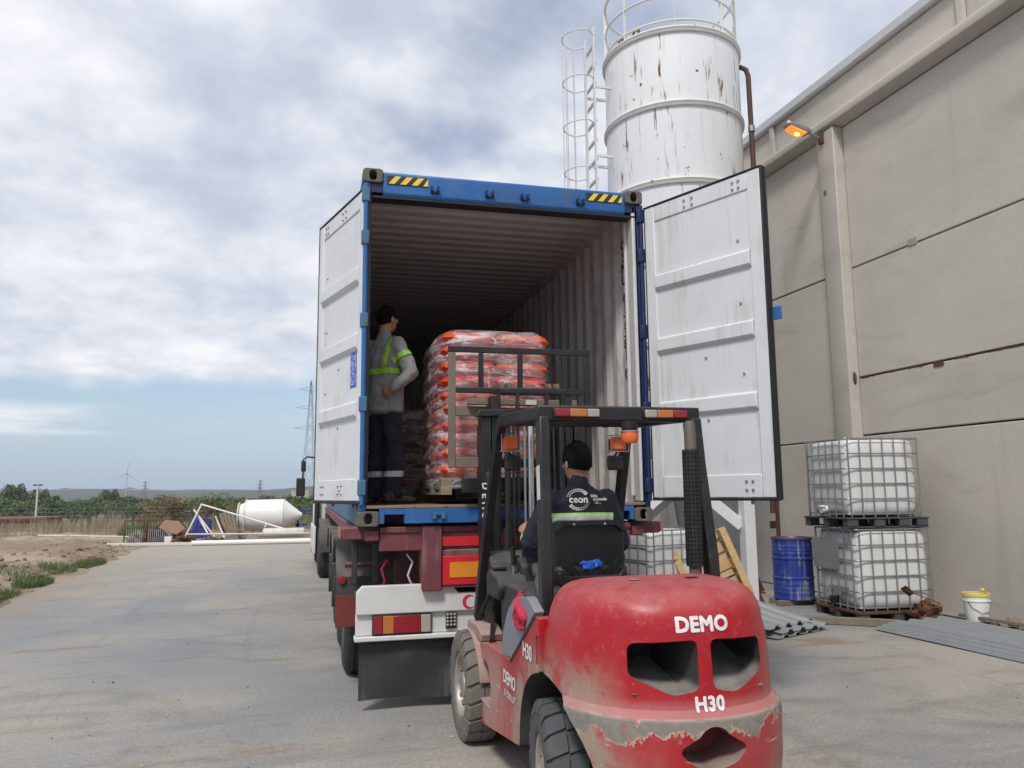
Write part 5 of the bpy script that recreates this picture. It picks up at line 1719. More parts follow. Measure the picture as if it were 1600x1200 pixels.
    for s in (-1, 1):
        # outer channel, open towards the middle
        x = s * .405
        def ch(x, y0, y1, z0, z1, w, name, mat='black_mast'):
            mb = MB()
            mb.box(*sorted((x, x - s * .016)), y0, y1, z0, z1)
            mb.box(*sorted((x - s * .017, x - s * w)), y0, y0 + .018, z0, z1); mb.box(*sorted((x - s * .017, x - s * w)), y1 - .018, y1, z0, z1)
            return mb.build(name, M[mat], ms, bevel=.003)
        ch(x, .27, .43, .10, 2.26, .07, 'outer_channel')
        ch(s * .325, .285, .435, .55, 2.40, .06, 'inner_channel')
        # lift cylinders, chains and hoses
        MB().tube((s * .215, .24, .25), (s * .215, .24, 1.40), .038, 14).build('lift_cylinder', M['black_mast'], ms, smooth=50)
        MB().tube((s * .215, .24, 1.40), (s * .215, .24, 2.20), .024, 12).build('cylinder_rod', M['black_mast'], ms, smooth=50)
        for x in ((-.265, -.115) if s < 0 else (.12, .255)):
            mb = MB(); z = .9
            while z < 2.42:
                mb.box(x - .016, x + .016, .300, .316, z, z + .017); mb.box(x - .010, x + .010, .298, .318, z + .0185, z + .0285); z += .030
            co = mb.build('lift_chain', M['chain'], ms); co["kind"] = "stuff"
        MB().path([(s * .16, .26, .9), (s * .165, .25, 1.6), (s * .16, .26, 2.3)], .012, 6).build('hydraulic_hose', M['rubber'], ms, smooth=60)
    MB().tube((-.03, .25, .4), (-.03, .25, 2.28), .026, 14).build('cylinder_rod', M['chrome'], ms, smooth=50)
    MB().tube((-.075, .255, .4), (-.075, .255, 2.2), .010, 8).build('hydraulic_pipe', M['galv'], ms, smooth=50)
    for z, y in ((2.235, .30), (1.42, .44), (.45, .30)):
        MB().box(-.40, .40, y, y + .05, z - .04, z + .04).build('cross_tie', M['black_mast'], ms, bevel=.006)
    MB().prism(round_poly([(-.46, 2.235), (-.43, 2.285), (-.12, 2.30), (-.12, 2.25), (-.36, 2.235)], .012, 2), .24, .34, 'y').build('mast_head', M['black_steel'], ms, bevel=.006)
    MB().prism(round_poly([(.46, 2.235), (.43, 2.285), (.12, 2.30), (.12, 2.25), (.36, 2.235)], .012, 2), .24, .34, 'y').build('mast_head', M['black_steel'], ms, bevel=.006)
    MB().box(-.26, .28, .30, .42, 2.42, 2.47).build('inner_head', M['black_steel'], ms, bevel=.008)
    for x in (-.20, .19):
        g = MB(); g.lathe([(0, -.022), (.040, -.022), (.046, -.016), (.040, -.008), (.040, .008), (.046, .016), (.040, .022), (0, .022)], 18, (x - .035, .38, 2.475), 'x'); g.lathe([(0, -.022), (.040, -.022), (.046, -.016), (.040, -.008), (.040, .008), (.046, .016), (.040, .022), (0, .022)], 18, (x + .03, .38, 2.475), 'x')
        g.build('chain_pulley', pm('rust_dusty_pulley', (.14, .105, .085), .8, .2, var=.3, rust=.4), ms, smooth=40)
    # white letters running down the outer channel
    z = 1.71
    for chr_ in "DEMO":
        sticker('lettering', text_mesh(chr_, .072, .002, 0), M['decal_white'], frame((-.4065, .345, z), (0, -1, 0), (0, 0, 1)) if False else frame((-.385, .2675, z), (0, 0, -1), (1, 0, 0)), ms)
        z -= .073
    # tilt cylinders
    for s in (-1, 1):
        MB().path([(s * .40, -.35, .62), (s * .40, .26, .86)], .035, 10).build('tilt_cylinder', M['black_mast'], t, smooth=50)
    # ---- carriage, load backrest, forks
    ca = thing('carriage', None, None); ca.parent = t
    Y = .62
    def b(x0, x1, z0, z1, mat='black_steel', y0=Y, y1=Y + .03, name='backrest_bar'):
        MB().box(x0, x1, y0, y1, z0, z1).build(name, M[mat], ca, bevel=.005)
    b(-.605, .605, 2.795, 2.845)
    b(-.605, -.545, 1.86, 2.793, 'muddy_steel')
    b(.555, .605, 1.86, 2.793)
    for x in (-.335, -.005, .33): b(x - .021, x + .021, 2.51, 2.793)
    b(-.543, .553, 2.462, 2.508)
    b(-.543, -.20, 2.275, 2.355, 'muddy_steel'); b(-.20, .553, 2.285, 2.345)
    b(-.36, -.30, 1.945, 2.273, 'muddy_steel')
    b(-.543, -.20, 1.86, 1.943, 'muddy_steel'); b(-.20, .553, 1.86, 1.93, 'black_mast')
    b(.30, .36, 1.932, 2.283, 'black_mast')
    MB().box(-.46, .46, Y - .06, Y - .005, 2.36, 2.41).build('carriage_plate', M['muddy_steel'], ca, bevel=.006)
    MB().box(-.50, .50, Y - .07, Y - .005, 1.66, 1.78).build('carriage_plate', M['black_mast'], ca, bevel=.006)
    MB().box(.02, .11, Y - .065, Y - .062, 2.365, 2.405).build('rating_plate', M['paper'], ca)
    for s in (-1, 1):
        f = MB()
        f.prism([(Y + .03, 2.20), (Y + .07, 2.20), (Y + .07, 1.66), (Y + 1.15, 1.638), (Y + 1.15, 1.628), (Y + .05, 1.615), (Y + .03, 1.63)], s * .30 - .06, s * .30 + .06, 'x')
        f.build('fork', M['black_steel'], ca, bevel=.006)
    # paper plate on the left rear post
    rsweep(MB(), [(-.4925, -1.562, 1.62), (-.4875, -1.536, 1.80)], .002, .055).build('instruction_plate', M['paper'], t)
    return t


forklift = build_forklift()


def build_rag():
    mb = MB(); r = random.Random(4); vs = []; fs = []
    n, m = 14, 10
    for i in range(n + 1):
        for j in range(m + 1):
            u, v = i / n, j / m
            y = -1.30 - .20 * u + .02 * math.sin(v * 9); z = 1.125 - .17 * v * (1 - .45 * abs(u - .5)) - .05 * u
            x = -.566 + .012 * math.sin(u * 26 + v * 2) - .004 * v + .03 * (1 - v) ** 2 * (v < .25)
            vs.append((x, y, z))
    for i in range(n):
        for j in range(m):
            a = i * (m + 1) + j; fs.append((a, a + 1, a + m + 2, a + m + 1))
    mb.add(vs, fs)
    o = mb.build('red_rag', M['red_cloth'], None, smooth=60, fix=False, loc=FK)
    s_ = o.modifiers.new("s", 'SOLIDIFY'); s_.thickness = .006
    tag(o, 'crumpled red rag hanging over the grey side cover of the forklift', 'cloth')


build_rag()
# ------------------------------------------------------------------ people


def chain(mb, pts, n=10):
    """limb through (x, y, z, r): smooth tapered tube with rounded joints"""
    P = [Vector(p[:3]) for p in pts]; rr = [p[3] for p in pts]
    dense = []; dr = []
    for i in range(len(P) - 1):
        for k in range(6):
            t = k / 6
            a, b = P[i], P[i + 1]
            dense.append(a.lerp(b, t)); dr.append(rr[i] + (rr[i + 1] - rr[i]) * t)
    dense.append(P[-1]); dr.append(rr[-1])
    mb.path(dense, dr, n)
    for p, r in zip(P, rr): mb.ball(p, r, r, r, n, 6)


def stack(mb, pts, k=5):
    """trunk through ellipsoids (x, y, z, rx, ry, rz)"""
    for a, b in zip(pts, pts[1:]):
        for i in range(k):
            t = i / k
            q = [a[j] + (b[j] - a[j]) * t for j in range(6)]
            mb.ball(q[:3], *q[3:], 20, 12)
    mb.ball(pts[-1][:3], *pts[-1][3:], 20, 12)


def head(mb, c, R3, s=1.0):
    """head with nose, ears, jaw; R3 turns it (faces local +y)"""
    o = MB()
    o.ball((0, 0, .0), .076 * s, .096 * s, .105 * s, 20, 14)
    o.ball((0, .022, -.055), .060 * s, .066 * s, .066 * s, 16, 10)
    o.ball((0, .052, -.088), .034 * s, .030 * s, .026 * s, 12, 8)
    o.path([(0, .092, .018), (0, .105, -.010), (0, .113, -.028), (0, .098, -.036)], [.008, .011, .014, .008], 8)
    o.ball((0, .084, .035), .045, .020, .012, 12, 6)
    o.ball((0, .090, -.060), .024, .014, .007, 10, 6); o.ball((0, .088, -.071), .020, .013, .007, 10, 6)
    for q in (-1, 1):
        o.ball((q * .031, .078, .012), .014, .014, .010, 10, 6)
        o.ball((q * .046, .062, -.022), .024, .022, .022, 10, 6)
        o.ball((q * .079, -.006, -.014), .011, .021, .032, 10, 8)
        o.ball((q * .080, .0, -.036), .008, .012, .014, 8, 6)
    T = Matrix.Translation(c) @ R3
    for p in o.v: mb.v.append(T @ p)
    n = len(mb.v) - len(o.v)
    for f in o.f: mb.f.append([i + n for i in f]); mb.m.append(0)


def hair_cap(c, R3, parent, s=1.0):
    o = MB(); n = 40; m = 22; vs = []; fs = []
    r = random.Random(2)
    for i in range(m + 1):
        th = PI * .78 * i / m
        for j in range(n):
            ph = 2 * PI * j / n
            d = Vector((math.sin(th) * math.cos(ph), math.sin(th) * math.sin(ph), math.cos(th)))
            front = max(0, d.y)
            lim = PI * (.60 - .20 * front ** .7 + .13 * max(0, -d.y) ** .8) + .09 * mnoise.noise(Vector((d.x * 9, d.y * 9, 1)))
            t2 = min(th, lim)
            d = Vector((math.sin(t2) * math.cos(ph), math.sin(t2) * math.sin(ph), math.cos(t2)))
            k = 1 + .035 * mnoise.noise(d * 9) + .035 * mnoise.noise(d * 24)
            thin = 1.0 + .055 * min(1, max(0, (lim - t2) / .55)) ** .7
            vs.append((d.x * .0785 * thin * k, d.y * .099 * thin * k - .003, d.z * .108 * thin * k + .006))
    for i in range(m):
        for j in range(n):
            fs.append((i * n + j, (i + 1) * n + j, (i + 1) * n + (j + 1) % n, i * n + (j + 1) % n))
    o.add(vs, fs)
    q = random.Random(8); base = list(o.v)
    for _ in range(2600):
        i = q.randrange(m - 1); j = q.randrange(n)
        p = base[i * n + j].lerp(base[(i + 1) * n + (j + 1) % n], q.random())
        dn = (base[(i + 1) * n + j] - base[i * n + j])
        if dn.length < 1e-5 or p.y > .085: continue
        dn.normalize(); nn = Vector((p.x / .0785 ** 2, p.y / .099 ** 2, p.z / .108 ** 2)).normalized()
        sd = dn.cross(nn); tip = p + (dn * q.uniform(.5, 1) + nn * q.uniform(.15, .55) + sd * q.uniform(-.5, .5)) * q.uniform(.008, .018)
        o.add([p - sd * .0016, p + sd * .0016, tip], [(0, 1, 2)])
    T = Matrix.Translation(c) @ R3
    o.v = [T @ (p * s) for p in o.v]
    return o.build('hair', M['hair'], parent, smooth=80)


def hand(mb, wrist, d, up, curl, thumb_side, s=1.0):
    """palm along d (unit), back of the hand facing up; curl bends the fingers away from the back"""
    d = Vector(d).normalized(); up = Vector(up); up = (up - d * up.dot(d)).normalized(); sd = d.cross(up) * thumb_side
    w = Vector(wrist)
    for i in range(5):
        t = i / 4
        c = w + d * (.015 + .07 * t) * s
        o = MB(); o.ball((0, 0, 0), .016 * s + .016 * t * s + .010, .022 * s, .0145 * s, 12, 8)
        F = Matrix((sd, d, up)).transposed().to_4x4(); F.translation = c
        o.v = [F @ p for p in o.v]
        n = len(mb.v); mb.v += o.v
        for f in o.f: mb.f.append([q + n for q in f]); mb.m.append(0)
    L = (.074, .082, .077, .060)
    for i, l in enumerate(L):
        off = (.030 - .020 * i)
        p = w + (d * .082 + sd * off) * s
        pts = [(*p, .0092 * s)]
        ang = 0; spread = sd * (.05 - .035 * i)
        for j, fr in enumerate((.45, .32, .25)):
            ang += curl[j]
            dirv = (d * math.cos(ang) - up * math.sin(ang) + spread).normalized()
            p = p + dirv * l * fr * s
            pts.append((*p, (.0088 - .0012 * j) * s))
        chain(mb, pts, 8)
    p = w + (d * .022 + sd * .022) * s
    pts = [(*p, .012 * s)]
    for j, (l, a) in enumerate(((.035, .75), (.030, .45), (.022, .25))):
        dirv = (d * math.cos(a) + sd * math.sin(a) - up * (.25 + .25 * j) * (1 if curl[0] > .3 else .4)).normalized()
        p = p + dirv * l * s; pts.append((*p, (.0105 - .001 * j) * s))
    chain(mb, pts, 8)


def cloth(name, mb, mat, parent, vox=.011, disp=.010, scale=.09, smooth=5):
    o = mb.build(name, mat, parent, fix=False)
    remesh(o, vox, smooth)
    me = o.data
    # folds: push the surface in and out along its normal
    cs = [v.co + v.normal * (mnoise.fractal(Vector((v.co.x / scale, v.co.y / scale, v.co.z / (scale * 1.5))), .9, 2.0, 3) * disp) for v in me.vertices]
    me.vertices.foreach_set("co", [q for c in cs for q in c])
    me.materials.clear(); me.materials.append(mat)
    smooth_mesh(me, 80); me.update()
    return o


def band_on(name, target, mat, parent, zf, lo, hi, keep=lambda c: True, lift=.004):
    """a strip of tape: the faces of a garment between two heights, lifted off the cloth"""
    bm = bmesh.new(); bm.from_mesh(target.data)
    nb = bm.copy() if hasattr(bm, 'copy') else bm
    for v in bm.verts: v.co = v.co + v.normal * lift
    geo = list(bm.verts) + list(bm.edges) + list(bm.faces)
    pco, pno = zf
    for h, sgn in ((lo, -1), (hi, 1)):
        geo = list(bm.verts) + list(bm.edges) + list(bm.faces)
        bmesh.ops.bisect_plane(bm, geom=geo, plane_co=Vector(pco) + Vector(pno) * h, plane_no=Vector(pno) * sgn, clear_outer=True)
    bmesh.ops.delete(bm, geom=[f for f in bm.faces if not keep(f.calc_center_median())], context='FACES')
    me = bpy.data.meshes.new(name); bm.to_mesh(me); bm.free()
    me.materials.clear(); me.materials.append(mat)
    smooth_mesh(me, 80)
    o = link(name, me, parent)
    s = o.modifiers.new("s", 'SOLIDIFY'); s.thickness = .003; s.offset = 1
    return o


def shoe(mb, heel, d, l=.28):
    d = Vector(d).normalized(); s = d.cross(Vector((0, 0, 1)))
    h = Vector(heel)
    for t, w, z, r in ((.06, .038, .055, .055), (.22, .038, .05, .05), (.42, .042, .042, .042), (.62, .048, .036, .036), (.80, .048, .034, .034), (.92, .040, .030, .030)):
        c = h + d * (l * t) + Vector((0, 0, z))
        o = MB(); o.ball((0, 0, 0), w, l * .14, r, 12, 8)
        F = Matrix((s, d, Vector((0, 0, 1)))).transposed().to_4x4(); F.translation = c
        n = len(mb.v); mb.v += [F @ p for p in o.v]
        for f in o.f: mb.f.append([q + n for q in f]); mb.m.append(0)
    c = h + d * (l * .12)
    mb.path([c + Vector((0, 0, .04)), c + Vector((0, 0, .11))], [.048, .046], 12)


def build_driver():
    t = thing('person', 'driver in a navy work jacket with white back print, seated in the red forklift', 'person', FK)
    # body: one skin mesh (head, neck, trunk, arms, hands, legs)
    mb = MB()
    hc = Vector((-.008, -.775, 1.853)); HR = Euler((R(-4), 0, R(14))).to_matrix().to_4x4()
    head(mb, hc, HR, 1.09)
    chain(mb, [(-.005, -.795, 1.80, .052), (0, -.80, 1.70, .054), (0, -.79, 1.62, .06)], 14)
    stack(mb, [(0, -.64, 1.25, .14, .10, .09), (0, -.73, 1.38, .125, .09, .09), (0, -.775, 1.52, .15, .085, .10), (0, -.785, 1.60, .13, .065, .05)])
    LA = [(-.195, -.78, 1.61, .052), (-.300, -.70, 1.345, .042), (-.255, -.46, 1.365, .032)]
    RA = [(.195, -.78, 1.61, .052), (.285, -.74, 1.335, .042), (.19, -.44, 1.33, .032)]
    chain(mb, LA); chain(mb, RA)
    hand(mb, LA[-1][:3], (-.22, .62, .70), (-.75, -.55, .25), (.55, .75, .6), 1)
    hand(mb, RA[-1][:3], (-.25, .85, .25), (.5, -.1, .85), (.65, .85, .7), -1)
    for s in (-1, 1):
        chain(mb, [(s * .09, -.64, 1.24, .085), (s * .16, -.24, 1.26, .062), (s * .17, -.16, .84, .045)])
    body = mb.build('body', M['skin'], t, fix=False)
    remesh(body, .0062, 3); body.data.materials.clear(); body.data.materials.append(M['skin']); smooth_mesh(body.data, 80)
    hair_cap(hc, HR, t, 1.09)
    jk = MB()
    stack(jk, [(0, -.65, 1.20, .185, .13, .08), (0, -.725, 1.36, .175, .125, .09), (0, -.768, 1.50, .215, .118, .09), (0, -.780, 1.595, .215, .100, .060), (0, -.785, 1.640, .165, .085, .042), (0, -.79, 1.680, .105, .074, .035)])
    chain(jk, [(-.005, -.80, 1.69, .070), (0, -.80, 1.722, .064)], 14)
    for A in (LA, RA):
        s = -1 if A is LA else 1
        e = Vector(A[1][:3]); w = Vector(A[2][:3]); q = e.lerp(w, .90)
        chain(jk, [(s * .17, -.78, 1.600, .080), (*(Vector(A[0][:3]).lerp(e, .5)), .074), (*e, .064), (*q, .049)])
    jacket = cloth('jacket', jk, M['navy_cloth'], t, .010, .014, .09, 4)
    # waist tape: silver with lime edges
    zf = ((0, -.88, 1.452), (0, .06, 1))
    mid = lambda c: abs(c.x) < .205
    band_on('reflective_tape', jacket, M['hiviz'], t, zf, .012, .078, mid, .004)
    band_on('reflective_tape', jacket, M['silver_tape'], t, zf, .026, .066, mid, .0062)
    for A in (LA, RA):
        e = Vector(A[1][:3]); w = Vector(A[2][:3]); d = (w - e).normalized(); c = e.lerp(w, .66)
        near = lambda p, c=c: (p - c).length < .09
        band_on('sleeve_tape', jacket, M['hiviz'], t, (c, d), -.026, .026, near, .004)
        band_on('sleeve_tape', jacket, M['silver_tape'], t, (c, d), -.015, .015, near, .0062)
    tr = MB()
    for s in (-1, 1):
        chain(tr, [(s * .09, -.66, 1.25, .105), (s * .16, -.24, 1.27, .080), (s * .17, -.17, .88, .060)])
    stack(tr, [(0, -.70, 1.20, .17, .11, .07), (0, -.62, 1.22, .17, .11, .07)])
    cloth('trousers', tr, M['navy_trouser'], t, .013, .008, .09)
    sh = MB()
    for s in (-1, 1): shoe(sh, (s * .17, -.22, .688), (0, 1, 0), .27)
    o = sh.build('shoes', M['shoe'], t, fix=False); remesh(o, .009, 3); o.data.materials.clear(); o.data.materials.append(M['shoe'])
    # printing on the back: word, two dotted arcs, small slogan
    J = jacket
    wht = M['decal_white']
    F = lambda x, z: frame((x, -1.3, z), (1, 0, 0), (0, 0, 1))
    cx, cz = -.035, 1.612
    sticker('back_print', text_mesh("ceon", .062, .0014, 0), wht, F(cx, cz), t, J, .003)
    dots = MB()
    for sg in (1, -1):
        for row, rr, n in ((0, .058, 12), (1, .070, 14)):
            for i in range(n):
                a = R((38 if sg > 0 else 20) + (122 if sg > 0 else 122) * i / (n - 1)) * sg if sg > 0 else -R(20 + 122 * i / (n - 1))
                r_ = .0026 + .0030 * (1 - i / n if sg > 0 else i / n)
                x, z = rr * math.cos(a), rr * math.sin(a) * .92
                dots.add([(x + r_ * math.cos(2 * PI * k / 8), z + r_ * math.sin(2 * PI * k / 8), 0) for k in range(8)], [tuple(range(8))])
    sticker('back_print', dots.mesh('dots'), wht, F(cx, cz), t, J, .003)
    for i, (w, dx) in enumerate((("bilim", 0), ("dağıtımda", .012), ("var...", .024))):
        sticker('back_print', text_mesh(w, .026, .0006, 0, 'LEFT'), wht, F(.045 + dx, 1.634 - .021 * i), t, J, .003)
    return t


driver = build_driver()


def build_worker():
    t = thing('person', 'worker in grey shirt and navy trousers standing inside the container, hand on hip', 'person', (.265, .80, HB + .162), R(-50))
    mb = MB()
    hc = Vector((0, .015, 1.655)); HR = Euler((R(4), 0, R(-2))).to_matrix().to_4x4()
    head(mb, hc, HR, 1.0)
    chain(mb, [(0, .0, 1.59, .052), (0, -.015, 1.50, .055), (0, -.02, 1.44, .06)], 14)
    stack(mb, [(0, 0, .95, .120, .085, .08), (0, .0, 1.10, .13, .09, .09), (0, -.015, 1.28, .155, .095, .11), (0, -.02, 1.40, .14, .07, .05)])
    RA = [(.180, -.02, 1.390, .046), (.300, .02, 1.135, .040), (.205, -.115, .995, .032)]
    LA = [(-.185, -.02, 1.395, .050), (-.285, .0, 1.12, .042), (-.305, .05, .90, .032)]
    chain(mb, RA); chain(mb, LA)
    hand(mb, RA[-1][:3], (-.86, -.12, -.20), (.30, -.90, .2), (.22, .3, .25), -1)
    hand(mb, LA[-1][:3], (.1, .3, -.9), (-.9, 0, 0), (.3, .4, .3), 1)
    for s in (-1, 1):
        chain(mb, [(s * .080, 0, .90, .060), (s * .104, .02, .50, .052), (s * .11, -.02, .10, .04), (s * .11, .03, .05, .04)])
    body = mb.build('body', M['skin'], t, fix=False)
    remesh(body, .0065, 3); body.data.materials.clear(); body.data.materials.append(M['skin']); smooth_mesh(body.data, 80)
    hair_cap(hc, HR, t)
    sh = MB()
    stack(sh, [(0, .0, .82, .198, .146, .05), (0, .0, .95, .192, .138, .09), (0, .0, 1.10, .172, .122, .09), (0, -.015, 1.27, .192, .122, .10), (0, -.02, 1.37, .188, .10, .055), (0, -.015, 1.44, .10, .075, .03)])
    chain(sh, [(0, -.015, 1.47, .068), (0, -.010, 1.495, .064)], 14)
    for A in (LA, RA):
        s = -1 if A is LA else 1
        e = Vector(A[1][:3]); w = Vector(A[2][:3]); q = e.lerp(w, .90)
        chain(sh, [(s * .165, -.02, 1.40, .075), (*(Vector(A[0][:3]).lerp(e, .5)), .069), (*e, .061), (*q, .045)])
    shirt = cloth('shirt', sh, M['grey_cloth'], t, .010, .015, .10, 4)
    # high-visibility tape: waist band, braces, sleeve band
    zf = ((0, 0, 0), (0, 0, 1))
    trunk = lambda c: abs(c.x) < .20 and not (c.x > .16 and c.y > .05)
    band_on('waist_tape', shirt, M['hiviz'], t, zf, 1.135, 1.185, lambda c: abs(c.x) < .19, .004)
    for s in (-1, 1):
        c0 = Vector((s * .10, 0, 1.2)); nrm = Vector((1, 0, s * -.18)).normalized()
        band_on('brace_tape', shirt, M['hiviz'], t, (c0, nrm), -.021, .021, lambda c: 1.18 < c.z < 1.47 and abs(c.x) < .19, .005)
        A = RA if s > 0 else LA
        e = Vector(A[1][:3]); w = Vector((s * .175, -.02, 1.40)); d = (e - w).normalized(); c = w.lerp(e, .42)
        band_on('sleeve_tape', shirt, M['hiviz'], t, (c, d), -.024, .024, lambda p, c=c: (p - c).length < .11 and abs(p.x) > .150, .004)
    tr = MB()
    stack(tr, [(0, 0, .93, .150, .100, .05), (0, 0, .86, .160, .108, .06), (0, 0, .80, .15, .108, .06)])
    for s in (-1, 1):
        chain(tr, [(s * .082, 0, .86, .090), (s * .104, .02, .50, .080), (s * .11, -.01, .10, .078)], 14)
    trs = cloth('trousers', tr, M['navy_trouser'], t, .011, .022, .09, 4)
    band_on('shin_tape', trs, M['silver_tape'], t, zf, .235, .285, lambda c: True, .004)
    so = MB()
    for s in (-1, 1): shoe(so, (s * .115, -.075, .004), (s * .15, 1, 0), .29)
    o = so.build('shoes', M['shoe'], t, fix=False); remesh(o, .008, 2); o.data.materials.clear(); o.data.materials.append(M['shoe']); smooth_mesh(o.data, 80)
    return t


worker = build_worker()
tag(driver, group=None)


def build_wad():
    mb = MB(); r = random.Random(9)
    for i in range(9):
        mb.ball((r.uniform(-.055, .055), r.uniform(-.012, .012), r.uniform(0, .05)), r.uniform(.014, .034), r.uniform(.010, .016), r.uniform(.010, .024), 10, 7)
    for v in mb.v:
        k = mnoise.noise(v * 45) * .012; v.x += k; v.z += mnoise.noise(v * 52 + Vector((3, 1, 2))) * .012
    o = mb.build('plastic_bag', M['blue_wad'], None, smooth=30, loc=FK + Vector((.0, -.985, 1.20)))
    tag(o, 'crumpled blue plastic bag stuffed in the pocket behind the forklift seat', 'bag')


build_wad()
# ------------------------------------------------------------------ wrapped pallet loads


def mat_bag(name, a, b, pr):
    k = NT(name); co = k.co(True); oi = k.N("ShaderNodeObjectInfo")
    off = k.N("ShaderNodeVectorMath"); off.operation = 'ADD'
    k.L(co, off.inputs[0]); k.L(oi.outputs['Random'], off.inputs[1])
    c = k.mix(k.mr(oi.outputs['Random'], 0, 1, 0, 1, False), a, b)
    # pale printed band across the middle of each bag
    x = k.m('ABSOLUTE', k.sep(co)[0])
    n = k.noise(14, 6, .6, k.mapping(off.outputs[0], (.5, 1, 1.6)))
    pm_ = k.m('MULTIPLY', k.mr(x, .17, .12, 0, 1), k.mr(n, .47, .60, 0, .6))
    c = k.mix(pm_, c, pr)
    n2 = k.noise(1.0, 6, .6, k.mapping(off.outputs[0], (3, 3, 26)))
    c = k.mix(k.mr(n2, .55, .7, 0, .35), c, tuple(q * .5 for q in a))
    return k.set(c, .3, 0, k.noise(16, 5, .6, off.outputs[0]), .6, .02, .6)


def mat_wrap():
    k = NT('stretch_film'); co = k.co()
    k.set((.86, .86, .89), .13, 0, k.m('ADD', k.noise(1.0, 6, .6, k.mapping(co, (5, 5, 26), rot=(.12, .1, 0)), .6), k.noise(9, 5, .6, co)), .9, .03, .7)
    tr = k.N("ShaderNodeBsdfTransparent"); tr.inputs[0].default_value = (.97, .97, .98, 1)
    mx = k.N("ShaderNodeMixShader")
    st = k.noise(1.0, 7, .66, k.mapping(co, (3, 3, 17), (1, 4, 2), (.1, .16, 0)), .8)
    crk = k.noise(1.0, 5, .6, k.mapping(co, (9, 9, 5), (0, 3, 3)), 1.2)
    f = k.m('ADD', k.mr(st, .42, .66, .12, .60), k.mr(crk, .56, .66, 0, .28))  # milky film; its whiter streaks also paint in glare
    out = [n for n in k.nt.nodes if n.type == 'OUTPUT_MATERIAL'][0]
    k.L(f, mx.inputs[0]); k.L(tr.outputs[0], mx.inputs[1]); k.L(k.b.outputs[0], mx.inputs[2])
    k.L(mx.outputs[0], out.inputs[0])
    return k.mat


M['bag'] = mat_bag('orange_red_bag', (.66, .035, .018), (.72, .10, .022), (.68, .36, .30))
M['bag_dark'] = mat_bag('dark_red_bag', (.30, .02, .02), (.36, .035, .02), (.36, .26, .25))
M['film'] = mat_wrap()


def bag_mesh():
    mb = MB(); nx, ny = 14, 10; a, b, h = .246, .212, .0655
    vs = []; fs = []
    for side in (1, -1):
        for i in range(nx + 1):
            for j in range(ny + 1):
                u, v = -1 + 2 * i / nx, -1 + 2 * j / ny
                # squash the square into a rounded pillow outline
                x = a * u * (1 - .055 * v ** 4); y = b * v * (1 - .06 * u ** 4)
                t = max(0, (1 - abs(u) ** 5)) ** .5 * max(0, (1 - abs(v) ** 5)) ** .5
                z = side * h * t + mnoise.noise(Vector((u * 2.3, v * 2.3, side))) * .008
                vs.append((x, y, z))
    k = (nx + 1) * (ny + 1)
    for s in (0, 1):
        for i in range(nx):
            for j in range(ny):
                q = (s * k + i * (ny + 1) + j, s * k + (i + 1) * (ny + 1) + j, s * k + (i + 1) * (ny + 1) + j + 1, s * k + i * (ny + 1) + j + 1)
                fs.append(q if s == 0 else q[::-1])
    mb.add(vs, fs)
    me = mb.mesh('bag'); bm = bmesh.new(); bm.from_mesh(me); bmesh.ops.remove_doubles(bm, verts=bm.verts, dist=.004); bm.to_mesh(me); bm.free()
    smooth_mesh(me, 80)
    return me


def film_shell(W, D, z0, z1, nl, seed=0, flare=.05):
    mb = MB(); vs = []; fs = []
    n = 120; m = nl * 6
    for j in range(m + 1):
        z = z0 + (z1 - z0) * j / m
        lay = math.cos(2 * PI * (z - .0) / ((z1 - z0) / nl) + PI)
        for i in range(n):
            a = 2 * PI * i / n
            c, s = math.cos(a), math.sin(a); e = 5
            k = (abs(c) ** e + abs(s) ** e) ** (-1 / e)
            x, y = W / 2 * c * k, D / 2 * s * k
            g = .012 + .016 * lay * (.6 + .4 * mnoise.noise(Vector((c * 2, s * 2, z * 6 + seed)))) + .020 * mnoise.fractal(Vector((x * 5, y * 5 + seed, z * 4)), 1, 2, 4)
            if j < 4: g += -flare * (4 - j) / 4 * .4
            t = max(0, (z - (z1 - .06)) / .06)
            g -= .05 * t * t
            vs.append((x * (1 + g / max(W, .1) * 2), y * (1 + g / D * 2), z + .012 * mnoise.noise(Vector((c * 3, s * 3, seed))) * (j / m)))
    for j in range(m):
        for i in range(n): fs.append((j * n + i, j * n + (i + 1) % n, (j + 1) * n + (i + 1) % n, (j + 1) * n + i))
    # top skin sags between the bags
    prev = m * n
    for q, (sc, dz) in enumerate(((.86, .014), (.6, .006), (.3, -.012), (.05, -.018))):
        base = len(vs)
        for i in range(n):
            p = vs[m * n + i]
            vs.append((p[0] * sc, p[1] * sc, z1 + dz + .012 * mnoise.noise(Vector((p[0] * 4 * sc, p[1] * 4 * sc, seed)))))
        for i in range(n): fs.append((prev + i, prev + (i + 1) % n, base + (i + 1) % n, base + i))
        prev = base
    fs.append(tuple(prev + i for i in range(n)))
    mb.add(vs, fs)
    return mb


BAG = {}


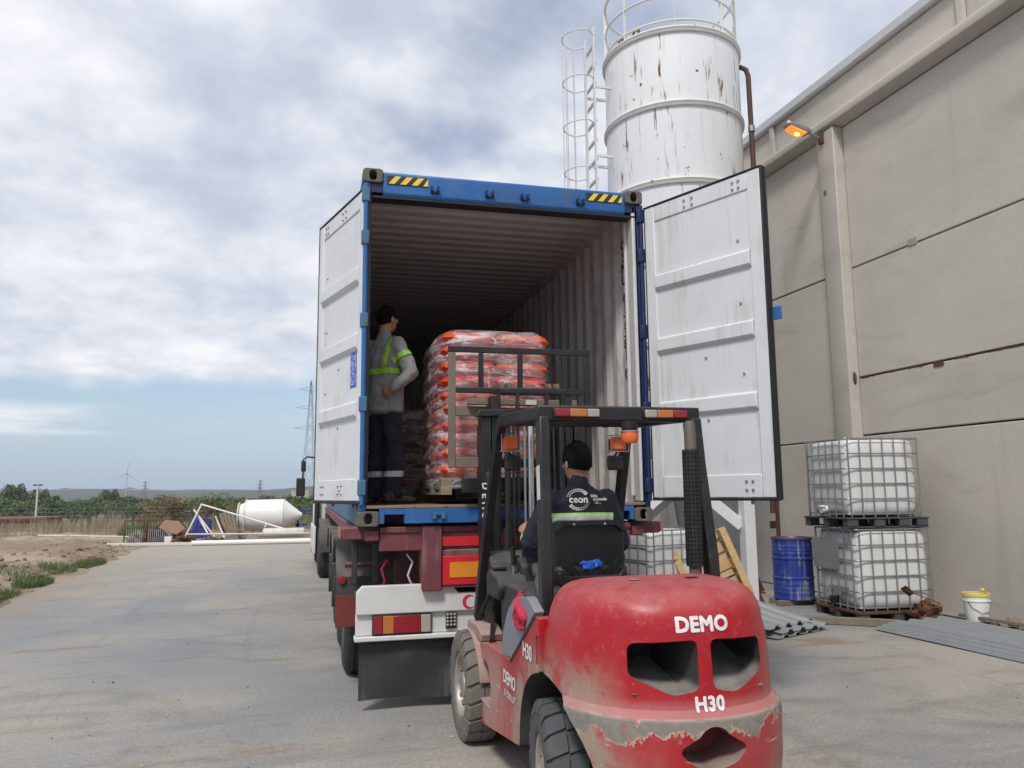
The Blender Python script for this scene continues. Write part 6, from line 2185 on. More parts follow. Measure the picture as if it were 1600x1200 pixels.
def bag_load(name_label, loc, layers, mat, seed, film_lab=None):
    t = thing('wrapped_bag_stack', name_label, 'bag stack', loc)
    if mat not in BAG:
        me = bag_mesh(); me.materials.append(M[mat]); BAG[mat] = me
    r = random.Random(seed); hl = .1235
    for l in range(layers):
        for i in range(2):
            for j in range(3):
                o = bpy.data.objects.new('bag', BAG[mat]); COL.objects.link(o); o.parent = t
                o.location = ((i - .5) * .462 + r.uniform(-.012, .012), (j - 1) * .395 + r.uniform(-.012, .012), hl * (l + .5) + r.uniform(-.004, .004))
                o.rotation_euler = (r.uniform(-.03, .03), r.uniform(-.05, .05), r.choice((0, PI)) + r.uniform(-.04, .04))
                o.scale = (1, 1, 1 + r.uniform(-.02, .10))
    film_shell(.985, 1.265, -.09, hl * layers + .012, layers, seed).build('stretch_wrap', M['film'], t, smooth=80, fix=False)
    return t


def wood_pallet(label, loc, rz=0.0, W=.98, D=1.2, mat='wood_old', group=None):
    t = thing('wooden_pallet', label, 'pallet', loc, rz, group)
    r = random.Random(int(loc[0] * 100))
    n = 7
    bw = .11
    for i in range(n):
        y = -D / 2 + bw / 2 + (D - bw) * i / (n - 1)
        MB().box(-W / 2, W / 2, y - bw / 2, y + bw / 2, .117, .139).build('deck_board', M[mat], t, bevel=.003)
    for x in (-W / 2 + .05, 0, W / 2 - .05):
        MB().box(x - .045, x + .045, -D / 2, D / 2, .095, .1165).build('stringer_board', M[mat], t, bevel=.003)
        for y in (-D / 2 + .06, 0, D / 2 - .06):
            MB().box(x - .045, x + .045, y - .06, y + .06, .0225, .0945).build('block', M[mat], t, bevel=.003)
        MB().box(x - .045, x + .045, -D / 2, D / 2, .0, .022).build('bottom_board', M[mat], t, bevel=.003)
    return t


ZP = 1.646
wood_pallet('wooden pallet on the forklift forks under the orange bags', (1.165, .83, ZP))
bag_load('stack of orange-red bags in shiny stretch film, raised on the forklift', (1.160, .83, ZP + .140), 10, 'bag', 3)
FLZ = HB + .162
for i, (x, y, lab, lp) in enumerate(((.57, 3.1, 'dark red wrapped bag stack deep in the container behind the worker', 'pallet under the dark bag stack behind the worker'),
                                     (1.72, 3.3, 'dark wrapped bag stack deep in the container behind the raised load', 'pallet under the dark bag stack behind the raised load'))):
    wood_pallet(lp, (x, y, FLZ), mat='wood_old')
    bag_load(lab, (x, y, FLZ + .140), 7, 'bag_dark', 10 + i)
mb = MB(); mb.prism([(.0, 0), (.62, 0), (.58, .012), (.26, .03), (.13, .16), (.10, .155)], 0, .9, 'y')
o = mb.build('cardboard_sheet', pm('brown_cardboard', (.30, .13, .05), .85, var=.2), None, loc=(.66, 1.45, FLZ + .002)); tag(o, 'brown cardboard sheet curled on the container floor by the pallet', 'cardboard')

# ------------------------------------------------------------------ yard objects on the right


def ibc(label, loc, rz, base, mat_base, group, plate=False, W=1.10, D=1.0, valve=True, ztop=1.16, bent=0.0):
    """local: front with the valve faces -x; z=0 at the underside"""
    t = thing('liquid_tank_container', label, 'tank', loc, rz, group)
    hb = .145
    tk = MB(); vs = []; fs = []
    n = 64; w, d = W / 2 - .035, D / 2 - .035
    lev = [(hb + .01, .90), (hb + .03, .965), (hb + .12, 1.0), (.45, 1.012), (.7, 1.012), (ztop - .16, 1.0), (ztop - .08, .985), (ztop - .04, .94), (ztop - .028, .86)]
    for z, s in lev:
        for i in range(n):
            a = 2 * PI * i / n; c, q = math.cos(a), math.sin(a); e = 9
            k = (abs(c) ** e + abs(q) ** e) ** (-1 / e)
            bul = 1 + .006 * mnoise.noise(Vector((c * 3, q * 3, z * 5 + loc[0])))
            vs.append((w * c * k * s * bul, d * q * k * s * bul, z))
    for j in range(len(lev) - 1):
        for i in range(n): fs.append((j * n + i, j * n + (i + 1) % n, (j + 1) * n + (i + 1) % n, (j + 1) * n + i))
    fs.append(tuple(reversed(range(n)))); fs.append(tuple((len(lev) - 1) * n + i for i in range(n)))
    tk.add(vs, fs)
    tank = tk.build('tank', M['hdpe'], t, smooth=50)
    MB().lathe([(0, .04), (.10, .04), (.11, .03), (.11, 0)], 24, (0, 0, ztop - .03)).build('lid', M['red_refl'] if not plate and base == 'steel2' else M['rubber'], t, smooth=45)
    # cage: horizontal hoops and uprights
    hw, hd = W / 2 - .012, D / 2 - .012
    hp = [(x, y) for x, y in rrect(-hw, hw, -hd, hd, .06, 4)]
    h0 = None
    for i in range(6):
        z = hb + .03 + (ztop - hb - .045) * i / 5
        if h0 is None: h0 = MB().path([(x, y, 0) for x, y in hp], .0095, 6, closed=True).build('cage_hoop', M['galv'], t, smooth=60, loc=(0, 0, z))
        else: part('cage_hoop', h0, t, (0, 0, z))
    u0 = None
    up = []
    for i in range(7):
        x = -hw + .05 + (2 * hw - .10) * i / 6
        up += [(x, -hd - .012), (x, hd + .012)]
    for i in range(6):
        y = -hd + .07 + (2 * hd - .14) * i / 5
        up += [(-hw - .012, y), (hw + .012, y)]
    for x, y in up:
        if u0 is None: u0 = MB().tube((0, 0, hb - .01), (0, 0, ztop - .005), .009, 6).build('cage_upright', M['galv'], t, smooth=60, loc=(x, y, 0))
        else: part('cage_upright', u0, t, (x, y, 0))
    # base
    if base == 'blocks':
        MB().box(-W / 2 - .03, W / 2 + .03, -D / 2 - .03, D / 2 + .03, .112, .132).build('deck_plate', mat_base, t, bevel=.004)
        for y in (-D / 2 + .04, 0, D / 2 - .04):
            MB().box(-W / 2 - .03, W / 2 + .03, y - .05, y + .05, 0, .018).build('runner', mat_base, t, bevel=.004)
        for x in (-W / 2 + .06, -.02 - W / 12, W / 2 - .06 - W * .34 + .12, W / 2 - .06):
            for y in (-D / 2 + .04, 0, D / 2 - .04):
                MB().box(x - .075, x + .075, y - .06, y + .06, .020, .110).build('block', mat_base, t, bevel=.006)
    else:
        MB().box(-W / 2 - .01, W / 2 + .01, -D / 2 - .01, D / 2 + .01, .100, .128).build('deck_plate', mat_base, t, bevel=.004)
        for x in (-W / 2 + .07, 0, W / 2 - .07):
            for y in (-D / 2 + .05, 0, D / 2 - .05):
                MB().box(x - .07, x + .07, y - .05, y + .05, .0, .098).build('foot', M['timber_black'] if base == 'steel' else mat_base, t, bevel=.006)
    if valve:
        MB().tube((-W / 2 + .04, 0, .235), (-W / 2 - .07, 0, .225), .045, 14).build('valve', M['plastic_white'] if base == 'blocks' else M['rubber'], t, smooth=50)
        MB().box(-W / 2 - .085, -W / 2 - .03, -.06, .03, .255, .285).build('valve_handle', M['plastic_white'] if base == 'blocks' else M['rubber'], t, bevel=.008)
    if plate:
        MB().box(-W / 2 - .028, -W / 2 - .022, -.16, .45, .62, 1.02).build('steel_plate', M['galv'], t, bevel=.002)
        MB().prism([(-.36, .42), (.10, .42), (.07, .37), (.02, .37), (-.04, .30), (-.16, .30), (-.21, .37), (-.30, .37)], -W / 2 - .035, -W / 2 - .022, 'x').build('steel_bracket', M['galv'], t, bevel=.003)
    return t


RZ = R(-4)
g_ = 'caged liquid tanks by the warehouse'
ibc('lower caged white plastic tank with a steel plate, standing on the yard by the wall', (6.915, 3.02, .0), RZ, 'steel', M['rusty'], g_, plate=True)
ibc('upper caged white plastic tank on a dark pallet, topmost of the two stacked tanks', (6.875, 3.06, 1.165), RZ + R(-1), 'blocks', M['timber_black'], g_)
ibc('caged white tank beside the trailer, partly hidden by the leaning pallet', (4.28, 4.05, .0), R(18), 'steel2', M['timber_black'], g_, valve=False)


def drum():
    t = thing('steel_drum', 'scuffed blue steel drum on timber offcuts beside the stacked tanks', 'drum', (6.60, 4.36, .075))
    p = [(0, .012), (.265, .012), (.272, 0), (.286, .004), (.288, .02), (.284, .03)]
    def rib(z, a=.010): return [(.284, z - .022), (.284 + a, z - .010), (.284 + a, z + .010), (.284, z + .022)]
    for z in (.10, .16, .22): p += rib(z, .005)
    p += rib(.31, .012)
    p += rib(.59, .012)
    for z in (.66, .71, .76): p += rib(z, .005)
    p += [(.284, .85), (.290, .862), (.290, .878), (.280, .882), (.272, .866), (0, .862)]
    MB().lathe(p, 48).build('drum_shell', M['drum_blue'], t, smooth=40)
    MB().lathe([(0, .87), (.03, .87), (.034, .862)], 14, (.12, -.12, 0)).build('bung', M['galv'], t, smooth=50)
    MB().lathe([(.279, .884), (.287, .887), (.293, .880), (.293, .86), (.2885, .86)], 48).build('rim_ring', M['rusty'], t, smooth=50)


drum()
tm = MB().box(-.32, .32, -.06, .06, 0, .07)
o = tm.build('timber_offcut', M['timber_dark'], None, bevel=.005, loc=(6.55, 4.25, .002), rot=(0, 0, R(8))); tag(o, 'short timber offcut under the front of the blue drum', 'timber')
o = MB().box(-.32, .32, -.06, .06, 0, .07).build('timber_offcut', M['timber_dark'], None, bevel=.005, loc=(6.62, 4.52, .002), rot=(0, 0, R(3))); tag(o, 'short timber offcut under the rear of the blue drum', 'timber')


def leaning_pallet():
    t = thing('wooden_pallet', 'pale new wooden pallet leaning tilted against the caged tank', 'pallet', (5.40, 3.50, .265))
    t.rotation_euler = (R(-9), R(-20), R(4))
    W, H = .80, .96
    # local: x to the left along the width, z up the length, y = depth (front -y)
    for i, x in enumerate((0.0, -.40, -.80)):
        for zc in (.07, .48, .89):
            MB().box(x - .05, x + .05, .024, .10, zc - .07, zc + .07).build('block', M['wood_new'], t, bevel=.004)
        MB().box(x - .05, x + .05, .0, .022, 0, H).build('runner_board', M['wood_new'], t, bevel=.003)
    for i in range(6):
        z = .07 + (H - .14) * i / 5
        MB().box(-.86, .06, .124, .146, z - .066, z + .066).build('deck_board', M['wood_new'], t, bevel=.003)
    for z in (.06, .48, .90):
        MB().box(-.86, .06, .102, .122, z - .05, z + .05).build('cross_board', M['wood_new'], t, bevel=.003)


leaning_pallet()


def corr_sheet(label, loc, rz, L, W, ribs, tilt=(0, 0), group=None, bend=0.0, h=.03):
    """ribbed steel sheet, ribs along local y"""
    mb = MB(); vs = []; fs = []
    prof = []
    p = W / ribs
    for i in range(ribs):
        x = -W / 2 + i * p
        prof += [(x, 0), (x + p * .52, 0), (x + p * .62, h), (x + p * .88, h), (x + p * .98, 0)]
    prof.append((W / 2, 0))
    m = 14
    for j in range(m + 1):
        y = L * j / m
        z = bend * math.sin(PI * .5 * j / m) ** 2
        for x, q in prof:
            w = mnoise.noise(Vector((x * 2, y * .8, loc[0] * 3))) * .012
            vs += [(x, y, z + q + w), (x, y, z + q + w - .003)]
    k = len(prof)
    for j in range(m):
        for i in range(k - 1):
            a = (j * k + i) * 2; b = a + 2; c = a + 2 * k; d = c + 2
            fs += [(a, b, d, c), (a + 1, c + 1, d + 1, b + 1)]
    for i in range(k - 1):
        a = i * 2; fs.append((a, a + 1, a + 3, a + 2))
    mb.add(vs, fs)
    o = mb.build('corrugated_sheet', M['galv_sheet'], None, fix=False, loc=loc, rot=(R(tilt[0]), R(tilt[1]), rz))
    smooth_mesh(o.data, 30)
    return tag(o, label, 'metal sheet', group)


gs_ = 'corrugated metal sheets lying on the yard'
for i, (lab, dz, dx, rz) in enumerate((('bottom ribbed steel sheet of the heap in front of the blue drum', .012, .0, 40), ('second ribbed steel sheet of the heap in front of the blue drum', .055, .10, 37), ('top ribbed steel sheet of the heap in front of the blue drum, bent upwards', .10, -.06, 43))):
    corr_sheet(lab, (5.15 + dx, 2.05 + .05 * i, dz), R(rz) * .6, 2.1, .95, 4, (3 + 2.2 * i, 0), gs_, .10 + .05 * i)
for i in range(4):
    lab = ('lowest long ribbed sheet of the flat pile below the white bucket', 'second long ribbed sheet of the flat pile below the white bucket', 'third long ribbed sheet of the flat pile below the white bucket', 'top long ribbed sheet of the flat pile below the white bucket')[i]
    corr_sheet(lab, (6.60 + .03 * i, 2.10 - .06 * i, .012 + .033 * i), R(180 + 2.5 + .8 * i), 4.2, .88, 4, (0, 0), gs_, 0)
o = MB().box(-.62, .62, -.05, .05, 0, .085).build('timber_beam', M['timber_dark'], None, bevel=.006, loc=(6.03, 2.55, .004), rot=(0, 0, R(-36))); tag(o, 'rusty brown timber beam lying in front of the lower tank', 'timber')


def bucket():
    t = thing('plastic_bucket', 'white plastic bucket with a yellow rim near the warehouse wall', 'bucket', (7.20, 1.62, .13))
    MB().lathe([(0, .01), (.118, .01), (.12, 0), (.124, .01), (.142, .27), (.142, .30), (.137, .30), (.118, .02), (0, .02)], 32).build('pail', M['plastic_white'], t, smooth=40)
    MB().lathe([(.1425, .285), (.152, .285), (.152, .318), (.134, .318), (.134, .302)], 32).build('rim', M['yellow_lid'], t, smooth=40)
    MB().lathe([(.139, .225), (.149, .228), (.149, .24), (.140, .243)], 32).build('pail_rib', M['plastic_white'], t, smooth=40)
    MB().path([(-.146, 0, .25), (-.13, -.07, .16), (-.06, -.135, .10), (.05, -.14, .12), (.12, -.08, .20), (.146, 0, .25)], .004, 6).build('bucket_handle', M['galv'], t, smooth=60)


bucket()
o = MB().box(-.17, .20, -.16, .16, 0, .055).box(-.15, -.06, -.15, .15, .057, .125).box(.07, .17, -.15, .15, .057, .125).build('timber_block', M['timber_dark'], None, bevel=.006, loc=(7.20, 1.62, .003), rot=(0, 0, .1)); tag(o, 'low timber block under the white bucket', 'timber')


def bottle():
    t = thing('bottle', 'dark bottle with a yellow tag standing behind the white bucket', 'bottle', (7.47, 1.80, .004))
    MB().lathe([(0, 0), (.055, 0), (.06, .02), (.06, .30), (.05, .36), (.024, .40), (.024, .44), (0, .44)], 20).build('bottle_body', M['glass_dark'], t, smooth=45)
    MB().lathe([(.0, .46), (.02, .46), (.028, .45), (.028, .435), (.0245, .43)], 14).build('bottle_cap', M['yellow_lid'], t, smooth=45)


bottle()


def crumple(name, label, cat, loc, sx, sy, sz, mat, seed, fr=3.0, amp=.5):
    mb = MB(); mb.ball((0, 0, 0), 1, 1, 1, 28, 20)
    for v in mb.v:
        n = 1 + amp * mnoise.fractal(v * fr * .5 + Vector((seed, 0, 0)), .9, 2.2, 4)
        v *= n; v.x *= sx; v.y *= sy; v.z = max(-.55, v.z) * sz
    o = mb.build(name, mat, None, smooth=25, loc=(loc[0], loc[1], loc[2] + .55 * sz))
    return tag(o, label, cat)


crumple('rusty_scrap', 'crumpled rusty sheet metal scrap between tank and bucket', 'scrap metal', (7.06, 2.24, .01), .17, .12, .15, M['rusty'], 4, 4.2, .75)
o = MB().bar((6.80, 2.30, .42), (7.15, 2.12, .26), .05, .012).bar((6.78, 2.31, .45), (6.88, 2.28, .36), .09, .010, roll=.8).build('rusty_strip', M['rusty'], None, bevel=.002); tag(o, 'bent rusty flat strip sticking out beside the lower tank', 'scrap metal')
for i, (x, y, sx, lab) in enumerate(((7.42, 1.35, .16, 'small heap of rusty scrap against the wall right of the bucket'), (7.50, .75, .2, 'brown scrap heap by the wall behind the flat sheets'))):
    crumple('scrap_heap', lab, 'scrap metal', (x, y, .01), sx, .14, .09, M['rusty'] if i else M['timber_dark'], 8 + i, 5, .8)
o = MB().box(-.9, .9, -.03, .03, 0, .035).build('timber_batten', M['timber_dark'], None, bevel=.004, loc=(7.22, .9, .16), rot=(0, R(0), R(-83))); tag(o, 'thin timber batten lying along the flat sheet pile by the wall', 'timber')


def wall_pipe():
    t = thing('drain_pipe', 'short brown pipe with a white tap end hanging by the silo leg', 'pipe', (7.02, 5.35, 0))
    MB().tube((0, 0, .82), (0, 0, 1.62), .035, 10).build('pipe', M['rusty'], t, smooth=50)
    MB().box(-.14, -.03, -.02, .02, 1.04, 1.16).build('pipe_bracket', M['rusty'], t, bevel=.004)
    MB().path([(0, 0, .84), (.03, -.02, .79), (.09, -.05, .77)], .045, 10).build('tap', M['plastic_white'], t, smooth=50)


wall_pipe()
o = MB().tube((5.02, 6.9, 0), (5.02, 6.9, 1.9), .045, 12).build('steel_pipe', M['concrete_grey'], None, smooth=50); tag(o, 'grey vertical pipe under the silo behind the leaning pallet', 'pipe')
# blue scrawl on the silo beam
cu = MB(); pts = [(-.10, .0), (-.06, .05), (-.03, -.02), (-.02, .08), (.0, -.03), (.03, .03), (.05, -.02), (.08, .04), (.11, .01)]
# ------------------------------------------------------------------ far left: scrap, tank, pipes


def tree_crown(seed, rx, rz, n, leaf):
    """leaf-sized faces clustered in lumps through an uneven crown"""
    g = np.random.default_rng(seed)
    k = 26
    dirs = g.normal(size=(k, 3)); dirs /= np.linalg.norm(dirs, axis=1)[:, None]
    dirs[:, 2] = np.abs(dirs[:, 2]) * .95 - .28
    cen = dirs * g.uniform(.45, .95, (k, 1)) * np.array([rx, rx, rz])
    rad = g.uniform(.22, .42, k) * rx
    w = g.integers(0, k, n)
    d = g.normal(size=(n, 3)); d /= np.linalg.norm(d, axis=1)[:, None]
    p = cen[w] + d * (rad[w] * g.uniform(.55, 1.05, n) ** .6)[:, None] * np.array([1, 1, .8])
    nrm = d + g.normal(size=(n, 3)) * .55; nrm /= np.linalg.norm(nrm, axis=1)[:, None]
    t = np.cross(nrm, g.normal(size=(n, 3))); t /= np.linalg.norm(t, axis=1)[:, None]
    b = np.cross(nrm, t)
    s = g.uniform(.6, 1.3, (n, 1)) * leaf
    v = np.stack([p - t * s, p + b * s * .45, p + t * s, p - b * s * .45], 1).reshape(-1, 3)
    me = bpy.data.meshes.new('crown')
    me.from_pydata(v.tolist(), [], np.arange(4 * n).reshape(-1, 4).tolist())
    return me


def trunk_mesh(seed, h, r):
    g = random.Random(seed); mb = MB()
    top = (g.uniform(-.2, .2), g.uniform(-.2, .2), h)
    mb.path([(0, 0, 0), (top[0] * .4, top[1] * .4, h * .5), top], [r, r * .75, r * .45], 8)
    for i in range(4):
        a = 2 * PI * i / 4 + g.uniform(-.4, .4)
        mb.path([(top[0] * .6, top[1] * .6, h * .65), (math.cos(a) * h * .25, math.sin(a) * h * .25, h * 1.0), (math.cos(a) * h * .42, math.sin(a) * h * .42, h * 1.25)], [r * .5, r * .35, r * .15], 6)
    me = mb.mesh('trunk'); me.materials.append(M['bark']); return me


def build_trees():
    cr = []
    for i in range(4):
        me = tree_crown(20 + i, 2.9, 2.5, 2600, .24); me.materials.append(M['leaf_a'] if i % 2 else M['leaf_b']); cr.append(me)
    tk = [trunk_mesh(i, 2.4, .16) for i in range(2)]
    r = random.Random(12)
    kinds = ['dark green round tree in the grove beyond the field', 'mid green round tree in the grove beyond the field']
    for row, (y, n) in enumerate(((150, 24), (160, 24), (172, 24), (186, 24))):
        for i in range(n):
            x = -92 + 108 * (i + r.uniform(-.3, .3) + (row % 2) * .5) / n
            s = r.uniform(.84, 1.1) * (1 + .03 * row)
            q = r.randrange(4)
            t = thing('grove_tree', kinds[0 if q % 2 else 1], 'tree', (x, y + r.uniform(-3, 3), -4.6), r.uniform(0, 6), 'trees in the grove beyond the field')
            c = link('crown', cr[q], t, (0, 0, 3.5)); c.scale = (1, 1, r.uniform(.9, 1.12))
            link('trunk', tk[q % 2], t)
            t.scale = (s, s, s)
    # taller conifers behind the grove at the far left
    for x, y, s, lab in ((-67.6, 205, 1.25, 'tallest dark tree behind the grove at the far left'), (-62.5, 206, 1.08, 'smaller dark tree right of the tallest one behind the grove'), (-47.5, 207, 1.06, 'dark treetop rising behind the lamp pole')):
        t = thing('tall_tree', lab, 'tree', (x, y, -4.6), 1.0)
        c = link('crown', cr[1], t, (0, 0, 5.3)); c.scale = (.75, .75, 1.25)
        link('trunk', tk[0], t, (0, 0, 0)).scale = (1, 1, 1.6)
        t.scale = (s, s, s)
    # shrubs on the edge of the field
    sh = tree_crown(77, 1.0, .8, 4200, .035); sh.materials.append(M['leaf_dry'])
    sg = tree_crown(78, 1.0, .8, 4200, .038); sg.materials.append(M['leaf_b'])
    for i, (x, y, s, me, lab) in enumerate(((-7.6, 41, 1.5, sh, 'brown dry shrub behind the wire panels'), (-3.1, 38, 1.2, sh, 'brown dry shrub left of the white tank'), (-20.2, 46, 1.5, sh, 'brown dry shrub near the low red roof'), (-6.1, 43, 1.7, sg, 'green shrub behind the pile of scrap'), (-4.6, 46, 1.6, sg, 'green shrub behind the leaning boards'), (-1.6, 45, 1.6, sg, 'green shrub behind the white tank'))):
        t = thing('shrub', lab, 'shrub', (x, y, ground_h(x, y)))
        c = link('crown', me, t, (0, 0, .45)); t.scale = (s * 1.3, s, s)
        g2 = random.Random(i)
        mb = MB()
        for q in range(5): mb.path([(0, 0, -.05), (g2.uniform(-.5, .5), g2.uniform(-.3, .3), .8)], [.03, .01], 5)
        mb.build('stem', M['bark'], t)


build_trees()


def blades(name, mat, P, h, w, lean, seed):
    """one mesh of bent grass blades at points P (n,3)"""
    g = np.random.default_rng(seed); n = len(P)
    a = g.uniform(0, 2 * PI, n); d = np.stack([np.cos(a), np.sin(a), np.zeros(n)], 1)
    b = g.uniform(0, 2 * PI, n); l = np.stack([np.cos(b), np.sin(b), np.zeros(n)], 1) * lean * g.uniform(.2, 1, (n, 1))
    hh = h * g.uniform(.5, 1.15, (n, 1)); up = np.array([[0, 0, 1.0]])
    ww = w * g.uniform(.6, 1.2, (n, 1))
    v = np.stack([P - d * ww, P + d * ww, P + d * ww * .7 + up * hh * .6 + l * hh * .35, P - d * ww * .7 + up * hh * .6 + l * hh * .35, P + up * hh * .97 + l * hh], 1).reshape(-1, 3)
    f = []
    base = np.arange(n) * 5
    me = bpy.data.meshes.new(name)
    quads = np.stack([base, base + 1, base + 2, base + 3], 1).tolist(); tris = np.stack([base + 3, base + 2, base + 4], 1).tolist()
    me.from_pydata(v.tolist(), [], quads + tris)
    me.materials.append(mat)
    o = link(name, me); o["kind"] = 'stuff'
    return o


def build_grass():
    g = RNG
    n = 42000
    x = g.uniform(-34, 3, n); y = 31 + 24 * g.uniform(0, 1, n) ** 1.1
    keep = np.array([mnoise.fractal(Vector((a * .22, b * .22, 3.0)), 1, 2, 3) for a, b in zip(x, y)]) > -.22
    x, y = x[keep], y[keep]
    P = np.stack([x, y, [ground_h(a, b) - .02 for a, b in zip(x, y)]], 1)
    hv = np.array([[.50 + 1.1 * max(-.28, mnoise.fractal(Vector((a * .35, b * .35, 9.0)), 1, 2, 4))] for a, b in zip(x, y)])
    blades('dry_grass', M['grass_dry'], P, hv, .009, .5, 1)
    # green grass: patches behind the dirt and two tufts at the yard edge
    pts = []
    def clump(cx, cy, rx, ry, n):
        a = g.uniform(0, 2 * PI, n); r = np.sqrt(g.uniform(0, 1, n))
        for q, w in zip(a, r):
            X, Y = cx + rx * w * math.cos(q), cy + ry * w * math.sin(q)
            pts.append((X, Y, ground_h(X, Y) - .01))
    clump(-5.62, 15.9, .30, 1.0, 1500); clump(-6.0, 14.6, .35, .9, 500); clump(-5.75, 13.9, .3, .7, 350)
    clump(-5.52, 11.3, .28, .75, 1300); clump(-5.75, 11.9, .3, .5, 300); clump(-5.42, 9.3, .25, .7, 500); clump(-5.3, 8.2, .2, .6, 300); clump(-6.3, 12.6, .5, .8, 300)
    pts2 = list(pts); pts.clear()
    blades('edge_grass', M['grass_green'], np.array(pts2), .17, .005, .8, 2)
    clump(-7.2, 30, .8, .8, 500); clump(-4.2, 37, 1.8, 2.5, 2600); clump(-1.5, 36, 2.2, 2.0, 1800)
    blades('field_grass', M['grass_green'], np.array(pts), .6, .014, .5, 3)


build_grass()


def build_pebbles():
    g = random.Random(21); mb = MB()
    for i in range(190):
        if i < 120: x, y = g.uniform(-4.6, 6), g.uniform(-4, 16)
        else: x, y = g.uniform(-3.5, .8), g.uniform(-4.5, 2)
        s = g.uniform(.004, .010) * (1.6 if g.random() < .08 else 1)
        o = MB(); o.ball((0, 0, 0), s, s * g.uniform(.6, 1), s * g.uniform(.5, .8), 6, 4)
        e = Euler((0, 0, g.uniform(0, 6))).to_matrix()
        n = len(mb.v)
        mb.v += [e @ (p * (1 + g.uniform(-.2, .2))) + Vector((x, y, s * .4)) for p in o.v]
        for f in o.f: mb.f.append([q + n for q in f]); mb.m.append(0)
    mb2 = mb; mb = MB()
    for i in range(340):
        x, y = g.uniform(-4.6, 6.4), g.uniform(-4.6, 14)
        s = g.uniform(.003, .008) * (2.2 if g.random() < .06 else 1)
        o = MB(); o.ball((0, 0, 0), s, s * g.uniform(.5, 1), s * g.uniform(.3, .7), 6, 4)
        n = len(mb.v); mb.v += [p * (1 + g.uniform(-.25, .25)) + Vector((x, y, s * .3)) for p in o.v]
        for f in o.f: mb.f.append([q + n for q in f]); mb.m.append(0)
    o = mb.build('pale_gravel', pm('pale_gravel_stone', (.40, .36, .30), .9, var=.6, vs=20), None); o["kind"] = 'stuff'
    mb = mb2
    o = mb.build('gravel', pm('dark_gravel', (.13, .12, .11), .9, var=.5, vs=30), None); o["kind"] = 'stuff'
    mb = MB()
    for i in range(260):
        y = g.uniform(8, 24); x = edge_x(y) - abs(g.gauss(0, 1.6)) - .1
        s = g.uniform(.02, .075)
        o = MB(); o.ball((0, 0, 0), s, s * g.uniform(.6, 1), s * g.uniform(.5, .9), 7, 5)
        n = len(mb.v); z = ground_h(x, y)
        mb.v += [p * (1 + g.uniform(-.3, .3)) + Vector((x, y, z + s * .3)) for p in o.v]
        for f in o.f: mb.f.append([q + n for q in f]); mb.m.append(0)
    o = mb.build('rubble', pm('earth_clods', (.26, .19, .13), .95, var=.45, vs=5, bump=.6), None); o["kind"] = 'stuff'


build_pebbles()


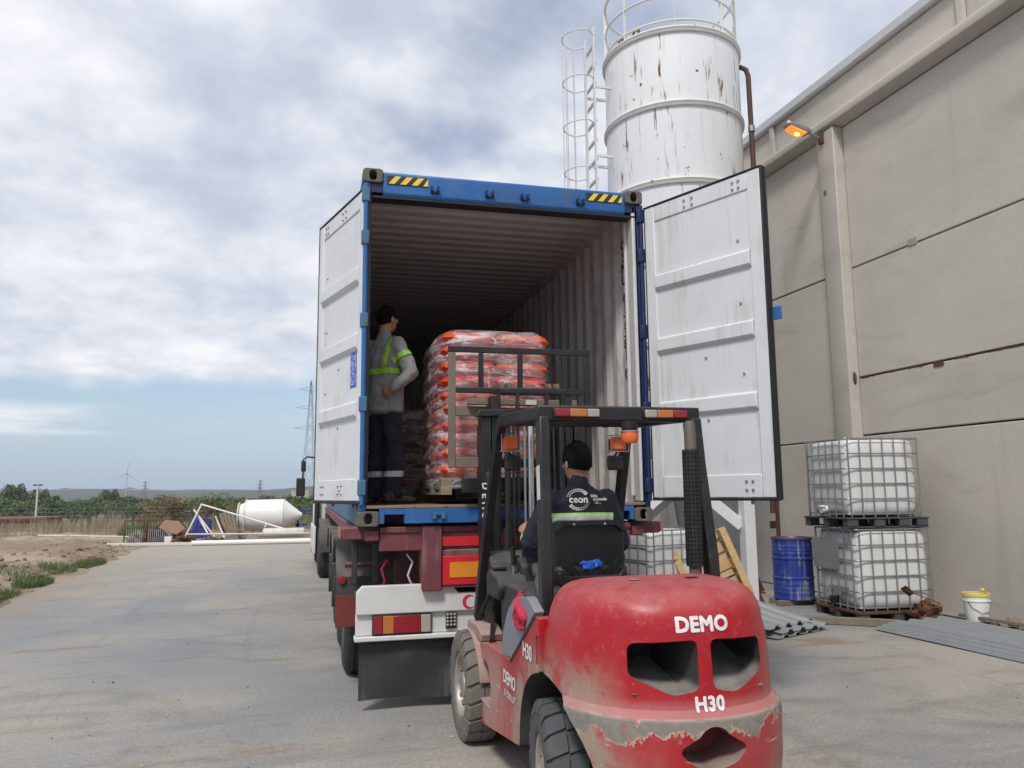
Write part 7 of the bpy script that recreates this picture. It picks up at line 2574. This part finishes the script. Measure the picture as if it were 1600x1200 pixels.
def build_scrap():
    # pipes on the ground at the end of the yard
    o = MB().tube((-4.15, 22.6, .085), (1.6, 22.25, .085), .085, 18).build('white_pipe', M['pvc'], None, smooth=50); tag(o, 'long thick white plastic pipe lying across the far end of the yard', 'pipe')
    o = MB().tube((-3.05, 22.95, .075), (2.0, 22.7, .085), .075, 18).build('white_pipe', M['pvc'], None, smooth=50); tag(o, 'second white plastic pipe lying just behind the long thick one', 'pipe')
    o = MB().bar((-6.95, 23.5, .06), (-4.12, 22.95, .05), .07, .10).build('pale_beam', M['pvc_old'], None, bevel=.01); tag(o, 'thin pale beam lying left of the white pipes', 'beam')
    o = MB().tube((-4.6, 24.4, .30), (-.3, 24.2, .26), .03, 8).build('steel_pole', M['pvc_old'], None, smooth=50); tag(o, 'pale pole lying across the scrap in front of the white tank', 'pole')
    o = MB().tube((-10.8, 29.5, .16), (-6.6, 27.5, .10), .03, 8).build('steel_pole', M['pvc_old'], None, smooth=50); tag(o, 'pale pole lying on the bare earth left of the wire panels', 'pole')
    # wire mesh panels with rusty frames
    def panel(label, x0, x1, z1, y, lean, bars, group, infill=True):
        t = thing('scrap_gate', label, 'gate', (x0, y, .01)); t.rotation_euler = (R(-lean), 0, 0)
        w = x1 - x0; f = MB()
        for a, b in (((0, 0, 0), (0, 0, z1)), ((w, 0, 0), (w, 0, z1)), ((0, 0, 0), (w, 0, 0)), ((0, 0, z1), (w, 0, z1))): f.bar(a, b, .04, .04, (0, 1, 0))
        f.build('panel_frame', M['rusty'], t)
        if infill:
            b0 = None
            for i in range(1, bars):
                x = w * i / bars
                if b0 is None: b0 = MB().bar((0, 0, .02), (0, 0, z1 * .62), .016, .016, (0, 1, 0)).build('panel_bar', M['galv'], t, loc=(x, 0, 0))
                else: part('panel_bar', b0, t, (x, 0, 0))
    panel('rusty framed wire panel leaning, leftmost of the scrap', -6.74, -6.08, .78, 25.0, 8, 9, None)
    panel('rusty framed panel with pale bars, middle of the scrap', -6.02, -5.10, .78, 25.1, 10, 14, None)
    panel('rusty framed panel with pale bars next to the blue tub', -5.08, -4.62, .80, 25.2, 10, 8, None)
    o = MB().prism([(-.36, .44), (-.16, .72), (.30, .66), (.55, .40), (.25, .18)], 0, .015, 'y').build('cardboard_sheet', pm('tan_board', (.33, .20, .13), .85), None, loc=(-5.25, 24.95, .1), rot=(R(-10), 0, 0)); tag(o, 'tan torn board caught in the rusty panels', 'board')
    # blue tub, lying open
    t = thing('blue_tub', 'deep blue plastic tub tipped up among white pipes', 'tub', (-4.70, 26, .12)); t.rotation_euler = (R(-12), R(8), 0)
    MB().prism(round_poly([(0, 0), (.74, 0), (.66, .78), (.06, .78)], .08, 3), 0, .5, 'y').build('tub_body', M['blue_tarp'], t, bevel=.03)
    MB().box(.24, .40, -.03, 0.0, .42, .56).build('tub_handle', M['blue_tarp'], t, bevel=.01)
    for x in (.14, .56): MB().box(x, x + .05, -.03, 0.0, .05, .7).build('tub_rib', M['blue_tarp'], t, bevel=.01)
    # white pipe A-frame
    t = thing('pipe_frame', 'tangled frame of white plastic pipes propped over the blue tub', 'pipe frame', (0, 0, 0))
    def pp(a, b, r=.032): MB().tube(a, b, r, 10).build('pipe', M['pvc'], t, smooth=50)
    pp((-4.72, 25.0, .12), (-4.18, 25.0, 1.36)); pp((-4.18, 25.0, 1.34), (-.75, 24.6, .26)); pp((-4.46, 25.1, 1.16), (-3.66, 25.0, .12)); pp((-4.35, 25.2, .98), (-3.92, 24.9, .30)); pp((-3.72, 25.3, .9), (-3.36, 25.1, .1)); pp((-2.0, 24.9, .30), (-1.9, 24.9, .58))
    # rusty trestle behind
    t = thing('rusty_trestle', 'rusty steel trestle behind the white pipe frame', 'trestle', (0, 0, 0))
    for a, b in (((-4.48, 25.9, 1.25), (-3.9, 25.9, 1.38)), ((-3.95, 25.9, 1.38), (-3.40, 25.9, .2)), ((-3.97, 25.8, 1.36), (-4.15, 25.8, .75)), ((-3.6, 25.8, .45), (-3.2, 25.8, .6))): MB().bar(a, b, .06, .05, (0, 1, 0)).build('trestle_bar', M['rusty'], t)
    gp = 'weathered boards leaning beside the blue tub'
    for i, (x, dx, lab) in enumerate(((-3.60, .38, 'leftmost weathered board leaning by the blue tub'), (-3.46, .34, 'second weathered board leaning by the blue tub'), (-3.32, .30, 'third weathered board leaning by the blue tub'), (-3.18, .24, 'rightmost weathered board leaning by the blue tub'))):
        o = MB().bar((x + dx, 25.4, .03), (x, 25.8, .98 + .04 * (i % 2)), .09, .03, (0, 1, 0)).build('board', M['timber_dark'], None); tag(o, lab, 'board', gp)
    crumple('rust_heap', 'small heap of rusty chain and fittings before the panels', 'scrap metal', (-4.6, 24.2, .02), .35, .2, .14, M['rusty'], 30, 5, .8)
    for i, (x, y, sx, sz, lab) in enumerate(((-5.75, 25.5, .30, .30, 'dark rusty lump behind the left wire panel'), (-4.95, 25.6, .28, .34, 'dark rusty lump behind the right wire panel'), (-3.75, 24.6, .35, .10, 'low grey debris heap before the leaning boards'), (-6.4, 25.7, .35, .2, 'low dark debris heap at the left end of the scrap'))):
        crumple('scrap_heap', lab, 'scrap metal', (x, y, .01), sx, .2, sz, M['rusty'] if i in (0, 1) else M['timber_dark'], 60 + i, 5, .8)
    o = MB().box(-.12, .12, -.08, .08, 0, .2).build('paint_can', M['plastic_white'], None, bevel=.01, loc=(-5.22, 24.75, .02)); tag(o, 'small white can at the foot of the rusty panels', 'can')
    # white silo tank lying on its side
    t = thing('white_tank', 'white cone-ended tank lying on its side at the end of the yard', 'tank', (-1.9, 27, .86), R(-4))
    MB().lathe([(0, -1.12), (.42, -1.12), (.46, -1.06), (.50, -.95), (.595, -.88), (.61, -.80), (.635, .40), (.628, .56), (.62, .58), (.10, 1.22), (.09, 1.26), (0, 1.26)], 56, axis='x').build('tank_shell', M['pvc'], t, smooth=28)
    for x in (-.86, .57): MB().lathe([(.61, x - .02), (.645, x - .015), (.645, x + .015), (.62, x + .02)], 48, axis='x').build('tank_band', M['pvc'], t, smooth=45)
    MB().lathe([(.3, -1.16), (.5, -1.16), (.52, -1.13), (.5, -1.10)], 32, axis='x').build('tank_flange', M['pvc_old'], t, smooth=45)
    t = thing('blue_stand', 'blue steel stand behind the point of the white tank', 'stand', (0, 0, 0))
    for a, b in (((-.8, 27.6, .10), (-.8, 27.6, 1.05)), ((-.9, 27.6, 1.0), (.6, 27.6, 1.02)), ((-.9, 27.6, .45), (.6, 27.6, .45)), ((.4, 27.6, .1), (.4, 27.6, 1.0))): MB().bar(a, b, .09, .09, (0, 1, 0)).build('stand_bar', M['drum_blue'], t)
    o = MB().prism([(-.28, 0), (.28, 0), (.14, .24), (-.14, .24)], 0, .4, 'y').build('concrete_block', M['concrete_grey'], None, bevel=.02, loc=(-2.35, 24.6, .0)); tag(o, 'grey concrete block in front of the white tank', 'block')
    t = thing('grey_duct', 'pale grey duct lying in front of the white tank', 'duct', (-1.95, 24.7, .28), R(-3))
    MB().lathe([(0, 0), (.16, 0), (.17, .02), (.17, 1.4), (.16, 1.42), (0, 1.42)], 24, axis='x').build('duct_tube', M['pvc_old'], t, smooth=40)
    for x in (.35, .8, 1.2): MB().lathe([(.165, x - .02), (.185, x), (.165, x + .02)], 24, axis='x').build('duct_ring', M['pvc_old'], t, smooth=50)
    crumple('brown_sack', 'brown sack lying under the left end of the white tank', 'sack', (-2.75, 26.3, .01), .35, .25, .2, M['timber_dark'], 40, 3, .5)
    # fence of green posts with wire
    t = thing('wire_fence', 'green post and wire fence along the edge of the field', 'fence', (0, 0, 0))
    xs = [-19.2, -15.1, -11.0, -9.02, -6.25, -2.6, 1.2]
    p0 = None
    for x in xs:
        z = ground_h(x, 38)
        if p0 is None: p0 = MB().box(-.05, .05, -.05, .05, 0, 1.32).build('fence_post', M['green_post'], t, loc=(x, 38, z))
        else: part('fence_post', p0, t, (x, 38, z))
    w0 = None
    for i in range(6):
        z = .15 + .19 * i
        MB().path([(x, 38, z) for x in xs], .003, 4).build('fence_wire', M['galv'], t)


build_scrap()


def lattice(name, label, cat, base, h, w, arms, r, group=None):
    t = thing(name, label, cat, base, .25, group)
    mb = MB(); n = 11
    zs = [h * (1 - (1 - i / n) ** 1.25) for i in range(n + 1)]
    def wd(z): return w / 2 * (1 - z / h) ** 1.1 + w * .035
    for sx, sy in ((-1, -1), (1, -1), (1, 1), (-1, 1)):
        mb.path([(sx * wd(z), sy * wd(z), z) for z in zs], r, 5)
    for a, b in zip(zs, zs[1:]):
        for s in (-1, 1):
            mb.tube((-wd(a), s * wd(a), a), (wd(b), s * wd(b), b), r * .6, 4); mb.tube((wd(a), s * wd(a), a), (-wd(b), s * wd(b), b), r * .6, 4)
            mb.tube((s * wd(a), -wd(a), a), (s * wd(b), wd(b), b), r * .6, 4)
    mb.build('lattice_tower', M['dark_far'], t)
    for z, l in arms:
        a = MB()
        for s in (-1, 1): a.tube((0, 0, z + h * .02), (s * l, 0, z), r * .8, 4); a.tube((0, 0, z - h * .01), (s * l, 0, z), r * .8, 4)
        a.build('cross_arm', M['dark_far'], t)
    return t


def build_far():
    py = 'electricity pylons beyond the grove'
    lattice('electricity_pylon', 'nearest lattice pylon, rising beside the left container door', 'pylon', (-.55, 172, -4.6), 31, 3.4, ((20.5, 3.6), (25, 3.1), (29, 2.6)), .036, py)
    lattice('electricity_pylon', 'tiny far pylon over the middle of the grove', 'pylon', (-46.5, 800, -4.6), 21, 4, ((13, 4), (16.5, 3.4), (19.5, 3)), .17, py)
    lattice('electricity_pylon', 'tiny far pylon right of the wind turbine', 'pylon', (-167, 900, -4.6), 22, 4.4, ((14, 4.4), (17.5, 3.6), (20.5, 3)), .19, py)
    t = thing('power_lines', 'thin power lines sagging away from the nearest pylon', 'power line', (0, 0, 0))
    for z, l in ((15.9, 4.2), (20.4, 3.6), (24.4, 3.0)):
        a = Vector((-.55 - l * .85, 172, z)); b = Vector((-120, 240, z - 2))
        MB().path([a.lerp(b, i / 12) - Vector((0, 0, 2.2 * math.sin(PI * i / 12))) for i in range(13)], .007, 4).build('wire', M['dark_far'], t)
    t = thing('wind_turbine', 'distant white wind turbine above the hills', 'wind turbine', (-186, 905, -4.6))
    w = pm('turbine_white', (.36, .39, .44), .5, grime=0, bump=0)
    MB().tube((0, 0, 0), (0, 0, 29.8), .5, 10, .3).build('tower', w, t)
    MB().box(-.6, .6, -1.6, 1.4, 29.2, 30.6).build('nacelle', w, t)
    for a in (203, 323, 83):
        a = R(a); d = Vector((math.cos(a), 0, math.sin(a)))
        MB().prism([(0, -.3), (3, -.45), (14.5, -.1), (14.5, .06), (3, .25), (0, .3)], -1.9, -1.7, 'y').build('blade', w, t, loc=(0, 0, 29.9), rot=(0, -a, 0))
    MB().ball((0, -1.8, 29.9), .8, .8, .8, 10, 6).build('hub', w, t)
    t = thing('light_pole', 'pale lamp pole with a flat double head beyond the field', 'lamp post', (-27.3, 85, -4.6))
    MB().tube((0, 0, 0), (0, 0, 7.5), .13, 12, .09).build('pole', M['pole_white'], t, smooth=50)
    for s in (-1, 1): MB().box(*sorted((s * .12, s * .42)), -.12, .12, 7.42, 7.58).build('lamp_head', M['dark_far'], t, bevel=.02)
    MB().box(-.13, .13, -.04, .04, 7.46, 7.54).build('cross_arm', M['dark_far'], t)
    t = thing('low_building', 'low red walled building with a pale roof edge at the far left', 'building', (-25.5, 72, -4.7), R(-4))
    red = pm('red_brown_wall', (.20, .075, .06), .85, var=.2, grime=.3, bump=0)
    MB().box(-9, 2.2, 0, 6, 0, 4.45).build('wall', red, t)
    MB().prism([(-9.3, 4.45), (2.4, 4.45), (2.4, 4.60), (-9.3, 4.60)], -.3, 6.3, 'y').build('roof', red, t)
    MB().box(-7.4, -3.0, -.9, -.05, 3.6, 3.95).build('awning', M['pole_white'], t)
    t = thing('far_block', 'beige concrete block building far behind the lorry mirror', 'building', (-6.8, 505, -4.7))
    bw = pm('far_beige_wall', (.42, .38, .32), .9, var=.1, grime=.2, vs=.2, bump=0)
    MB().box(-4.5, 6, 0, 8, 0, 9.2).build('wall', bw, t)
    MB().box(-4.7, 6.2, -.2, 8.2, 9.2, 9.6).build('roof', M['concrete_grey'], t)
    r = random.Random(6)
    hw = [(-.29, 'small pale house among the far hills left of the turbine')]
    wm = M['pole_white']
    for x, y, w_, h_, lab in ((-440, 1490, 14, 5, 'pale building on the far hill above the lamp pole'), (-398, 1480, 18, 6, 'pale building row on the far hill left of the turbine'), (-300, 1490, 20, 6, 'pale building on the far hill right of the pylon')):
        t = thing('hill_house', lab, 'house', (x, y, 9.0))
        MB().box(-w_ / 2, w_ / 2, 0, 8, -4, h_).build('wall', wm, t)
        MB().prism([(-w_ / 2 - .5, h_), (w_ / 2 + .5, h_), (0, h_ + 2)], -.5, 8.5, 'y').build('roof', red, t)


build_far()
# ------------------------------------------------------------------ air
def build_haze():
    mb = MB().box(-1450, 1450, -58, 1650, -7.5, 36)
    k = bpy.data.materials.new('air'); k.use_nodes = True; nt = k.node_tree; nt.nodes.clear()
    o = nt.nodes.new("ShaderNodeOutputMaterial"); v = nt.nodes.new("ShaderNodeVolumePrincipled")
    v.inputs['Color'].default_value = (.93, .96, 1, 1); v.inputs['Density'].default_value = .00030; v.inputs['Anisotropy'].default_value = .2
    nt.links.new(v.outputs[0], o.inputs['Volume'])
    ob = mb.build('haze', k, None); ob["kind"] = 'stuff'


build_haze()
